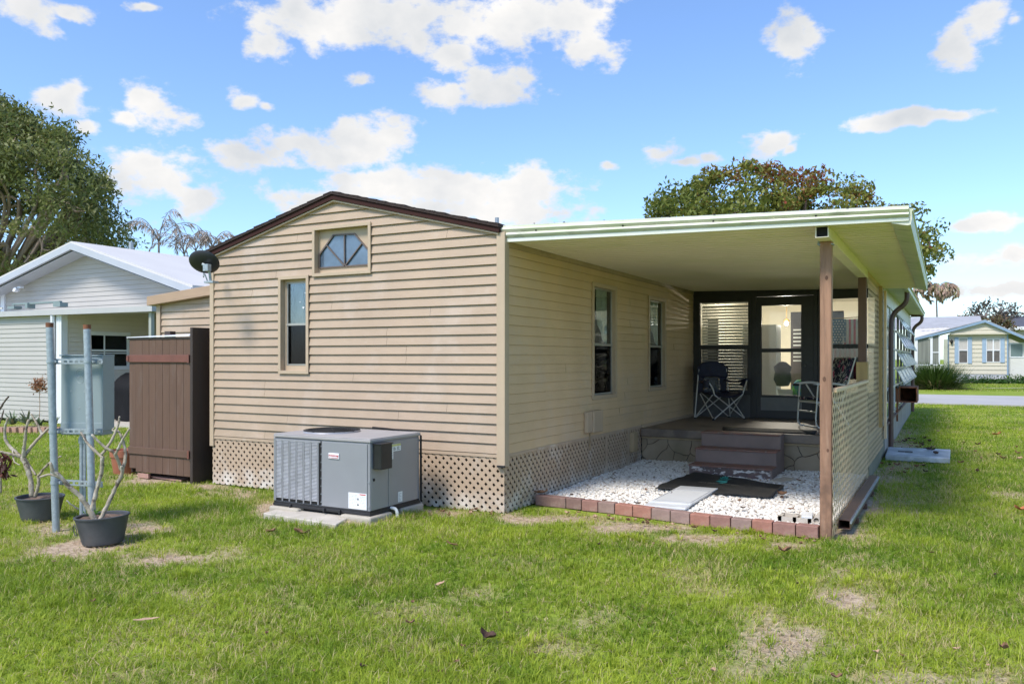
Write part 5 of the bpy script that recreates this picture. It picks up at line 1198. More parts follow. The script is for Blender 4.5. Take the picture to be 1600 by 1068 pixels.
# ------------------------------------------------------------------ brown outdoor closet at the left corner
M_bp = mat('brown_painted_boards', (.125, .070, .045), .8, .10, 3, (3, 3, .4), bump=.3, bs=30, bstretch=(4, 4, .3), stains=[((.19, .14, .115), 5, .55, .8, .5, (2, 2, .4)), ((.07, .045, .036), 7, .55, .8, .4, (3, 3, .5))])
M_bd = mat('dark_brown_boards', (.050, .033, .026), .6, .12, 3, (3, 3, .4), bump=.3, bs=30, bstretch=(4, 4, .3)); M_rb = mat('red_brown_batten', (.17, .062, .042), .55, .12, 6)
cx0, cx1, cy0, cy1 = PG(203, 738, .05).x, PG(313, 750, .02).x, 6.66, 7.10
cl = thing('outdoor_closet', ((cx0 + cx1) / 2, cy0, 0), 'tall brown plank closet with a red-brown strap beside the gable wall', 'closet')
z0, z1 = .045, 1.775
w = MB(); nb_ = 9; bw = (cx1 - cx0 - .02) / nb_
for k in range(nb_):
    x0 = cx0 + k * bw; w.box(x0 + .0015, cy0 - random.uniform(.019, .022), z0 + (.03 if k else .07), x0 + bw - .0015, cy0, z1 - .035)
dr = w.build('door', M_bp, cl, bevel=.0015)
w = MB(); w.box(cx0 - .012, cy0 - .042, 1.455, cx1 - .03, cy0 - .0225, 1.545); b1 = w.build('batten', M_rb, dr, bevel=.003); b1['label'] = 'upper red-brown batten'
w = MB(); w.box(cx0 - .004, cy0 - .040, .30, cx1 - .035, cy0 - .0225, .39); w.build('batten', M_bp, dr, bevel=.003)
w = MB()
for z, m_x in ((1.50, 0), (.345, 0)): w.box(cx1 - .05, cy0 - .05, z - .05, cx1 - .02, cy0 - .041, z + .05)
w.box(cx0 - .02, cy0 - .05, 1.47, cx0 + .02, cy0 - .043, 1.53); w.build('hinge', M_rb, dr)
w = MB(); w.box(cx0 - .01, cy0 - .03, z1 - .034, cx1 - .02, cy0 + .02, z1 - .012); w.build('top_strip', M_bd, cl)
w = MB(); w.box(cx1 - .015, cy0 - .035, .0, cx1 + .03, cy1, 1.875); w.build('side_wall', M_bd, cl, bevel=.003)
w = MB(); w.box(cx0 + .01, cy0 + .002, .06, cx0 + .03, cy1, z1 - .04); w.box(cx0 + .03, cy1 - .02, .06, cx1 - .016, cy1, z1 - .04); w.build('back_wall', M_bd, cl)
w = MB(); w.add([(cx0 - .02, cy0 - .045, z1 - .011), (cx1 - .016, cy0 - .045, z1 - .004), (cx1 - .016, cy1 + .01, z1 + .045), (cx0 - .02, cy1 + .01, z1 + .02), (cx0 - .02, cy0 - .045, z1 - .003), (cx1 - .016, cy0 - .045, z1 + .006), (cx1 - .016, cy1 + .01, z1 + .055), (cx0 - .02, cy1 + .01, z1 + .03)],
               [(0,3,2,1),(4,5,6,7),(0,1,5,4),(1,2,6,5),(2,3,7,6),(3,0,4,7)]); w.build('closet_roof', M_white, cl)
w = MB(); w.box(cx0 + .06, cy1 + .015, 0, cx0 + .17, cy1 + .10, 1.86); w.build('rear_post', M_bd, cl)
w = MB(); w.box(cx0 + .15, cy0 - .01, 0, cx0 + .35, cy0 + .02, .06); w.prism([PG(222, 744), PG(283, 752), PG(300, 747), PG(236, 741)], (0, 0, 1), .02); w.build('loose_board', mat('faded_pinkish_board', (.38, .22, .17), .8, .1, 8), cl)

# ------------------------------------------------------------------ meter pedestal on two steel pipes
pdx = 7.0
P1, P2 = PG(88, 828), PD(145, 800, 6.9); P2.z = 0; T1, T2 = PD(77.5, 509, 7.02), PD(136, 512, 6.98)
mp_ = thing('meter_pedestal', tuple(P1), 'grey electrical enclosure strapped to two galvanised pipes', 'electrical pedestal')
for (a_, b_, l_) in ((P1, T1, 'left galvanised pipe'), (P2, T2, 'right galvanised pipe')):
    w = MB(); w.tube([a_ - Vector((0, 0, .05)), a_ * .5 + b_ * .5, b_], .0305, 16); pp = w.build('pipe', M_galv, mp_, smooth='auto'); pp['label'] = l_
    w = MB(); w.tube([b_ - Vector((0, 0, .012)), b_ + Vector((0, 0, .028))], .0315, 16); w.build('rusty_rim', M_rust, pp, smooth='auto')
ax_ = (PD(158, 620, 7.06) - PD(93, 620, 7.12)); ax_.z = 0; bwid = ax_.length; ax_.normalize(); nx_ = Vector((-ax_.y, ax_.x, 0))          # nx_ points away from the camera
MBX = Matrix((ax_, nx_, Vector((0, 0, 1)))).transposed()
zt_, zb_ = PD(125, 556, 7.07).z, PD(125, 680, 7.07).z
bc_ = (PD(158, 620, 7.06) + PD(93, 620, 7.12)) / 2 + nx_ * .09; bc_.z = (zt_ + zb_) / 2
M_encl = mat('pale_green_grey_enamel', (.24, .295, .305), .5, .05, 3, stains=[((.26, .31, .31), 6, .6, .8, .5, (1, 1, 1))])
w = MB(); w.obox(bc_, bwid, .15, zt_ - zb_, MBX); en = w.build('enclosure', M_encl, mp_, bevel=.006)
w = MB(); w.obox(bc_ + Vector((0, 0, (zt_ - zb_) / 2 + .006)), bwid + .02, .17, .012, MBX); w.obox(bc_ + Vector((0, 0, -(zt_ - zb_) / 2 + .06)) - nx_ * .077, bwid, .004, .10, MBX)
w.obox(bc_ + ax_ * (bwid / 2 + .004) + Vector((0, 0, .02)), .012, .16, zt_ - zb_ - .04, MBX); w.build('lid', M_encl, en, bevel=.002)
w = MB()
def circ_mark(c, r, rr=.0012, n=20): w.tube([c + ax_ * (r * math.cos(t)) + Vector((0, 0, r * math.sin(t))) for t in np.linspace(0, 2 * math.pi, n)], rr, 4, cap=False)
fb = bc_ - nx_ * .0765
for (dx, dz, r) in ((-.01, .20, .045), (-.01, .20, .030), (-.01, .14, .030), (-.10, .04, .007), (.03, .04, .007), (-.02, -.11, .007), (-.03, .155, .005), (.01, .155, .005)): circ_mark(fb + ax_ * dx + Vector((0, 0, dz)), r)
w.build('knockout', mat('pale_worn_metal', (.55, .58, .57), .5), en)
# slotted channel rails
def rail(a_, b_, nm='channel_rail'):
    d = (b_ - a_); L = d.length; d.normalize(); n_ = Vector((-d.y, d.x, 0)).normalized(); w = MB(); h = .021; slot = .052; k = int(L / slot); s0 = (L - k * slot) / 2
    up = Vector((0, 0, 1)); M3 = Matrix((d, n_, up)).transposed(); m0 = (a_ + b_) / 2
    w.obox(m0 + up * .0155, L, .004, .011, M3); w.obox(m0 - up * .0155, L, .004, .011, M3); w.obox(m0 + up * .0215 + n_ * .010, L, .022, .003, M3); w.obox(m0 - up * .0215 + n_ * .010, L, .022, .003, M3)
    for i in range(k + 1):
        w.obox(a_ + d * min(L - .006, max(.006, s0 + i * slot)), .020, .004, .0198, M3)
    return w.build(nm, M_galv, mp_)
for (v1, v2) in ((565, 564), (674, 673), (752, 760)):
    a_ = PD(80, v1, 7.05); b_ = PD(160, v2, 7.01); a_.z = b_.z = (a_.z + b_.z) / 2 if v1 < 700 else a_.z
    if v1 > 700: b_.z = PD(160, 757, 7.0).z
    rail(a_, b_)
    w = MB()
    for (A0, B0) in ((P1, T1), (P2, T2)):
        t = (a_.z - A0.z) / (B0.z - A0.z); c_ = A0 + (B0 - A0) * t
        w.lathe(c_, [(.033, -.012), (.036, -.012), (.036, .012), (.033, .012)], 16); w.obox(c_ + RTV * .045 if False else c_ + Vector((RT[0], RT[1], 0)) * .045, .03, .02, .022)
    w.build('pipe_strap', M_galv, mp_, smooth='auto')
w = MB()
for (u, r) in ((127.5, .017), (132.5, .012)):
    t_ = PD(u, 683, 7.10); w.tube([t_ + Vector((0, 0, .02)), Vector((t_.x, t_.y, -.02))], r, 10); w.tube([t_ + Vector((0, 0, .0)), t_ + Vector((0, 0, -.05))], r * 1.5, 10)
w.build('conduit', M_galv, mp_, smooth='auto')

# ------------------------------------------------------------------ potted plumerias
M_pot = mat('weathered_black_plastic_pot', (.060, .064, .068), .6, .12, 5, stains=[((.12, .12, .12), 4, .5, .75, .6, (1, 1, 1)), ((.13, .09, .06), 3, .6, .8, .5, (1, 1, 1))])
M_soil = mat('potting_soil', (.15, .10, .07), .95, .4, 30, bump=1.0, bs=60, stains=[((.33, .24, .18), 24, .55, .7, .7, (1, 1, 1))])
M_bark = mat('pale_grey_plumeria_bark', (.36, .30, .22), .75, .15, 14, bump=.5, bs=70, stains=[((.56, .51, .42), 11, .5, .65, .8, (1, 1, 1)), ((.11, .08, .06), 18, .53, .64, .95, (1, 1, 1)), ((.30, .29, .17), 6, .55, .75, .5, (1, 1, 1))])
def pot(t_, c, r0, r1, h, m, tilt=None, oval=.92):
    w = MB(); M3 = tilt or Matrix.Identity(3)
    w.lathe(c, [(0, .004), (r0 * .97, .0), (r0, .012), (r0 + (r1 - r0) * .10, h * .15), (r0 + (r1 - r0) * .12, h * .17), (r1 * .985, h * .93), (r1 * 1.02, h * .935), (r1 * 1.03, h * .985), (r1 * .985, h), (r1 * .93, h * .97), (r1 * .90, h * .80)], 36, M3, oval)
    w.build('pot', m, t_, smooth='auto')
    w = MB(); n = 26; k0 = 0; rr = [0, .25, .5, .75, .97]
    for r in rr:
        for j in range(n):
            a = 2 * math.pi * j / n; x, y = r1 * .91 * r * math.cos(a), r1 * .91 * oval * r * math.sin(a)
            w.v.append(tuple(Vector(c) + M3 @ Vector((x, y, h * .86 + .02 * mnoise.noise(Vector((x * 14, y * 14, c[0]))) + .02 * (1 - r)))))
    for i in range(len(rr) - 1):
        for j in range(n): w.f.append((i * n + j, i * n + (j + 1) % n, (i + 1) * n + (j + 1) % n, (i + 1) * n + j))
    w.build('soil', M_soil, t_, smooth=True)
def limb(mb, pts, r0, r1, seed=0):
    """pts: list of (u, v, depth); knobbly tapering limb"""
    rr = random.Random(seed); P = [PD(*p) for p in pts]; out = []; rs = []
    for i in range(len(P) - 1):
        for k in range(6):
            t = k / 6; a_, b_ = P[i], P[i + 1]; p0 = P[max(0, i - 1)]; p3 = P[min(len(P) - 1, i + 2)]
            q = .5 * ((2 * a_) + (b_ - p0) * t + (2 * p0 - 5 * a_ + 4 * b_ - p3) * t * t + (3 * a_ - p0 - 3 * b_ + p3) * t ** 3)
            out.append(q + Vector((rr.uniform(-1, 1), rr.uniform(-1, 1), rr.uniform(-1, 1))) * .0022)
    out.append(P[-1]); n = len(out)
    rs = [.80 * (r0 + (r1 - r0) * i / (n - 1)) * rr.uniform(.86, 1.16) for i in range(n)]; rs[-1] *= .75
    mb.tube(out, rs, 9)
c1 = PG(154, 848); c1 = Vector((c1.x, c1.y + .04, 0))
pt1 = thing('potted_plumeria', tuple(c1), 'dark grey pot with a leafless plumeria forking low, before the steel pipes', 'potted plant', 'potted plumerias')
tilt = Matrix.Rotation(rad(2.5), 3, 'Y').inverted() @ Matrix.Rotation(rad(1), 3, 'X')
pot(pt1, c1, .165, .215, .225, M_pot, tilt)
w = MB(); D0 = 6.42
limb(w, [(150, 817, D0), (141, 798, D0), (127, 777, D0 - .02), (108, 760, D0 - .05), (95, 745, D0 - .08), (82, 735, D0 - .1), (74, 742, D0 - .1)][:6], .027, .018, 1)
limb(w, [(142, 800, D0), (150, 770, D0 + .02), (158, 738, D0 + .02), (160, 712, D0)], .021, .018, 2)
limb(w, [(160, 714, D0), (140, 696, D0 + .02), (126, 675, D0 + .05)], .016, .011, 3)
limb(w, [(159, 710, D0), (174, 688, D0 + .06), (184, 665, D0 + .09), (187, 650, D0 + .1)], .015, .010, 4)
limb(w, [(155, 815, D0), (167, 790, D0 + .05), (180, 762, D0 + .08), (190, 742, D0 + .08), (190, 727, D0 + .06)], .022, .017, 5)
limb(w, [(190, 735, D0 + .08), (179, 708, D0 + .02), (163, 698, D0), (143, 678, D0 - .03)], .019, .011, 6)
limb(w, [(191, 738, D0 + .08), (196, 712, D0 + .12), (193, 690, D0 + .14), (184, 672, D0 + .16)], .017, .011, 7)
limb(w, [(180, 710, D0 + .02), (190, 690, D0), (203, 668, D0)], .015, .010, 8)
limb(w, [(83, 736, D0 - .1), (79, 722, D0 - .12)], .018, .012, 9)
limb(w, [(95, 746, D0 - .08), (78, 741, D0 - .1), (62, 745, D0 - .1)], .014, .010, 10)
limb(w, [(122, 795, D0 - .02), (112, 788, D0 - .06), (104, 781, D0 - .08)], .010, .006, 11)
limb(w, [(187, 675, D0 + .1), (176, 672, D0 + .1), (178, 668, D0 + .1)], .009, .006, 12)
w.build('branches', M_bark, pt1, smooth=True)
C = np.array([[*(c1 + Vector((-.10 + random.gauss(0, .03), -.03 + random.gauss(0, .03), .215 + abs(random.gauss(0, .02))))) ] for _ in range(60)])
V_, F_ = leaf_quads(C, .05, .25, -.6); M_weed = leafmat('small_weed_leaf', (.05, .14, .02), (.12, .28, .04)); npmesh('weed', V_, F_, M_weed, pt1, tint=np.repeat(RNG.random(60), 4))
w = MB(); cm_ = c1 + Vector((-.06, -.196, .125)); nrm = Vector((-.3, -1, -.15)).normalized()
tx = Vector((1, -.3, 0)).normalized(); ty = nrm.cross(tx) * -1
for r in (.045, .036): w.tube([cm_ + tx * (r * math.cos(t)) + ty * (r * 1.05 * math.sin(t)) + nrm * .004 for t in np.linspace(0, 2 * math.pi, 26)], .0022, 5, cap=False)
w.build('embossed_ring', M_pot, pt1, smooth=True)
c2 = PG(56, 811); c2 = Vector((c2.x, c2.y + .04, 0))
pt2 = thing('potted_plumeria', tuple(c2), 'dark grey pot with a leafless plumeria spreading wide, left of the steel pipes', 'potted plant', 'potted plumerias')
pot(pt2, c2, .165, .215, .215, M_pot, None)
w = MB(); D0 = 7.38
limb(w, [(50, 775, D0), (48, 750, D0), (42, 730, D0), (33, 712, D0)], .030, .024, 21)
limb(w, [(33, 713, D0), (18, 700, D0 + .02), (9, 688, D0 + .03), (8, 668, D0 + .02), (13, 652, D0)], .021, .011, 22)
limb(w, [(36, 716, D0), (39, 690, D0 - .03), (41, 670, D0 - .05), (45, 655, D0 - .05)], .020, .012, 23)
limb(w, [(38, 712, D0), (52, 694, D0 + .04), (66, 678, D0 + .08), (77, 668, D0 + .1)], .020, .013, 24)
limb(w, [(66, 679, D0 + .08), (58, 662, D0 + .1), (49, 646, D0 + .12)], .016, .010, 25)
limb(w, [(33, 714, D0), (16, 709, D0 - .04), (-8, 703, D0 - .06)], .018, .012, 26)
limb(w, [(55, 776, D0), (60, 757, D0 - .02), (60, 742, D0 - .02)], .020, .016, 27)
limb(w, [(60, 744, D0 - .02), (70, 730, D0 - .06), (84, 718, D0 - .1), (96, 712, D0 - .1)], .015, .010, 28)
limb(w, [(38, 714, D0), (47, 728, D0 + .02), (56, 742, D0)], .014, .012, 29)
limb(w, [(20, 703, D0), (22, 720, D0 - .05), (31, 726, D0 - .08)], .010, .006, 30)
w.build('branches', M_bark, pt2, smooth=True)
# a third one, mostly outside the frame at the left, and the wilted plant
pt3 = thing('bare_shrub', tuple(PG(-14, 770)), 'bare branch reaching in from the left edge of the lawn', 'shrub')
w = MB(); limb(w, [(-30, 770, 8.0), (-20, 700, 8.0), (-8, 655, 8.0), (5, 630, 8.0), (14, 619, 8.0)], .02, .009, 31); limb(w, [(-14, 680, 8), (0, 660, 8.05), (6, 640, 8.1)], .012, .008, 32); w.build('branches', mat('dark_bare_bark', (.10, .075, .055), .8, .2, 12), pt3, smooth=True)
wp = thing('wilted_plant', tuple(PG(0, 772)), 'wilted plant with drooping red-brown leaves at the left edge', 'plant')
w = MB(); limb(w, [(1, 770, 7.45), (1, 735, 7.45), (4, 715, 7.45), (14, 712, 7.45)], .014, .010, 33); limb(w, [(1, 740, 7.45), (-10, 712, 7.45)], .012, .010, 34); w.build('stem', M_bark, wp, smooth=True)
C = np.array([list(PD(random.gauss(4, 7), random.uniform(712, 744), 7.45 + random.gauss(0, .06))) for _ in range(90)])
V_, F_ = leaf_quads(C, .10, .28, .9); npmesh('leaves', V_, F_, leafmat('red_brown_leaf', (.055, .022, .018), (.17, .065, .05)), wp, tint=np.repeat(RNG.random(90), 4))
tcp = PG(181, 741); tp3 = thing('terracotta_pot', tuple(tcp), 'terracotta-coloured pot on the lawn beside the brown closet', 'pot')
M_terr = mat('terracotta_plastic', (.36, .125, .070), .55, .08, 4)
w = MB(); h = .315; w.lathe(tcp + Vector((0, .12, 0)), [(0, .004), (.125, 0), (.130, .02), (.158, h * .70), (.170, h * .71), (.176, h * .99), (.165, h), (.158, h * .95), (.15, h * .8)], 32); w.build('pot', M_terr, tp3, smooth='auto')
w = MB(); w.lathe(tcp + Vector((0, .12, 0)), [(.155, h * .86), (0, h * .88)], 24); w.build('soil', M_soil, tp3)

# ------------------------------------------------------------------ satellite dish on the lean-to
dc = PD(317, 412, 9.0); sd = thing('satellite_dish', tuple(PD(327, 441, 9.0)), 'dark satellite dish seen from behind at the left end of the gable roof', 'satellite dish')
w = MB(); axd = Vector((-.30, .62, .50)).normalized()      # the way the dish faces: away from the camera, upwards
q_ = axd.to_track_quat('Z', 'Y').to_matrix(); R_ = .170
w.lathe(dc, [(0, 0), (.05, .002), (.10, .010), (.15, .024), (R_, .040), (R_ + .004, .044), (R_ - .004, .046), (.15, .030), (.10, .016), (0, .007)], 30, q_, .86); w.build('reflector', mat('black_dish_back', (.018, .019, .022), .45, .2, 6), sd, smooth='auto')
w = MB(); b0 = PD(329, 441, 9.0); w.tube([b0, PD(328, 428, 8.98), PD(324, 416, 8.97), dc + axd * -.01], .016, 8); w.obox(PD(323.5, 418, 8.94), .075, .05, .075); w.beam(PD(320, 428, 8.98), PD(325, 441, 9.0), .012, .012); w.box(b0.x - .06, b0.y - .04, b0.z - .01, b0.x + .08, b0.y + .04, b0.z + .012); w.build('mast', M_galv, sd, smooth='auto')
w = MB(); la_ = dc + axd * .32 + Vector((-.12, 0, -.1)); w.tube([dc + axd * .02 + Vector((0, 0, -.16)), la_], .008, 6); w.obox(la_, .05, .08, .05); w.build('feed_arm', M_galv, sd)

# ------------------------------------------------------------------ navy camping chair
M_navy = mat('navy_nylon', (.012, .013, .035), .6, .25, 6, bump=.3, bs=90); M_tubec = mat('pale_chair_tube', (.60, .58, .54), .35, .06, 9, metal=.2); M_blk2 = mat('black_chair_foot', (.015, .015, .015), .6)
ch = thing('camping_chair', (-3.17, 12.92, .53), 'folding camping chair in navy nylon with pale crossed tubes', 'camping chair')
def L3(x, y, z): return Vector((-3.17 + x, 12.92 + y, .53 + z))
def grid(mb, fn, nu, nv):
    k0 = len(mb.v)
    for i in range(nu + 1):
        for j in range(nv + 1): mb.v.append(tuple(fn(i / nu, j / nv)))
    for i in range(nu):
        for j in range(nv): a0 = k0 + i * (nv + 1) + j; mb.f.append((a0, a0 + nv + 1, a0 + nv + 2, a0 + 1))
# front is -y. feet
FL, FR, BL, BR = (-.30, -.24), (.30, -.24), (-.33, .22), (.33, .22); zs = .40
w = MB(); r_ = .0095
sFL, sFR, sBL, sBR = (-.27, -.22, zs), (.27, -.22, zs), (-.25, .16, zs + .02), (.25, .16, zs + .02)
w.tube([L3(*FL, .015), L3(*sFR)], r_, 8); w.tube([L3(*FR, .015), L3(*sFL)], r_, 8)
w.tube([L3(*BL, .015), L3(*sBR)], r_, 8); w.tube([L3(*BR, .015), L3(*sBL)], r_, 8)
w.tube([L3(*FL, .015), L3(-.27, .16, zs)], r_, 8); w.tube([L3(*BL, .015), L3(-.29, -.20, zs)], r_, 8)
w.tube([L3(*FR, .015), L3(.27, .16, zs)], r_, 8); w.tube([L3(*BR, .015), L3(.29, -.20, zs)], r_, 8)
w.tube([L3(-.345, .20, .02), L3(-.27, .20, .80)], r_, 8); w.tube([L3(.345, .20, .02), L3(.27, .20, .80)], r_, 8)
w.tube(arc_pts([L3(*sFL), L3(-.30, -.225, .50), L3(-.36, -.20, .60), L3(-.40, -.16, .63)]), r_ * 1.1, 8); w.tube(arc_pts([L3(*sFR), L3(.30, -.225, .50), L3(.36, -.20, .60), L3(.40, -.16, .63)]), r_ * 1.1, 8)
w.build('chair_frame', M_tubec, ch, smooth='auto')
w = MB()
for (x, y) in (FL, FR, BL, BR): w.lathe(L3(x, y, 0), [(0, 0), (.018, .0), (.020, .012), (.013, .035), (0, .035)], 10)
w.build('feet', M_blk2, ch, smooth='auto')
def topz(s): return .92 - .10 * abs(2 * s - 1) ** 2.6
def backp(s, t):      # s across, t down the upper band
    x = (-.30 + .60 * s) * (1 - .06 * t); return L3(x, .20 + .05 * (1 - (2 * s - 1) ** 2), topz(s) * (1 - t) + (.66 + .02 * (1 - abs(2 * s - 1))) * t)
w = MB(); grid(w, backp, 18, 8)
grid(w, lambda s, t: L3(-.28 + .12 * s * (1 - .2 * t), .21 + .02 * s, .665 * (1 - t) + .42 * t), 4, 6); grid(w, lambda s, t: L3(.28 - .12 * s * (1 - .2 * t), .21 + .02 * s, .665 * (1 - t) + .42 * t), 4, 6)
bk_ = w.build('backrest', M_navy, ch, smooth=True); md = bk_.modifiers.new('thickness', 'SOLIDIFY'); md.thickness = .014
w = MB(); w.tube([L3(0, 0, 0) * 0 + backp(s, 0) for s in np.linspace(0, 1, 16)], .008, 6); w.tube([backp(s, 1) for s in np.linspace(0, 1, 12)], .005, 6); w.build('piping', M_blk2, bk_, smooth=True)
w = MB(); grid(w, lambda s, t: L3(-.16 + .32 * s, .215, .66 - .24 * t), 2, 2); mesh_ = w.build('back_mesh', glass('dark_mesh', (.35, .35, .38), .0, .6), ch)
w = MB(); grid(w, lambda s, t: L3(-.27 + .54 * s, -.23 + .42 * t, zs + .03 * abs(2 * s - 1) ** 2 - .035 * (1 - (2 * s - 1) ** 2) + .015 * t), 12, 8); se = w.build('seat', M_navy, ch, smooth=True); md = se.modifiers.new('thickness', 'SOLIDIFY'); md.thickness = .016
w = MB()
for s_ in (-1, 1):
    grid(w, lambda s, t: L3(s_ * (.405 - .13 * t - .01 * s), -.17 + .36 * t, .635 - .04 * math.sin(t * 3.1) - .02 * t) + Vector((s_ * -.07 * s * (1 - .3 * t), 0, .008 * math.sin(s * 3.1))), 4, 8)
    grid(w, lambda s, t: L3(s_ * (.40 - .08 * s), -.19 + .10 * t, .63 - .12 * s * (1 - t * .3)), 4, 4)
ar = w.build('armrests', M_navy, ch, smooth=True); md = ar.modifiers.new('thickness', 'SOLIDIFY'); md.thickness = .014
w = MB(); w.lathe(L3(-.39, -.17, .52), [(.0, 0), (.05, .0), (.055, .10), (.05, .11)], 14); w.build('cup_holder', M_navy, ch, smooth='auto')
ch.rotation_euler = (0, 0, rad(50))

# ------------------------------------------------------------------ white folding chair with floral pad
m_, nt_, b_ = newmat('floral_navy_fabric'); tcn = nn(nt_, 'ShaderNodeTexCoord')
def blob(sc, seed, lo, hi):
    mp1 = nn(nt_, 'ShaderNodeMapping'); mp1.inputs['Location'].default_value = (seed, seed * .7, seed * 1.3); nt_.links.new(tcn.outputs['Object'], mp1.inputs[0])
    nz1 = nn(nt_, 'ShaderNodeTexNoise'); nz1.inputs['Scale'].default_value = sc; nz1.inputs['Detail'].default_value = 2.5; nz1.inputs['Distortion'].default_value = 1.4; nt_.links.new(mp1.outputs[0], nz1.inputs['Vector'])
    return maprange(nt_, nz1.outputs['Fac'], lo, hi)
c = mixc(nt_, blob(14, 1.0, .56, .585), (.015, .018, .04), (.42, .42, .36)); c = mixc(nt_, blob(9, 5.0, .62, .64), c, (.42, .07, .16)); c = mixc(nt_, blob(22, 9.0, .62, .64), c, (.62, .60, .55))
nt_.links.new(c, b_.inputs['Base Color']); b_.inputs['Roughness'].default_value = .9; M_flor = m_
fc_ = thing('folding_chair', (-1.47, 12.1, .53), 'white metal folding chair with dark floral back behind the porch post', 'folding chair')
def F3(x, y, z): return Vector((-1.47 + x, 12.1 + y, .53 + z))
w = MB(); r_ = .011
for sy_ in (-.24, .24):
    w.tube(arc_pts([F3(-.27, sy_, .60), F3(-.31, sy_, .02), F3(-.18, sy_, .008)] ), r_, 8)           # front leg
    w.tube([F3(.22, sy_, .015), F3(-.17, sy_, .60)], r_, 8)
    w.tube(arc_pts([F3(-.34, sy_, .60), F3(-.15, sy_, .635), F3(.14, sy_, .60)]), r_ * 1.5, 8)           # arm
    w.tube([F3(.10, sy_, .38), F3(.30, sy_, .98)], r_, 8); w.tube([F3(-.29, sy_, .36), F3(.12, sy_, .36)], r_, 8)
for (x, z) in ((-.29, .36), (.12, .36), (-.30, .23), (.30, .98), (.20, .05), (-.20, .010)): w.tube([F3(x, -.24, z), F3(x, .24, z)], r_, 8)
w.build('chair_frame', mat('white_enamel_tube', (.70, .68, .62), .35), fc_, smooth='auto')
w = MB(); grid(w, lambda s, t: F3(.09 + .21 * t - .02 * math.sin(s * 3.14), -.225 + .45 * s, .37 + .60 * t), 6, 8); o = w.build('backrest', M_flor, fc_, smooth=True); md = o.modifiers.new('thickness', 'SOLIDIFY'); md.thickness = .035
w = MB(); grid(w, lambda s, t: F3(-.29 + .40 * t, -.225 + .45 * s, .385 + .012 * math.sin(s * 3.14)), 6, 6); o = w.build('seat', M_flor, fc_, smooth=True); md = o.modifiers.new('thickness', 'SOLIDIFY'); md.thickness = .035
w = MB()
for sy_ in (-.24, .24): w.obox(F3(-.33, sy_, .595), .09, .045, .035)
w.build('arm_pad', M_blk2, fc_, bevel=.01)
fc_.rotation_euler = (0, 0, rad(38))

# ------------------------------------------------------------------ neighbour's house on the left
M_nb = mat('white_vinyl_siding', (.44, .415, .375), .55, .04, 1.2); M_nb2 = mat('tan_lightened_vinyl', (.68, .62, .54), .55, .05, 1.5)  # patio wall tan is lightened to make up for shade under the cover
M_nroof = mat('white_coated_roof', (.60, .57, .53), .6, .04, .8)
nb = thing('neighbour_house', (-18, 11.3, 0), 'white vinyl-sided house with a white low gable roof and flat patio cover behind the pipes', 'house')
NX = -17.9; NY = 11.3; NG = 13.7
w = MB(); siding(w, [(-34, .05), (NX, .05), (NX, 2.56), (-34, 2.56)], .05, .108, [], lambda x, z, o: (x, NY - o, z), .014, gap=.012); w.build('front_wall', M_nb, nb)
w = MB(); wr = (11.92, 1.28, 13.0, 2.10); siding(w, [(NY, .05), (NG + 1.2, .05), (NG + 1.2, 2.75), (NY, 2.56)], .05, .108, [wr], lambda y, z, o: (NX + o, y, z), .014, gap=.010); w.build('patio_wall', M_nb2, nb)
w = MB(); w.box(NX - .02, NY - .035, 0, NX + .035, NY + .12, 2.52); w.box(NX - .16, NY - .037, 0, NX - .0205, NY - .0155, 2.52); w.build('corner_board', M_white, nb, bevel=.003)
w = MB(); w.tube([(PY(81, 500, NY - .1).x, NY - .08, 2.5), (PY(81, 500, NY - .1).x, NY - .08, 0)], .05, 8); w.build('downspout', M_white, nb, smooth='auto')
nw = lambda y, z, o: (NX + o, y, z)
w = MB(); frame_rect(w, nw, wr[0] - .05, wr[1] - .05, wr[2] + .05, wr[3] + .05, .09, .0, .03); zz = 1.70; slab_fn(w, nw, wr[0] + .04, zz - .03, wr[2] - .04, zz + .02, -.01, .02); slab_fn(w, nw, wr[0] + .04, zz - .08, wr[2] - .04, zz - .055, -.01, .012); slab_fn(w, nw, wr[0] + .43, wr[1] + .04, wr[0] + .46, wr[3] - .04, -.012, .006); nwin = w.build('window', M_white, nb)
w = MB(); slab_fn(w, nw, wr[0] + .04, wr[1] + .04, wr[2] - .04, wr[3] - .04, -.02, -.016); w.build('pane', M_gl, nwin); w = MB(); slab_fn(w, nw, wr[0] - .3, wr[1] - .3, wr[2] + .3, wr[3] + .3, -.5, -.4); w.build('dark_room_sheet', M_dark, nwin)  # black slab behind the pane stands in for an unlit room
w = MB(); w.add([(-34, NY - .14, 2.56), (-14.6, NY - .14, 2.49), (-14.6, NY - .14, 2.60), (-34, NY - .14, 2.73), (-34, NG, 2.78), (-14.6, NG, 2.70)], [(0, 1, 2, 3), (3, 2, 5, 4)]); w.add([(-34, NY - .12, 2.555), (-14.6, NY - .12, 2.487), (-14.6, NG, 2.65), (-34, NG, 2.72)], [(0, 1, 2, 3)])
w.add([(-14.6, NY - .14, 2.49), (-14.6, NG, 2.65), (-14.6, NG, 2.70), (-14.6, NY - .14, 2.60)], [(0, 1, 2, 3)]); w.box(-34, NY - .18, 2.565 + .02, -34.1, NY - .14, 2.6); w.build('patio_cover', mat('pale_grey_fascia', (.46, .45, .44), .5, .05, 2), nb)
w = MB(); w.box(-34, NY - .16, 2.695, -20, NY - .135, 2.735); w.build('cover_edge', M_nroof, nb)
w = MB(); w.box(-14.82, NY - .05, 0, -14.74, NY + .03, 2.50); w.build('patio_post', mat('grey_green_post', (.34, .35, .30), .5), nb);
gx0_, gxa, gx1_ = -24.7, -20.42, -15.9; gz0_, gza, gz1_ = 3.42, 4.40, 3.13
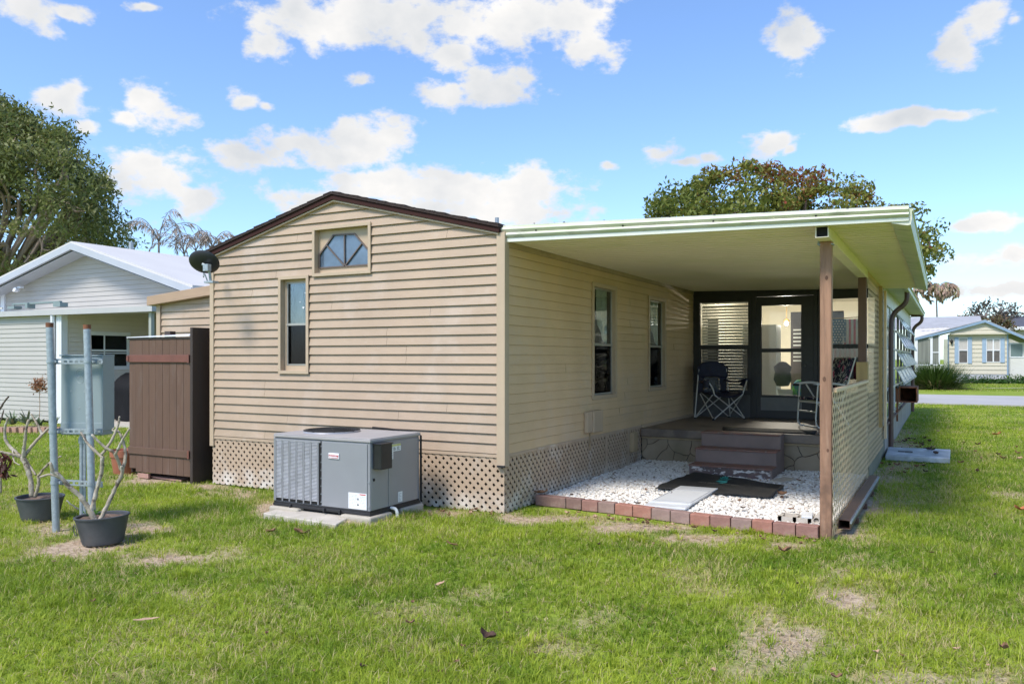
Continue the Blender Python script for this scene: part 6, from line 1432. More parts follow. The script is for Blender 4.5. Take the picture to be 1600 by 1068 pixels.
w = MB(); siding(w, [(gx0_ + .25, .1), (gx1_ - .2, .1), (gx1_ - .2, gz1_ + .02), (gxa, gza), (gx0_ + .25, gz0_ + .02)], .05, .125, [], lambda x, z, o: (x, NG - o, z), .014, [(29, -21.5), (27, -20.9), (25, -19.8), (31, -22.2)], gap=.012); w.build('gable_wall', M_nb, nb)
w = MB(); slope_slab(w, gx0_ - .5, gz0_ - .04, gxa, gza + .12, NG - .55, 34, .10); slope_slab(w, gxa + .001, gza + .12, gx1_ + .15, gz1_ + .02, NG - .55, 34, .10); w.build('roof', M_nroof, nb)
w = MB(); slope_slab(w, gx0_ - .48, gz0_ - .17, gxa, gza - .0, NG - .58, NG - .50, .17); slope_slab(w, gxa + .001, gza - .0, gx1_ + .14, gz1_ - .11, NG - .58, NG - .50, .17); slope_slab(w, gx0_ - .4, gz0_ - .20, gxa, gza - .045, NG - .499, NG - .01, .01); slope_slab(w, gxa + .001, gza - .045, gx1_ + .1, gz1_ - .15, NG - .499, NG - .01, .01)
w.build('rake_board', mat('pale_blue_white_trim', (.42, .44, .47), .5, .04, 2), nb)
w = MB(); w.box(gx0_ + .1, NG - .05, 2.6, gx0_ + .30, NG + .1, gz0_); w.build('corner_board', M_white, nb)
w = MB(); q = PY(26, 452, NG - .3); w.obox(q, .10, .12, .10); w.lathe(q + Vector((.10, -.08, -.03)), [(0, -.05), (.05, -.05), (.07, .05), (0, .06)], 12, Matrix.Rotation(rad(70), 3, 'X')); w.obox(q + Vector((.18, 0, .05)), .16, .1, .05); w.build('floodlight', M_white, nb)
w = MB()
for (u, v, y) in ((205, 381, 17), (292, 401, 22)): q = PY(u, v, y); w.tube([q - Vector((0, 0, .5)), q + Vector((0, 0, .06))], .07, 8)
w.build('vent_pipe', M_galv, nb, smooth='auto')
q0, q1 = PY(18, 480, NY + .6), PY(104, 480, NY + .6); w = MB(); zf_ = 2.76
w.box(q0.x, NY + .5, zf_, q0.x + .28, NY + .7, zf_ + .07); w.box(q1.x - .38, NY + .5, zf_, q1.x - .1, NY + .7, zf_ + .10); w.box(q0.x + .1, NY + .55, zf_ + .10, q1.x - .2, NY + .62, zf_ + .14); w.box(q0.x + .75, NY + .5, zf_, q0.x + .85, NY + .7, zf_ + .13); o = w.build('rack', mat('grey_green_plastic', (.20, .26, .24), .6), None, origin=(q0.x, NY + .5, zf_)); tag(o, 'low green and grey rack lying on the white patio cover', 'rack')
w = MB(); w.box(-18, NY + .05, -.02, -14.4, NG + .4, .045); tag(w.build('patio', M_conc, None), 'concrete patio of the white house', kind='structure')
# covered grill
gc = PG(186, 661); gr = thing('covered_grill', (gc.x, gc.y + .3, .045), 'grill under a draped black cover on the patio of the white house', 'grill')
w = MB(); nu_, nv_ = 48, 14
for j in range(nv_ + 1):
    t = j / nv_; z = .05 + 1.12 * (1 - t) if j else 1.17
    for i in range(nu_):
        a = 2 * math.pi * i / nu_; ex = .55; cx_, cy_ = abs(math.cos(a)) ** ex * math.copysign(1, math.cos(a)), abs(math.sin(a)) ** ex * math.copysign(1, math.sin(a))
        rr_ = (.30 + .70 * min(1, t * 3.2) ** .7) * (1 - .16 * t) * (1 + .07 * math.sin(a * 9 + t * 3) * t + .05 * math.sin(a * 17 + 1) * t * t); zz_ = z + .03 * math.sin(a * 2) * t
        w.v.append((gc.x + .08 + .58 * cx_ * rr_, gc.y + .3 + .32 * cy_ * rr_, zz_))
for j in range(nv_):
    for i in range(nu_): w.f.append((j * nu_ + i, j * nu_ + (i + 1) % nu_, (j + 1) * nu_ + (i + 1) % nu_, (j + 1) * nu_ + i))
w.f.append(tuple(range(nu_ - 1, -1, -1))); w.build('cover', mat('black_vinyl_cover', (.010, .010, .012), .75, .2, 4, spec=.2, bump=.9, bs=5, bstretch=(3, 3, .7)), gr, smooth=True)
# bed with agaves before the neighbour's wall
M_agv = leafmat('agave_leaf', (.05, .09, .05), (.14, .20, .10), (.22, .24, .13), trans=.05)
def rosette(mb_list, c, n, L, wd, rise, seed, m, name, label, cat, group=None, curve=.5):
    rr = np.random.default_rng(seed); V = []; F = []; T = []
    for i in range(n):
        a = rr.uniform(0, 6.28); e = rr.uniform(rise[0], rise[1]); l = L * rr.uniform(.7, 1.1); wdt = wd * rr.uniform(.8, 1.2); tt = rr.random()
        d = np.array([math.cos(a), math.sin(a), 0]); s = np.array([-d[1], d[0], 0]); k = len(V); seg = 5
        for j in range(seg + 1):
            t = j / seg; ang = e - curve * t * t; 
            x = l * t * math.cos(e) ; z = l * (math.sin(e) * t - curve * t * t * .6)
            p = np.array(c) + d * x + np.array([0, 0, max(z, .01)]); hw = wdt * (1 - t) ** .7 * .5 + .001
            V += [p - s * hw, p + s * hw]; T += [tt, tt]
        for j in range(seg): F.append((k + 2 * j, k + 2 * j + 2, k + 2 * j + 3, k + 2 * j + 1))
    o = npmesh(name, V, F, m, tint=T, origin=tuple(c)); return tag(o, label, cat, group)
ags = [((28, 668), .55, 'large spiky agave in the bed before the white house'), ((5, 668), .45, 'agave at the left edge of the photo in the far bed'), ((72, 668), .36, 'spiky agave behind the left galvanised pipe'), ((48, 670), .30, 'small agave between the larger ones in the far bed')]
for i, ((u, v), L, lb_) in enumerate(ags):
    q = PG(u, v); rosette(None, (q.x, q.y + .2, .05), 26, L, .06, (.3, 1.35), i + 3, M_agv, 'agave', lb_, 'agave', 'agaves in the far bed')
w = MB()
for k in range(9):
    u0 = 2 + k * 11; a_ = PG(u0, 675.5); w.obox((a_.x, a_.y, .05), .155, .10, .12, Matrix.Rotation(.15 + random.uniform(-.1, .1), 3, 'Z'))
bw_ = w.build('bed_edging', mat('salmon_brick', (.42, .25, .18), .85, .15, 9), None, origin=tuple(PG(40, 675))); tag(bw_, 'row of low salmon bricks edging the agave bed', 'edging')
q = PG(61, 668); dp = thing('dried_flower_stalk', (q.x, q.y + .1, 0), 'dried orange-brown flower head on a thin stalk before the white wall', 'plant')
w = MB(); w.tube([q, q + Vector((.03, 0, .5)), q + Vector((0, 0, 1.0))], .008, 6)
for k in range(8): a = k * .8; w.tube([q + Vector((0, 0, .8)), q + Vector((.15 * math.cos(a), .1 * math.sin(a), .93))], .004, 4)
w.build('stalk', mat('dry_stalk', (.38, .27, .16), .8), dp); C = np.array([list(q + Vector((random.gauss(0, .085), random.gauss(0, .07), .93 + random.gauss(0, .075)))) for _ in range(420)]); V_, F_ = leaf_quads(C, .06, .5); npmesh('petals', V_, F_, leafmat('dry_flower', (.25, .11, .05), (.50, .27, .15)), dp, tint=np.repeat(RNG.random(420), 4))

# ------------------------------------------------------------------ houses across the street
M_fh = mat('cream_far_siding', (.58, .53, .42), .6, .04, 1); M_fb = mat('dusty_blue_trim', (.22, .32, .44), .55, .06, 3); M_fr = mat('grey_far_roof', (.36, .36, .37), .85, .12, 2)
FH = 57.0; fh = thing('far_house', (1.8, FH, 0), 'cream house with dusty blue shutters and gable trim across the street', 'house')
ff = lambda x, z, o: (x, FH - o, z)
W1 = (.80, 1.22, 1.30, 2.80); W2 = (2.28, 1.28, 3.02, 2.72)
w = MB(); siding(w, [(.21, .55), (3.40, .55), (3.40, 3.0), (.21, 3.0)], .55, .26, [W1, W2], ff, .03, [(1, .70), (1, 1.42), (2, .70), (2, 1.42), (1, 2.15), (1, 3.12)]); w.build('front_wall', M_fh, fh)
w = MB(); w.box(.23, FH - .0, -.1, 3.38, FH + .2, .55); w.build('foundation_wall', mat('grey_white_foundation', (.50, .50, .52), .85, .1, 1.5), fh)
w = MB(); w.box(.24, FH + .05, .5, 3.37, FH + 6, 3.0); w.build('inner_body', M_in, fh) if False else None
apx = (2.20, 3.72); 
w = MB(); siding(w, [(.40, 3.02), (3.66, 3.02), (3.66, 3.04), apx, (.40, 3.22)], 3.02, .22, [], lambda x, z, o: (x, FH - .22 - o, z), .03); w.box(.36, FH - .30, 2.98, 3.68, FH - .0, 3.10); w.build('pediment', M_fh, fh)
w = MB(); slope_slab(w, -1.62, 2.66, .36, 3.16, FH - .42, FH + .0, .14); slope_slab(w, .3605, 3.16, apx[0], apx[1] - .02, FH - .42, FH + .0, .15); slope_slab(w, apx[0] + .0005, apx[1] - .02, 5.2, 2.16, FH - .42, FH + .0, .15); w.build('gable_trim', M_fb, fh)
w = MB(); slope_slab(w, -1.6, 2.80, apx[0], apx[1] + .13, FH - .40, FH + 9, .03); slope_slab(w, apx[0] + .001, apx[1] + .13, 5.2, 2.32, FH - .40, FH + 9, .03); w.add([(-6, FH + 1.5, 3.42), (2.2, FH + 1.5, 3.42), (2.2, FH + 7, 4.45), (-6, FH + 7, 4.45)], [(0, 1, 2, 3)]); w.build('roof', M_fr, fh)
w = MB(); w.add([(-1.6, FH - .39, 2.835), (.3, FH - .39, 3.34), (.3, FH + 1.6, 3.50), (-1.6, FH + 1.6, 3.44)], [(0, 1, 2, 3)]); w.build('awning', M_nroof, fh)
w = MB(); 
for k in range(6): w.box(-1.3 + k * .28, FH + .9, 3.42 + k * .012, -1.12 + k * .28, FH + 1.0, 3.47 + k * .012)
w.build('awning_gap', M_fr, fh)
def fwin(r, n):
    w = MB(); frame_rect(w, ff, r[0], r[1], r[2], r[3], .035, -.03, .035); zm = (r[1] + r[3]) / 2
    slab_fn(w, ff, r[0] + .035, zm - .02, r[2] - .035, zm + .02, -.03, .03)
    if n == 2: xm = (r[0] + r[2]) / 2; slab_fn(w, ff, xm - .035, r[1] + .035, xm + .035, r[3] - .035, -.032, .033)
    wi = w.build('window', M_white, fh)
    for (za, zb, mm_) in ((zm + .02, r[3] - .035, mat('pale_lace_curtain', (.50, .47, .44), .8, .15, 6, (6, 1, .4))), (r[1] + .035, zm - .02, mat('dark_window_screen', (.11, .095, .085), .4, .2, 4))):
        w = MB(); slab_fn(w, ff, r[0] + .035, za, r[2] - .035, zb, -.02, -.01); w.build('pane', mm_, wi)
    w = MB(); slab_fn(w, ff, r[0] - .22, r[1] - .02, r[0] - .005, r[3] + .02, .031, .06); w.build('shutter', mat('powder_blue_shutter', (.30, .40, .52), .6, .05, 4), wi)
    w = MB(); slab_fn(w, ff, r[2] + .005, r[1] - .02, r[2] + .22, r[3] + .02, .031, .06); w.build('shutter', MATS['powder_blue_shutter'], wi)
fwin(W1, 1); fwin(W2, 2)
w = MB(); w.box(.20, FH - .06, .5, .26, FH + .0, 3.0); w.box(3.36, FH - .05, .5, 3.43, FH, 3.0); w.build('corner_trim', M_fb, fh)
w = MB(); q = PY(1487, 534, FH - .1); w.lathe(q, [(0, -.12), (.05, -.1), (.09, .05), (.03, .16), (0, .18)], 8); w.build('wall_lamp', M_blk2, fh, smooth=True)
w = MB(); w.box(-1.50, FH - .3, 0, .20, FH - .25, 1.05); w.box(-.02, FH - .299, 1.05, .20, FH - .25, 2.7); w.build('porch_wall', mat('greenish_porch_wall', (.42, .43, .34), .7), fh)
w = MB(); w.box(-1.62, FH - .38, 0, -1.46, FH - .24, 2.72); w.box(-.76, FH - .33, 1.06, -.62, FH - .26, 2.9); w.box(-1.46, FH - .33, 1.06, -.02, FH - .26, 1.14); w.box(-.30, FH - .33, 1.06, -.22, FH - .26, 3.0); w.box(-.62, FH - .325, 1.86, -.30, FH - .262, 1.92); w.build('porch_frame', M_white, fh)
w = MB(); w.box(-1.46, FH - .29, 1.14, -.76, FH - .28, 2.75); w.box(-.62, FH - .289, 1.14, -.30, FH - .28, 2.9); w.build('porch_screen', mat('grey_porch_screen', (.20, .21, .18), .6, .25, 1.6, (8, 1, .3)), fh)
w = MB(); w.box(3.45, FH + .3, -.05, 9, FH + .5, 2.4); wg = w.build('wing_wall', mat('off_white_wing', (.64, .63, .58), .6, .04, 2, (1, 1, 6)), fh)
w = MB(); frame_rect(w, lambda x, z, o: (x, FH + .3 - o, z), 3.50, 1.55, 4.42, 2.46, .07, 0, .03); w.build('window_frame', M_white, wg); w = MB(); w.box(3.57, FH + .28, 1.62, 4.18, FH + .297, 2.39); w.build('pane', mat('teal_grey_glass', (.14, .20, .20), .2), wg)
# second house, dark roof, further off
q0, q1 = PD(1577, 511, 78), PD(1577, 496, 84); f2 = thing('distant_house', (q0.x + 4, q0.y, 0), 'distant house with a dark grey roof and white eaves at the right edge', 'house')
w = MB(); w.box(q0.x, q0.y, 0, q0.x + 14, q0.y + 9, q0.z - .2); w.build('wall', M_nb, f2); w = MB(); w.add([(q0.x - .5, q0.y - .5, q0.z), (q0.x + 15, q0.y - .5, q0.z), (q0.x + 15, q0.y + 5, q1.z), (q0.x - .5, q0.y + 5, q1.z)], [(0, 1, 2, 3)]); w.build('roof', mat('charcoal_roof', (.085, .09, .11), .85, .1, 2), f2)
w = MB(); w.box(q0.x - .6, q0.y - .62, q0.z - .28, q0.x + 15, q0.y - .5, q0.z + .02); w.build('fascia', M_white, f2)
# ------------------------------------------------------------------ planting across the street
def blades(c, n, R, Hh, wd, seed, m, name, label, cat, dry=.35):
    rr = np.random.default_rng(seed); V = []; F = []; T = []
    for i in range(n):
        a = rr.uniform(0, 6.28); r0 = abs(rr.normal(0, .25)) * R; e = rr.uniform(.35, 1.5); l = Hh * rr.uniform(.75, 1.12); isdry = rr.random() < dry
        d = np.array([math.cos(a), math.sin(a), 0]); s = np.array([-d[1], d[0], 0]); k = len(V); seg = 4; tt = rr.uniform(.0, .55) if not isdry else rr.uniform(.8, 1)
        if isdry: e = rr.uniform(.2, .8); l *= .8
        for j in range(seg + 1):
            t = j / seg; x = r0 + (R * 1.05) * (t ** 1.15) * math.cos(e * .85); z = l * (t * math.sin(e) * 1.1 - .42 * t * t * math.cos(e))
            p = np.array(c) + d * x * (.75 if isdry else 1) + np.array([0, 0, max(z, .02)]); hw = wd * (1 - t * .9) * .5
            V += [p - s * hw, p + s * hw]; T += [tt, tt]
        for j in range(seg): F.append((k + 2 * j, k + 2 * j + 2, k + 2 * j + 3, k + 2 * j + 1))
    return tag(npmesh(name, V, F, m, tint=T, origin=tuple(c)), label, cat)
M_lom = leafmat('strappy_leaf', (.03, .07, .012), (.11, .17, .03), (.44, .35, .20))
q = PG(1460, 606); blades((q.x, 45.2, 0), 4200, 1.70, 1.25, .05, 4, M_lom, 'strappy_bush', 'big round clump of strappy green and straw leaves across the street', 'bush', .40)
def shrub(u, v, d, Hh, R, n, sz, m, name, label, cat, seed, stems=5):
    c = PG(u, v) if d is None else PD(u, v, d); c.z = 0; t_ = thing(name, tuple(c), label, cat); rr = random.Random(seed); w = MB(); tips = []
    for k in range(stems):
        a = rr.uniform(0, 6.28); tip = c + Vector((R * rr.uniform(.3, .9) * math.cos(a), R * rr.uniform(.3, .9) * math.sin(a), Hh * rr.uniform(.6, 1))); mid = c + (tip - c) * .5 + Vector((rr.uniform(-.1, .1), 0, .05)); w.tube([c, mid, tip], [.02, .014, .006], 5); tips += [mid, tip, (mid + tip) / 2]
    w.build('stem', mat('brown_stem', (.12, .08, .05), .8), t_); C = np.array([list(rr.choice(tips) + Vector((rr.gauss(0, R * .22), rr.gauss(0, R * .22), rr.gauss(0, R * .16)))) for _ in range(n)]); V_, F_ = leaf_quads(C, sz, .5); npmesh('foliage', V_, F_, m, t_, tint=np.repeat(np.random.default_rng(seed).random(n), 4)); return t_
M_shr = leafmat('dark_shrub_leaf', (.02, .045, .012), (.07, .13, .03), (.20, .08, .07))
shrub(1592, 600, 50, 1.75, .85, 420, .13, M_shr, 'rose_shrub', 'sparse dark rose shrub at the right edge before the cream house', 'shrub', 3, 8)
rr_ = np.random.default_rng(8); n = 2600; t = rr_.random(n); A0, B0 = Vector((.9, 56.0, 0)), Vector((5.2, 56.6, 0))
C = np.stack([A0.x + (B0.x - A0.x) * t, A0.y + (B0.y - A0.y) * t + rr_.normal(0, .35, n), np.abs(rr_.normal(0, .12, n)) + .02], -1); C[:, 2] *= (.5 + 2.2 * vnoise(C[:, 0], C[:, 1], 1.7, 5))
V_, F_ = leaf_quads(C, .14, .45); tag(npmesh('ground_cover', V_, F_, leafmat('bed_foliage', (.02, .06, .012), (.06, .14, .025)), tint=np.repeat(rr_.random(n), 4), origin=(2, 56, 0)), 'low dark ground cover along the foot of the cream house', 'ground cover', kind='stuff')
shrub(1550, 603, 55.5, 1.15, .35, 70, .10, M_shr, 'small_shrub', 'small upright shrub before the double window of the cream house', 'shrub', 12, 4)

# ------------------------------------------------------------------ trees
def in_poly(x, y, P):
    c = False; j = len(P) - 1
    for i in range(len(P)):
        if ((P[i][1] > y) != (P[j][1] > y)) and x < (P[j][0] - P[i][0]) * (y - P[i][1]) / (P[j][1] - P[i][1] + 1e-9) + P[i][0]: c = not c
        j = i
    return c
def edge_dist(x, y, P):
    d = 1e9
    for i in range(len(P)):
        a, b = P[i], P[(i + 1) % len(P)]; L = (b[0] - a[0]) ** 2 + (b[1] - a[1]) ** 2; t = max(0, min(1, ((x - a[0]) * (b[0] - a[0]) + (y - a[1]) * (b[1] - a[1])) / L)); d = min(d, math.hypot(x - a[0] - t * (b[0] - a[0]), y - a[1] - t * (b[1] - a[1])))
    return d
def crown(P, d0, thick, n, seed, keep=None, minedge=6):
    """cluster centres filling a rounded crown of real depth around distance d0"""
    rr = random.Random(seed); out = []; xs = [p[0] for p in P]; ys = [p[1] for p in P]
    while len(out) < n:
        x, y = rr.uniform(min(xs), max(xs)), rr.uniform(min(ys), max(ys))
        if not in_poly(x, y, P): continue
        e = edge_dist(x, y, P)
        if e < minedge: continue
        if keep and rr.random() > keep(x, y): continue
        th = thick * min(1, math.sqrt(e / 70)); d = d0 + rr.uniform(-1, 1) ** 1 * th
        out.append((PD(x, y, d), x, y, d))
    return out
def grow(cl, per, rad_, size, asp, droop, seed, drop=0.0):
    rr = np.random.default_rng(seed); Cs = []; ids = []
    for i, c in enumerate(cl):
        n = int(per * rr.uniform(.6, 1.3)); p = rr.normal(size=(n, 3)); p /= np.linalg.norm(p, axis=1)[:, None]; p *= (rr.random((n, 1)) ** .45) * rad_ * rr.uniform(.6, 1.25); p[:, 2] *= .62; p[:, 2] -= drop * (p[:, 0] ** 2 + p[:, 1] ** 2)
        Cs.append(p + np.array(c[0])[None]); ids += [i] * n
    return np.concatenate(Cs), np.array(ids)
def branches(root, cl, r0, r1, seed, every=3, sag=.0, knots=()):
    rr = random.Random(seed); w = MB()
    for i, c in enumerate(cl[::every]):
        e = c[0]; a = root + Vector((rr.uniform(-.3, .3), rr.uniform(-.3, .3), 0)); k = min(knots, key=lambda q: (q - e).length) if knots else a.lerp(e, .5)
        pts = []
        ctl = [a, k + Vector((rr.uniform(-.4, .4), rr.uniform(-.4, .4), rr.uniform(-.3, .3))), k.lerp(e, .55) + Vector((rr.uniform(-.5, .5), rr.uniform(-.5, .5), rr.uniform(-.2, .5))), e]
        for j in range(len(ctl) - 1):
            p0, p1, p2, p3 = ctl[max(0, j - 1)], ctl[j], ctl[j + 1], ctl[min(len(ctl) - 1, j + 2)]
            for q in range(4):
                t = q / 4; pts.append(.5 * ((2 * p1) + (p2 - p0) * t + (2 * p0 - 5 * p1 + 4 * p2 - p3) * t * t + (3 * p1 - p0 - 3 * p2 + p3) * t ** 3))
        pts.append(e); n = len(pts); w.tube(pts, [r0 + (r1 - r0) * (j / (n - 1)) ** .6 for j in range(n)], 6)
    return w
# big tree behind the neighbour's house
PL = [(-190, 250), (-130, 175), (-60, 145), (0, 148), (28, 162), (60, 168), (92, 186), (118, 208), (134, 236), (160, 262), (178, 300), (172, 322), (196, 352), (206, 385), (198, 412), (150, 440), (60, 470), (-190, 500)]
def keepL(x, y): return 1.0 if y < 318 + .15 * x or x > 150 else (.30 if x < 120 else .6)
clL = crown(PL, 34, 5.0, 400, 11, keepL)
rootL = PD(-70, 470, 33); rootL.z = 0; kn = [PD(-40, 430, 32.5), PD(10, 395, 32), PD(60, 380, 32), PD(110, 375, 33), PD(20, 340, 32), PD(70, 330, 32), PD(-60, 340, 33), PD(120, 330, 34), PD(-20, 300, 33)]
tl = thing('large_tree', tuple(rootL), 'large spreading evergreen with bare crossing limbs behind the white house', 'tree')
C, ids = grow(clL, 150, .95, .2, .35, .5, 5, .25); V_, F_ = leaf_quads(C, .21, .38, .45)
cv_ = np.random.default_rng(3).random(len(clL)); tn = np.clip(cv_[ids] * .55 + RNG.random(len(ids)) * .45, 0, 1)
npmesh('crown', V_, F_, leafmat('large_tree_leaf', (.07, .09, .028), (.19, .22, .06), (.36, .33, .15), trans=.38), tl, tint=np.repeat(tn, 4))
M_brk = mat('grey_tan_limb_bark', (.32, .24, .17), .85, .25, 3, bump=.4, bs=20, stains=[((.40, .31, .22), 2, .5, .7, .6, (1, 1, 1))])
w = branches(Vector((rootL.x, rootL.y, 1.5)), clL, .13, .022, 7, 3, knots=kn); w.tube([rootL, rootL + Vector((.1, 0, 1.6)), kn[0]], [.75, .6, .3], 12); w.build('trunk', M_brk, tl, smooth=True)
# autumn-tinted tree behind the porch roof
PR = [(1008, 348), (1010, 312), (1038, 290), (1085, 276), (1118, 262), (1180, 252), (1250, 262), (1300, 272), (1345, 288), (1376, 302), (1398, 322), (1412, 306), (1440, 318), (1456, 342), (1472, 352), (1492, 384), (1478, 408), (1452, 428), (1428, 440), (1380, 470), (1250, 480), (1100, 450)]
def keepR(x, y): return 1.0 if x < 1390 else .8
clR = crown(PR, 42, 4.5, 330, 21, keepR, 8)
rootR = PD(1260, 560, 42); rootR.z = 0; tr = thing('autumn_tree', tuple(rootR), 'broad tree with green leaves turning red-brown above the porch roof', 'tree')
C, ids = grow(clR, 120, .95, .3, .5, .1, 9); V_, F_ = leaf_quads(C, .26, .5, .25)
ux = np.array([c[1] for c in clR]); vy = np.array([c[2] for c in clR]); red = np.clip((ux - 1150) / 260, 0, 1) * (ux < 1400) * .50 + (vy < 285) * .35 + (RNG.random(len(clR)) - .45) * .5
tn = np.clip(.38 + (red[ids] * .62) + RNG.normal(0, .16, len(ids)), 0, 1)
npmesh('crown', V_, F_, leafmat('autumn_leaf', (.06, .10, .02), (.24, .26, .05), (.27, .065, .035), trans=.35), tr, tint=np.repeat(tn, 4))
kr = [PD(1150, 420, 42), PD(1250, 400, 41), PD(1350, 410, 42), PD(1420, 400, 42), PD(1080, 400, 42)]
w = branches(rootR + Vector((0, 0, 2)), clR, .10, .02, 17, 2, knots=kr); w.tube([rootR, rootR + Vector((0, 0, 2.4)), kr[1]], [.4, .3, .12], 10); w.build('trunk', mat('dark_tree_bark', (.09, .065, .05), .85, .2, 4), tr, smooth=True)
# dry palms
M_dry = leafmat('dry_frond', (.20, .15, .12), (.36, .28, .22), (.50, .43, .37), trans=.15); M_drs = mat('dry_palm_stem', (.20, .17, .15), .85, .2, 6)
def palm(u, v, d, Lf, seed, n, label, spread=1.0, name='dry_palm', mm=None, lw=.035, group='dry palms behind the white house'):
    rr = random.Random(seed); top = PD(u, v, d); base = Vector((top.x, top.y, 0)); t_ = thing(name, tuple(base), label, 'palm', group)
    w = MB(); w.tube([base, base.lerp(top, .5) + Vector((.08, 0, 0)), top], [.13, .09, .05], 8); w.build('trunk', M_drs, t_, smooth=True)
    w = MB(); V = []; F = []; T = []
    for i in range(n):
        a = 2 * math.pi * i / n + rr.uniform(-.3, .3); e = rr.uniform(.75, 1.35); L = Lf * rr.uniform(.7, 1.15); d_ = Vector((math.cos(a), math.sin(a), 0)); pts = []; p = top.copy(); ang = e; seg = 12; bend = rr.uniform(.17, .30) * spread
        for k in range(seg + 1):
            pts.append(p.copy()); p = p + (d_ * math.cos(ang) + Vector((0, 0, math.sin(ang)))) * (L / seg); ang -= bend * (.35 + 1.3 * k / seg)
        w.tube(pts, [.022 * (1 - k / (seg + 1)) + .005 for k in range(seg + 1)], 5)
        for k in range(4, seg + 1):
            for s in range(6):
                f = rr.random(); q = pts[k - 1].lerp(pts[k], f); side = Vector((-d_.y, d_.x, 0)) * rr.choice((-1, 1)); out = (side * rr.uniform(.1, .55) + (pts[k] - pts[k - 1]).normalized() * rr.uniform(.2, .9) + Vector((0, 0, -rr.uniform(.3, 1.3)))).normalized(); l = L * rr.uniform(.10, .24) * (1 - .4 * abs(k / seg - .6)); wv = out.cross(Vector((rr.uniform(-1, 1), rr.uniform(-1, 1), .3))).normalized() * lw
                kk = len(V); V += [q - wv * .5, q + out * l * .5 - wv * .6, q + out * l, q + out * l * .5 + wv * .6]; F.append((kk, kk + 1, kk + 2, kk + 3)); T += [rr.random()] * 4
    w.build('rachis', M_drs, t_, smooth=True); npmesh('fronds', [list(x) for x in V], F, mm or M_dry, t_, tint=T)
    return t_
palm(248, 378, 46, 3.3, 1, 7, 'leftmost dry palm above the white roof, its fronds arching widest')
palm(288, 398, 46, 3.4, 2, 7, 'second dry palm from the left above the white roof')
palm(306, 392, 47, 2.6, 3, 6, 'third dry palm from the left, just left of the satellite dish')
palm(332, 388, 46, 2.4, 5, 6, 'dry palm nearest the gable roof, above the satellite dish')
palm(1463, 458, 68, 2.8, 9, 26, 'dry palm with hanging tan fronds beside the sunroom eave', spread=1.7, name='withered_palm', lw=.16, mm=leafmat('tan_pink_frond', (.30, .19, .14), (.48, .34, .26), (.24, .30, .12), trans=.2), group=None)
# thin tree with few leaves beyond the cream house
q = PD(1545, 560, 82); q.z = 0; bt_ = thing('sparse_tree', tuple(q), 'thin tree with few dark leaves beyond the cream house', 'tree'); PT_ = [(1497, 506), (1504, 484), (1530, 470), (1560, 468), (1590, 480), (1604, 500), (1600, 508)]
clB = crown(PT_, 82, 2.5, 80, 31, None, 2); C, ids = grow(clB, 14, .9, .3, .5, 0, 5); V_, F_ = leaf_quads(C, .30, .55); npmesh('crown', V_, F_, leafmat('dull_sparse_leaf', (.05, .055, .05), (.11, .10, .07), (.26, .16, .08)), bt_, tint=np.repeat(RNG.random(len(ids)), 4))
w = branches(q + Vector((0, 0, 2)), clB, .10, .03, 3, 1, knots=[PD(1535, 500, 82), PD(1560, 500, 82)]); w.tube([q, q + Vector((0, 0, 2.5))], .2, 8); w.build('trunk', mat('grey_twig', (.22, .18, .16), .85), bt_)
q = PD(1535, 560, 76); q.z = 0; hg = thing('brown_hedge_tree', tuple(q), 'low brown and green tree top just above the cream house ridge', 'tree'); clH = crown([(1494, 508), (1500, 497), (1540, 493), (1572, 497), (1590, 508), (1590, 530), (1494, 530)], 76, 1.5, 60, 41, None, 2)
C, ids = grow(clH, 60, .7, .3, .5, 0, 6); V_, F_ = leaf_quads(C, .22, .5); npmesh('crown', V_, F_, leafmat('brown_green_leaf', (.09, .07, .03), (.22, .13, .07), (.12, .16, .05)), hg, tint=np.repeat(RNG.random(len(ids)), 4)); w = MB(); w.tube([q, q + Vector((0, 0, 4.2))], [.2, .1], 8); w.build('trunk', M_brk, hg)

# ------------------------------------------------------------------ grass, grown blade by blade where the lawn shows
def poly_mask(X, Y, P):
    c = np.zeros(X.shape, bool); j = len(P) - 1
    for i in range(len(P)):
        c ^= ((P[i][1] > Y) != (P[j][1] > Y)) & (X < (P[j][0] - P[i][0]) * (Y - P[i][1]) / (P[j][1] - P[i][1] + 1e-12) + P[i][0]); j = i
    return c
def blocked(X, Y):
    m = (X > XL - .06) & (X < XW + .05) & (Y > YW - .04)
    m |= (X > XW) & (X < SX0 + .03) & (Y > 7.12 + (XW + 3.75))
    m |= (X > XW) & (X < -.78) & (Y > np.interp(X, [-3.75, -.9], [bp[0].y - .01, bp[-1].y - .01]))
    m |= (X > AX0 - .03) & (X < AX1 + .06) & (Y > AY0 - .07)
    m |= poly_mask(X, Y, [(q.x, q.y) for q in sl]) | poly_mask(X, Y, [(q.x, q.y) for q in pd])
    m |= (X < NX + .1) & (Y > NY - .05) | (X < -14.3) & (Y > NY + .05) & (Y < 40)
    m |= (Y > yr0 - .1) & (Y < yr1 + .1)
    m |= (X > cx0 - .02) & (X < cx1 + .05) & (Y > cy0 - .03)
    for q, r in ((c1, .17), (c2, .17), (tcp + Vector((0, .12, 0)), .13), (P1, .03), (P2, .03)): m |= (X - q.x) ** 2 + (Y - q.y) ** 2 < r * r
    dx_, dy_ = b_dn; t = (X - a_dn.x) * dx_ + (Y - a_dn.y) * dy_; s = -(X - a_dn.x) * dy_ + (Y - a_dn.y) * dx_
    m |= (t > -.02) & (t < 3.2) & (np.abs(s) < .09)
    return m
a_dn = PG(1320, 833); bb_ = PG(1361, 757); dd = (bb_ - a_dn).normalized(); b_dn = (dd.x, dd.y)
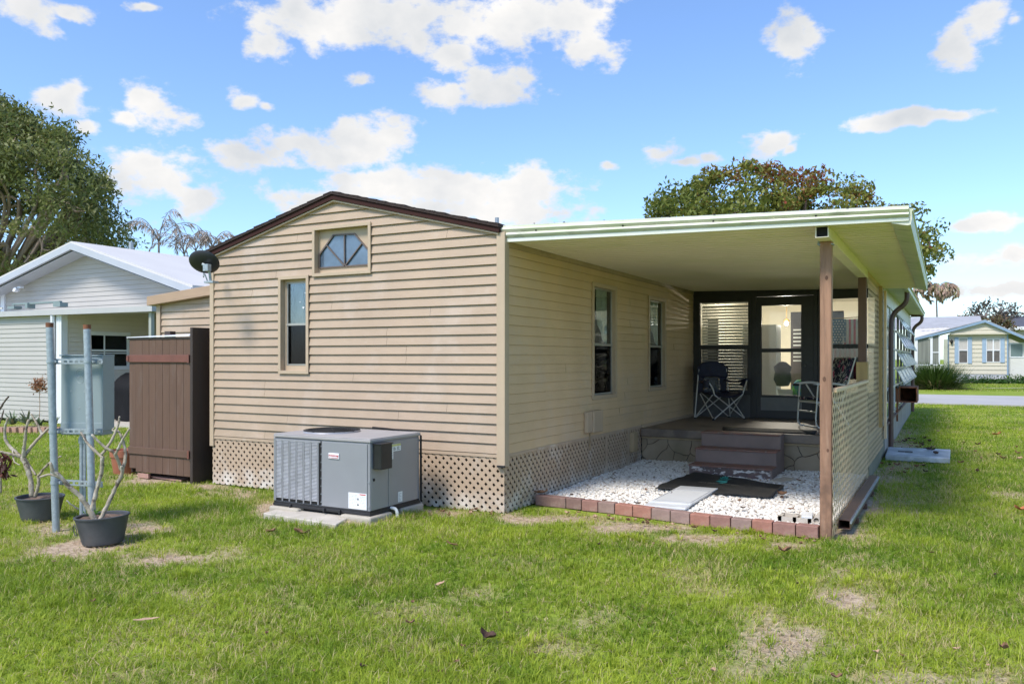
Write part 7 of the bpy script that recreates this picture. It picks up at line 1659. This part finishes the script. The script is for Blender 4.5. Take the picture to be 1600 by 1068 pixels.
def sample(d0, d1, dens, seed, power=0.0):
    """random lawn points between distances d0 and d1, a little beyond the view on both sides"""
    r = np.random.default_rng(seed); half = .64 * 1.45; area = half * (d1 * d1 - d0 * d0); n = int(area * dens)
    d = np.sqrt(r.uniform(d0 * d0, d1 * d1, n)); s = r.uniform(-half, half, n) * d
    k = r.random(n) < np.where(np.abs(s / d) < .70, 1.0, np.clip(1.0 - (np.abs(s / d) - .70) / .23, .05, 1) ** 1.5); s, d = s[k], d[k]
    X = FW[0] * d + RT[0] * s; Y = FW[1] * d + RT[1] * s
    return X, Y, d
PX_, PY_, PDd = [], [], []
for (a, b, dn) in ((2.9, 5.2, 7600), (5.2, 7.0, 6200), (7.0, 9.5, 4200), (9.5, 13.0, 2600), (13.0, 19.0, 1300), (19.0, 30.0, 420), (37.0, 58.0, 160)):
    X, Y, d = sample(a, b, dn, int(a * 10)); k = ~blocked(X, Y); PX_.append(X[k]); PY_.append(Y[k]); PDd.append(d[k])
X = np.concatenate(PX_); Y = np.concatenate(PY_); D_ = np.concatenate(PDd)
bz = bare(X, Y); r = np.random.default_rng(77)
nA = vnoise(X, Y, .9, 51); nB = vnoise(X, Y, 3.3, 52); nC = vnoise(X, Y, 8.0, 53)
k = r.random(len(X)) > np.clip(bz * 1.25, 0, .965) ; k &= r.random(len(X)) > np.clip((nB * .5 + nC * .5 - .57) * 3.2, 0, .55)
X, Y, D_, bz, nA, nB, nC = (a[k] for a in (X, Y, D_, bz, nA, nB, nC)); n = len(X)
# tufts: pull some blades towards shared roots so the turf clumps
cell = .075; ci = np.floor(X / cell).astype(np.int64); cj = np.floor(Y / cell).astype(np.int64); hsh = (ci * 73856093) ^ (cj * 19349663)
hx = ((hsh % 1000) / 1000.0); hy = (((hsh // 1000) % 1000) / 1000.0); hh = (((hsh // 7) % 997) / 997.0)
pull = np.where(r.random(n) < .55, .55, 0.0) * (D_ < 13)
X = X + ((ci + hx) * cell - X) * pull; Y = Y + ((cj + hy) * cell - Y) * pull
far = np.clip(D_ / 7.5, 1, 9)
# taller dark tufts, short pale turf
tall = np.clip((nA - .42) * 3.0, 0, 1); H_ = (.026 + .046 * tall * nB + .026 * r.random(n) + .024 * hh) * (1 - .55 * bz); H_ *= np.where(D_ > 13, .9, 1.0)
W_ = (.0030 + .0028 * r.random(n)) * far ** .9
az_ = r.uniform(0, 2 * np.pi, n) ; lean = r.uniform(.30, 1.45, n) + (r.random(n) < .18) * .4
dx, dy = np.cos(az_), np.sin(az_); px, py = -dy, dx
gz = terrain(X, Y) - .014
def P(t, side):      # point along the blade
    ang = lean * t; x = X + dx * H_ * np.sin(ang) * t * 1.1; y = Y + dy * H_ * np.sin(ang) * t * 1.1; z = gz + H_ * t * np.cos(ang * .8)
    hw = W_ * .5 * side * (1 - t * .45 if t < 1 else .0)
    return np.stack([x + px * hw, y + py * hw, z], -1)
V = np.stack([P(0, -1), P(0, 1), P(.55, 1), P(1, 0), P(.55, -1)], 1).reshape(-1, 3)
b0 = np.arange(n) * 5
# colour: 0 dark green .. .6 bright yellow-green .. 1 straw
tn = .30 + .30 * (vnoise(X, Y, 1.4, 60) - .5) * 2.6 + .22 * (vnoise(X, Y, 5.0, 66) - .5) * 2 + .20 * (hh - .5) + r.normal(0, .10, n) - .16 * tall
tn = np.clip(tn, 0, .66); dryp = .075 + .42 * np.clip((vnoise(X, Y, 2.1, 61) - .50) * 3, 0, 1) + .45 * bz; tn = np.where(r.random(n) < dryp, r.uniform(.80, 1.0, n), tn)
F3_ = np.concatenate([np.stack([b0, b0 + 1, b0 + 2], -1), np.stack([b0, b0 + 2, b0 + 4], -1), np.stack([b0 + 4, b0 + 2, b0 + 3], -1)])
M_grass = leafmat('grass_blade', (.15, .255, .016), (.45, .52, .05), (.66, .52, .29), rough=.55, trans=.42)
r0_ = [nd for nd in M_grass.node_tree.nodes if nd.type == 'VALTORGB'][0].color_ramp.elements
r0_[1].position = .66; x_ = r0_.new(.78); x_.color = (.48, .43, .15, 1)
gs = npmesh('lawn_grass', V, F3_, M_grass, tint=np.repeat(tn, 5)); tag(gs, 'short bright green lawn grass with straw-coloured blades', 'grass', kind='stuff')
print('grass blades', n)
# taller bright tufts and broad-leaved weeds scattered through the turf
rr = np.random.default_rng(91); TV, TF, TT = [], [], []
def tuft(x, y, nb, h, w_, tone, spread, flat):
    a = rr.uniform(0, 6.28, nb); r0 = np.abs(rr.normal(0, spread, nb)); e = rr.uniform(.35, 1.5, nb) * (1 - flat) + flat * rr.uniform(.1, .5, nb); l = h * rr.uniform(.6, 1.15, nb); z0 = float(terrain(np.array([x]), np.array([y]))[0]) - .01
    for i in range(nb):
        d = np.array([math.cos(a[i]), math.sin(a[i]), 0]); s = np.array([-d[1], d[0], 0]); b = np.array([x, y, z0]) + d * r0[i]; k = len(TV); t_ = float(np.clip(tone + rr.normal(0, .06), 0, 1))
        m_ = b + d * l[i] * .45 * math.cos(e[i]) + np.array([0, 0, l[i] * .55 * math.sin(e[i]) + .004]); q = b + d * l[i] * math.cos(e[i]) * 1.1 + np.array([0, 0, max(.006, l[i] * (.95 * math.sin(e[i]) - .25 * math.cos(e[i])))])
        TV.extend([b - s * w_ * .4, b + s * w_ * .4, m_ + s * w_ * .5, q, m_ - s * w_ * .5]); TF.extend([(k, k + 1, k + 2), (k, k + 2, k + 4), (k + 4, k + 2, k + 3)]); TT.extend([t_] * 5)
sp = [(1100 + i * 0, 0) for i in range(0)]
spots_ = [(1235, 905, .62), (1340, 915, .66), (1385, 905, .60), (1215, 925, .6), (985, 842, .58), (1180, 830, .5), (905, 890, .35), (560, 905, .5), (120, 940, .3), (300, 900, .45), (835, 1000, .6), (700, 1030, .62), (480, 1000, .3), (1460, 960, .25), (1520, 930, .3)]
for (u, v, tn_) in spots_:
    q = PG(u, v)
    for _ in range(7): tuft(q.x + rr.normal(0, .10), q.y + rr.normal(0, .07), 40, .075, .005, tn_, .035, 0)
Xt, Yt, dt = sample(3.2, 9.5, 7, 123)
kk = ~blocked(Xt, Yt)
for x, y in zip(Xt[kk], Yt[kk]):
    c_ = rr.random()
    if c_ < .6: tuft(x, y, 26, rr.uniform(.05, .085), .0050, rr.choice((.1, .3, .45, .62)), .025, 0)
    elif c_ < .85: tuft(x, y, 12, rr.uniform(.03, .05), .016, rr.uniform(.05, .5), .006, .8)
    else: tuft(x, y, 22, rr.uniform(.04, .07), .0035, .9, .03, .3)
tf = npmesh('grass_tufts', TV, TF, M_grass, tint=TT); tag(tf, 'taller tufts of grass and flat weeds among the turf', 'grass', kind='stuff')
# dry thatch lying on the thin patches
Xs, Ys, ds = sample(2.9, 12, 1500, 5); k = ~blocked(Xs, Ys); Xs, Ys = Xs[k], Ys[k]; b2 = bare(Xs, Ys); k = r.random(len(Xs)) < np.clip(b2 * .9 + .10, 0, .8); Xs, Ys = Xs[k], Ys[k]; n2 = len(Xs)
a_ = r.uniform(0, 6.28, n2); l_ = r.uniform(.02, .06, n2); z_ = terrain(Xs, Ys) + r.uniform(-.008, .008, n2); wd_ = .0018
ex, ey = np.cos(a_) * l_ / 2, np.sin(a_) * l_ / 2; qx, qy = -np.sin(a_) * wd_, np.cos(a_) * wd_; tz = r.uniform(0, .012, n2)
V = np.stack([np.stack([Xs - ex - qx, Ys - ey - qy, z_], -1), np.stack([Xs - ex + qx, Ys - ey + qy, z_], -1), np.stack([Xs + ex + qx, Ys + ey + qy, z_ + tz], -1), np.stack([Xs + ex - qx, Ys + ey - qy, z_ + tz], -1)], 1).reshape(-1, 3)
th = npmesh('thatch', V, np.arange(4 * n2).reshape(-1, 4), leafmat('dry_thatch', (.30, .20, .12), (.62, .49, .32), rough=.9, trans=.1), tint=np.repeat(r.random(n2), 4)); tag(th, 'dry grass thatch and litter on the thin patches of lawn', 'thatch', kind='stuff')

# ------------------------------------------------------------------ fallen leaves and bark
put_leaf(229, 969, .135, .034, .006, M_leafp, 'long pale strip of bark lying on the lawn', .95, z=.045, name='bark_strip')
put_leaf(762, 997, .085, .06, .028, M_leafd, 'dark curled leaf near the bottom centre of the lawn', .2, z=.04)
put_leaf(688, 914, .07, .04, .012, M_leafp, 'pale tan leaf lying in the middle of the lawn below the lattice', 1.1, z=.035)
put_leaf(706, 851, .10, .04, .012, M_leafb, 'brown leaf on the grass between the slab and the brick edging', 0.1, z=.03)
put_leaf(470, 834, .13, .07, .03, M_leafb, 'curled brown leaf beside the concrete stepping slab', .5, z=.03); put_leaf(424, 831, .10, .06, .02, M_leafb, 'brown leaf at the left corner of the stepping slab', .1, z=.03)
put_leaf(1227, 862, .09, .06, .03, M_leafb, 'upright brown leaf on the lawn just in front of the last edging bricks', .3, z=.03)
put_leaf(1597, 797, .12, .09, .03, mat('orange_leaf', (.42, .15, .06), .7, .2, 20), 'orange-brown leaf on the lawn at the right edge of the photo', .3, z=.03)
put_leaf(1558, 679, .16, .12, .03, mat('orange_leaf', (.42, .15, .06), .7, .2, 20), 'orange-brown leaf on the far right lawn beyond the metal cover', .3, z=.03)
put_leaf(1570, 1015, .07, .04, .02, M_leafb, 'brown leaf in the lower right corner of the lawn', 1.3, z=.04); put_leaf(1307, 1059, .05, .03, .012, M_leafb, 'reddish brown leaf at the bottom edge of the lawn', .3, z=.03)
put_leaf(641, 974, .05, .03, .012, M_leafb, 'small brown leaf on the lawn between the dark leaf and the bark strip', .7, z=.035)
rr = random.Random(14); spots = []
for _ in range(34): spots.append((rr.gauss(1425, 26), rr.gauss(690, 9), 'small brown leaf in the litter beyond the metal cover', 'leaf litter beyond the metal cover'))
for _ in range(12): spots.append((rr.uniform(1500, 1595), rr.uniform(684, 740), 'small brown leaf on the right lawn', 'leaves on the right lawn'))
for _ in range(10): spots.append((rr.uniform(1375, 1450), rr.uniform(722, 742), 'small brown leaf on the soil just before the metal cover', 'leaves before the metal cover'))
for _ in range(22): spots.append((rr.uniform(840, 1290), 0, 'small brown leaf on the soil along the brick edging', 'leaves along the brick edging'))
for _ in range(14): spots.append((rr.uniform(662, 775), rr.uniform(795, 806), 'small brown leaf on the soil at the foot of the skirting lattice', 'leaves at the skirting'))
for _ in range(22): spots.append((rr.uniform(40, 1560), rr.uniform(850, 1055), 'small brown leaf scattered on the front lawn', 'leaves scattered on the front lawn'))
for i, (u, v, lb_, gp) in enumerate(spots):
    if v == 0: v = vbot(u) + rr.uniform(3, 12)
    s = rr.uniform(.6, 1.2) * (1.0 if v > 760 else 1.5)
    if gp.startswith('leaves scattered'): s *= .55
    put_leaf(u, v, .055 * s, .035 * s, .015 * s, rr.choice((M_leafb, M_leafb, M_leafd, M_leafp)), lb_, rr.uniform(0, 3.1), gp, z=.022)
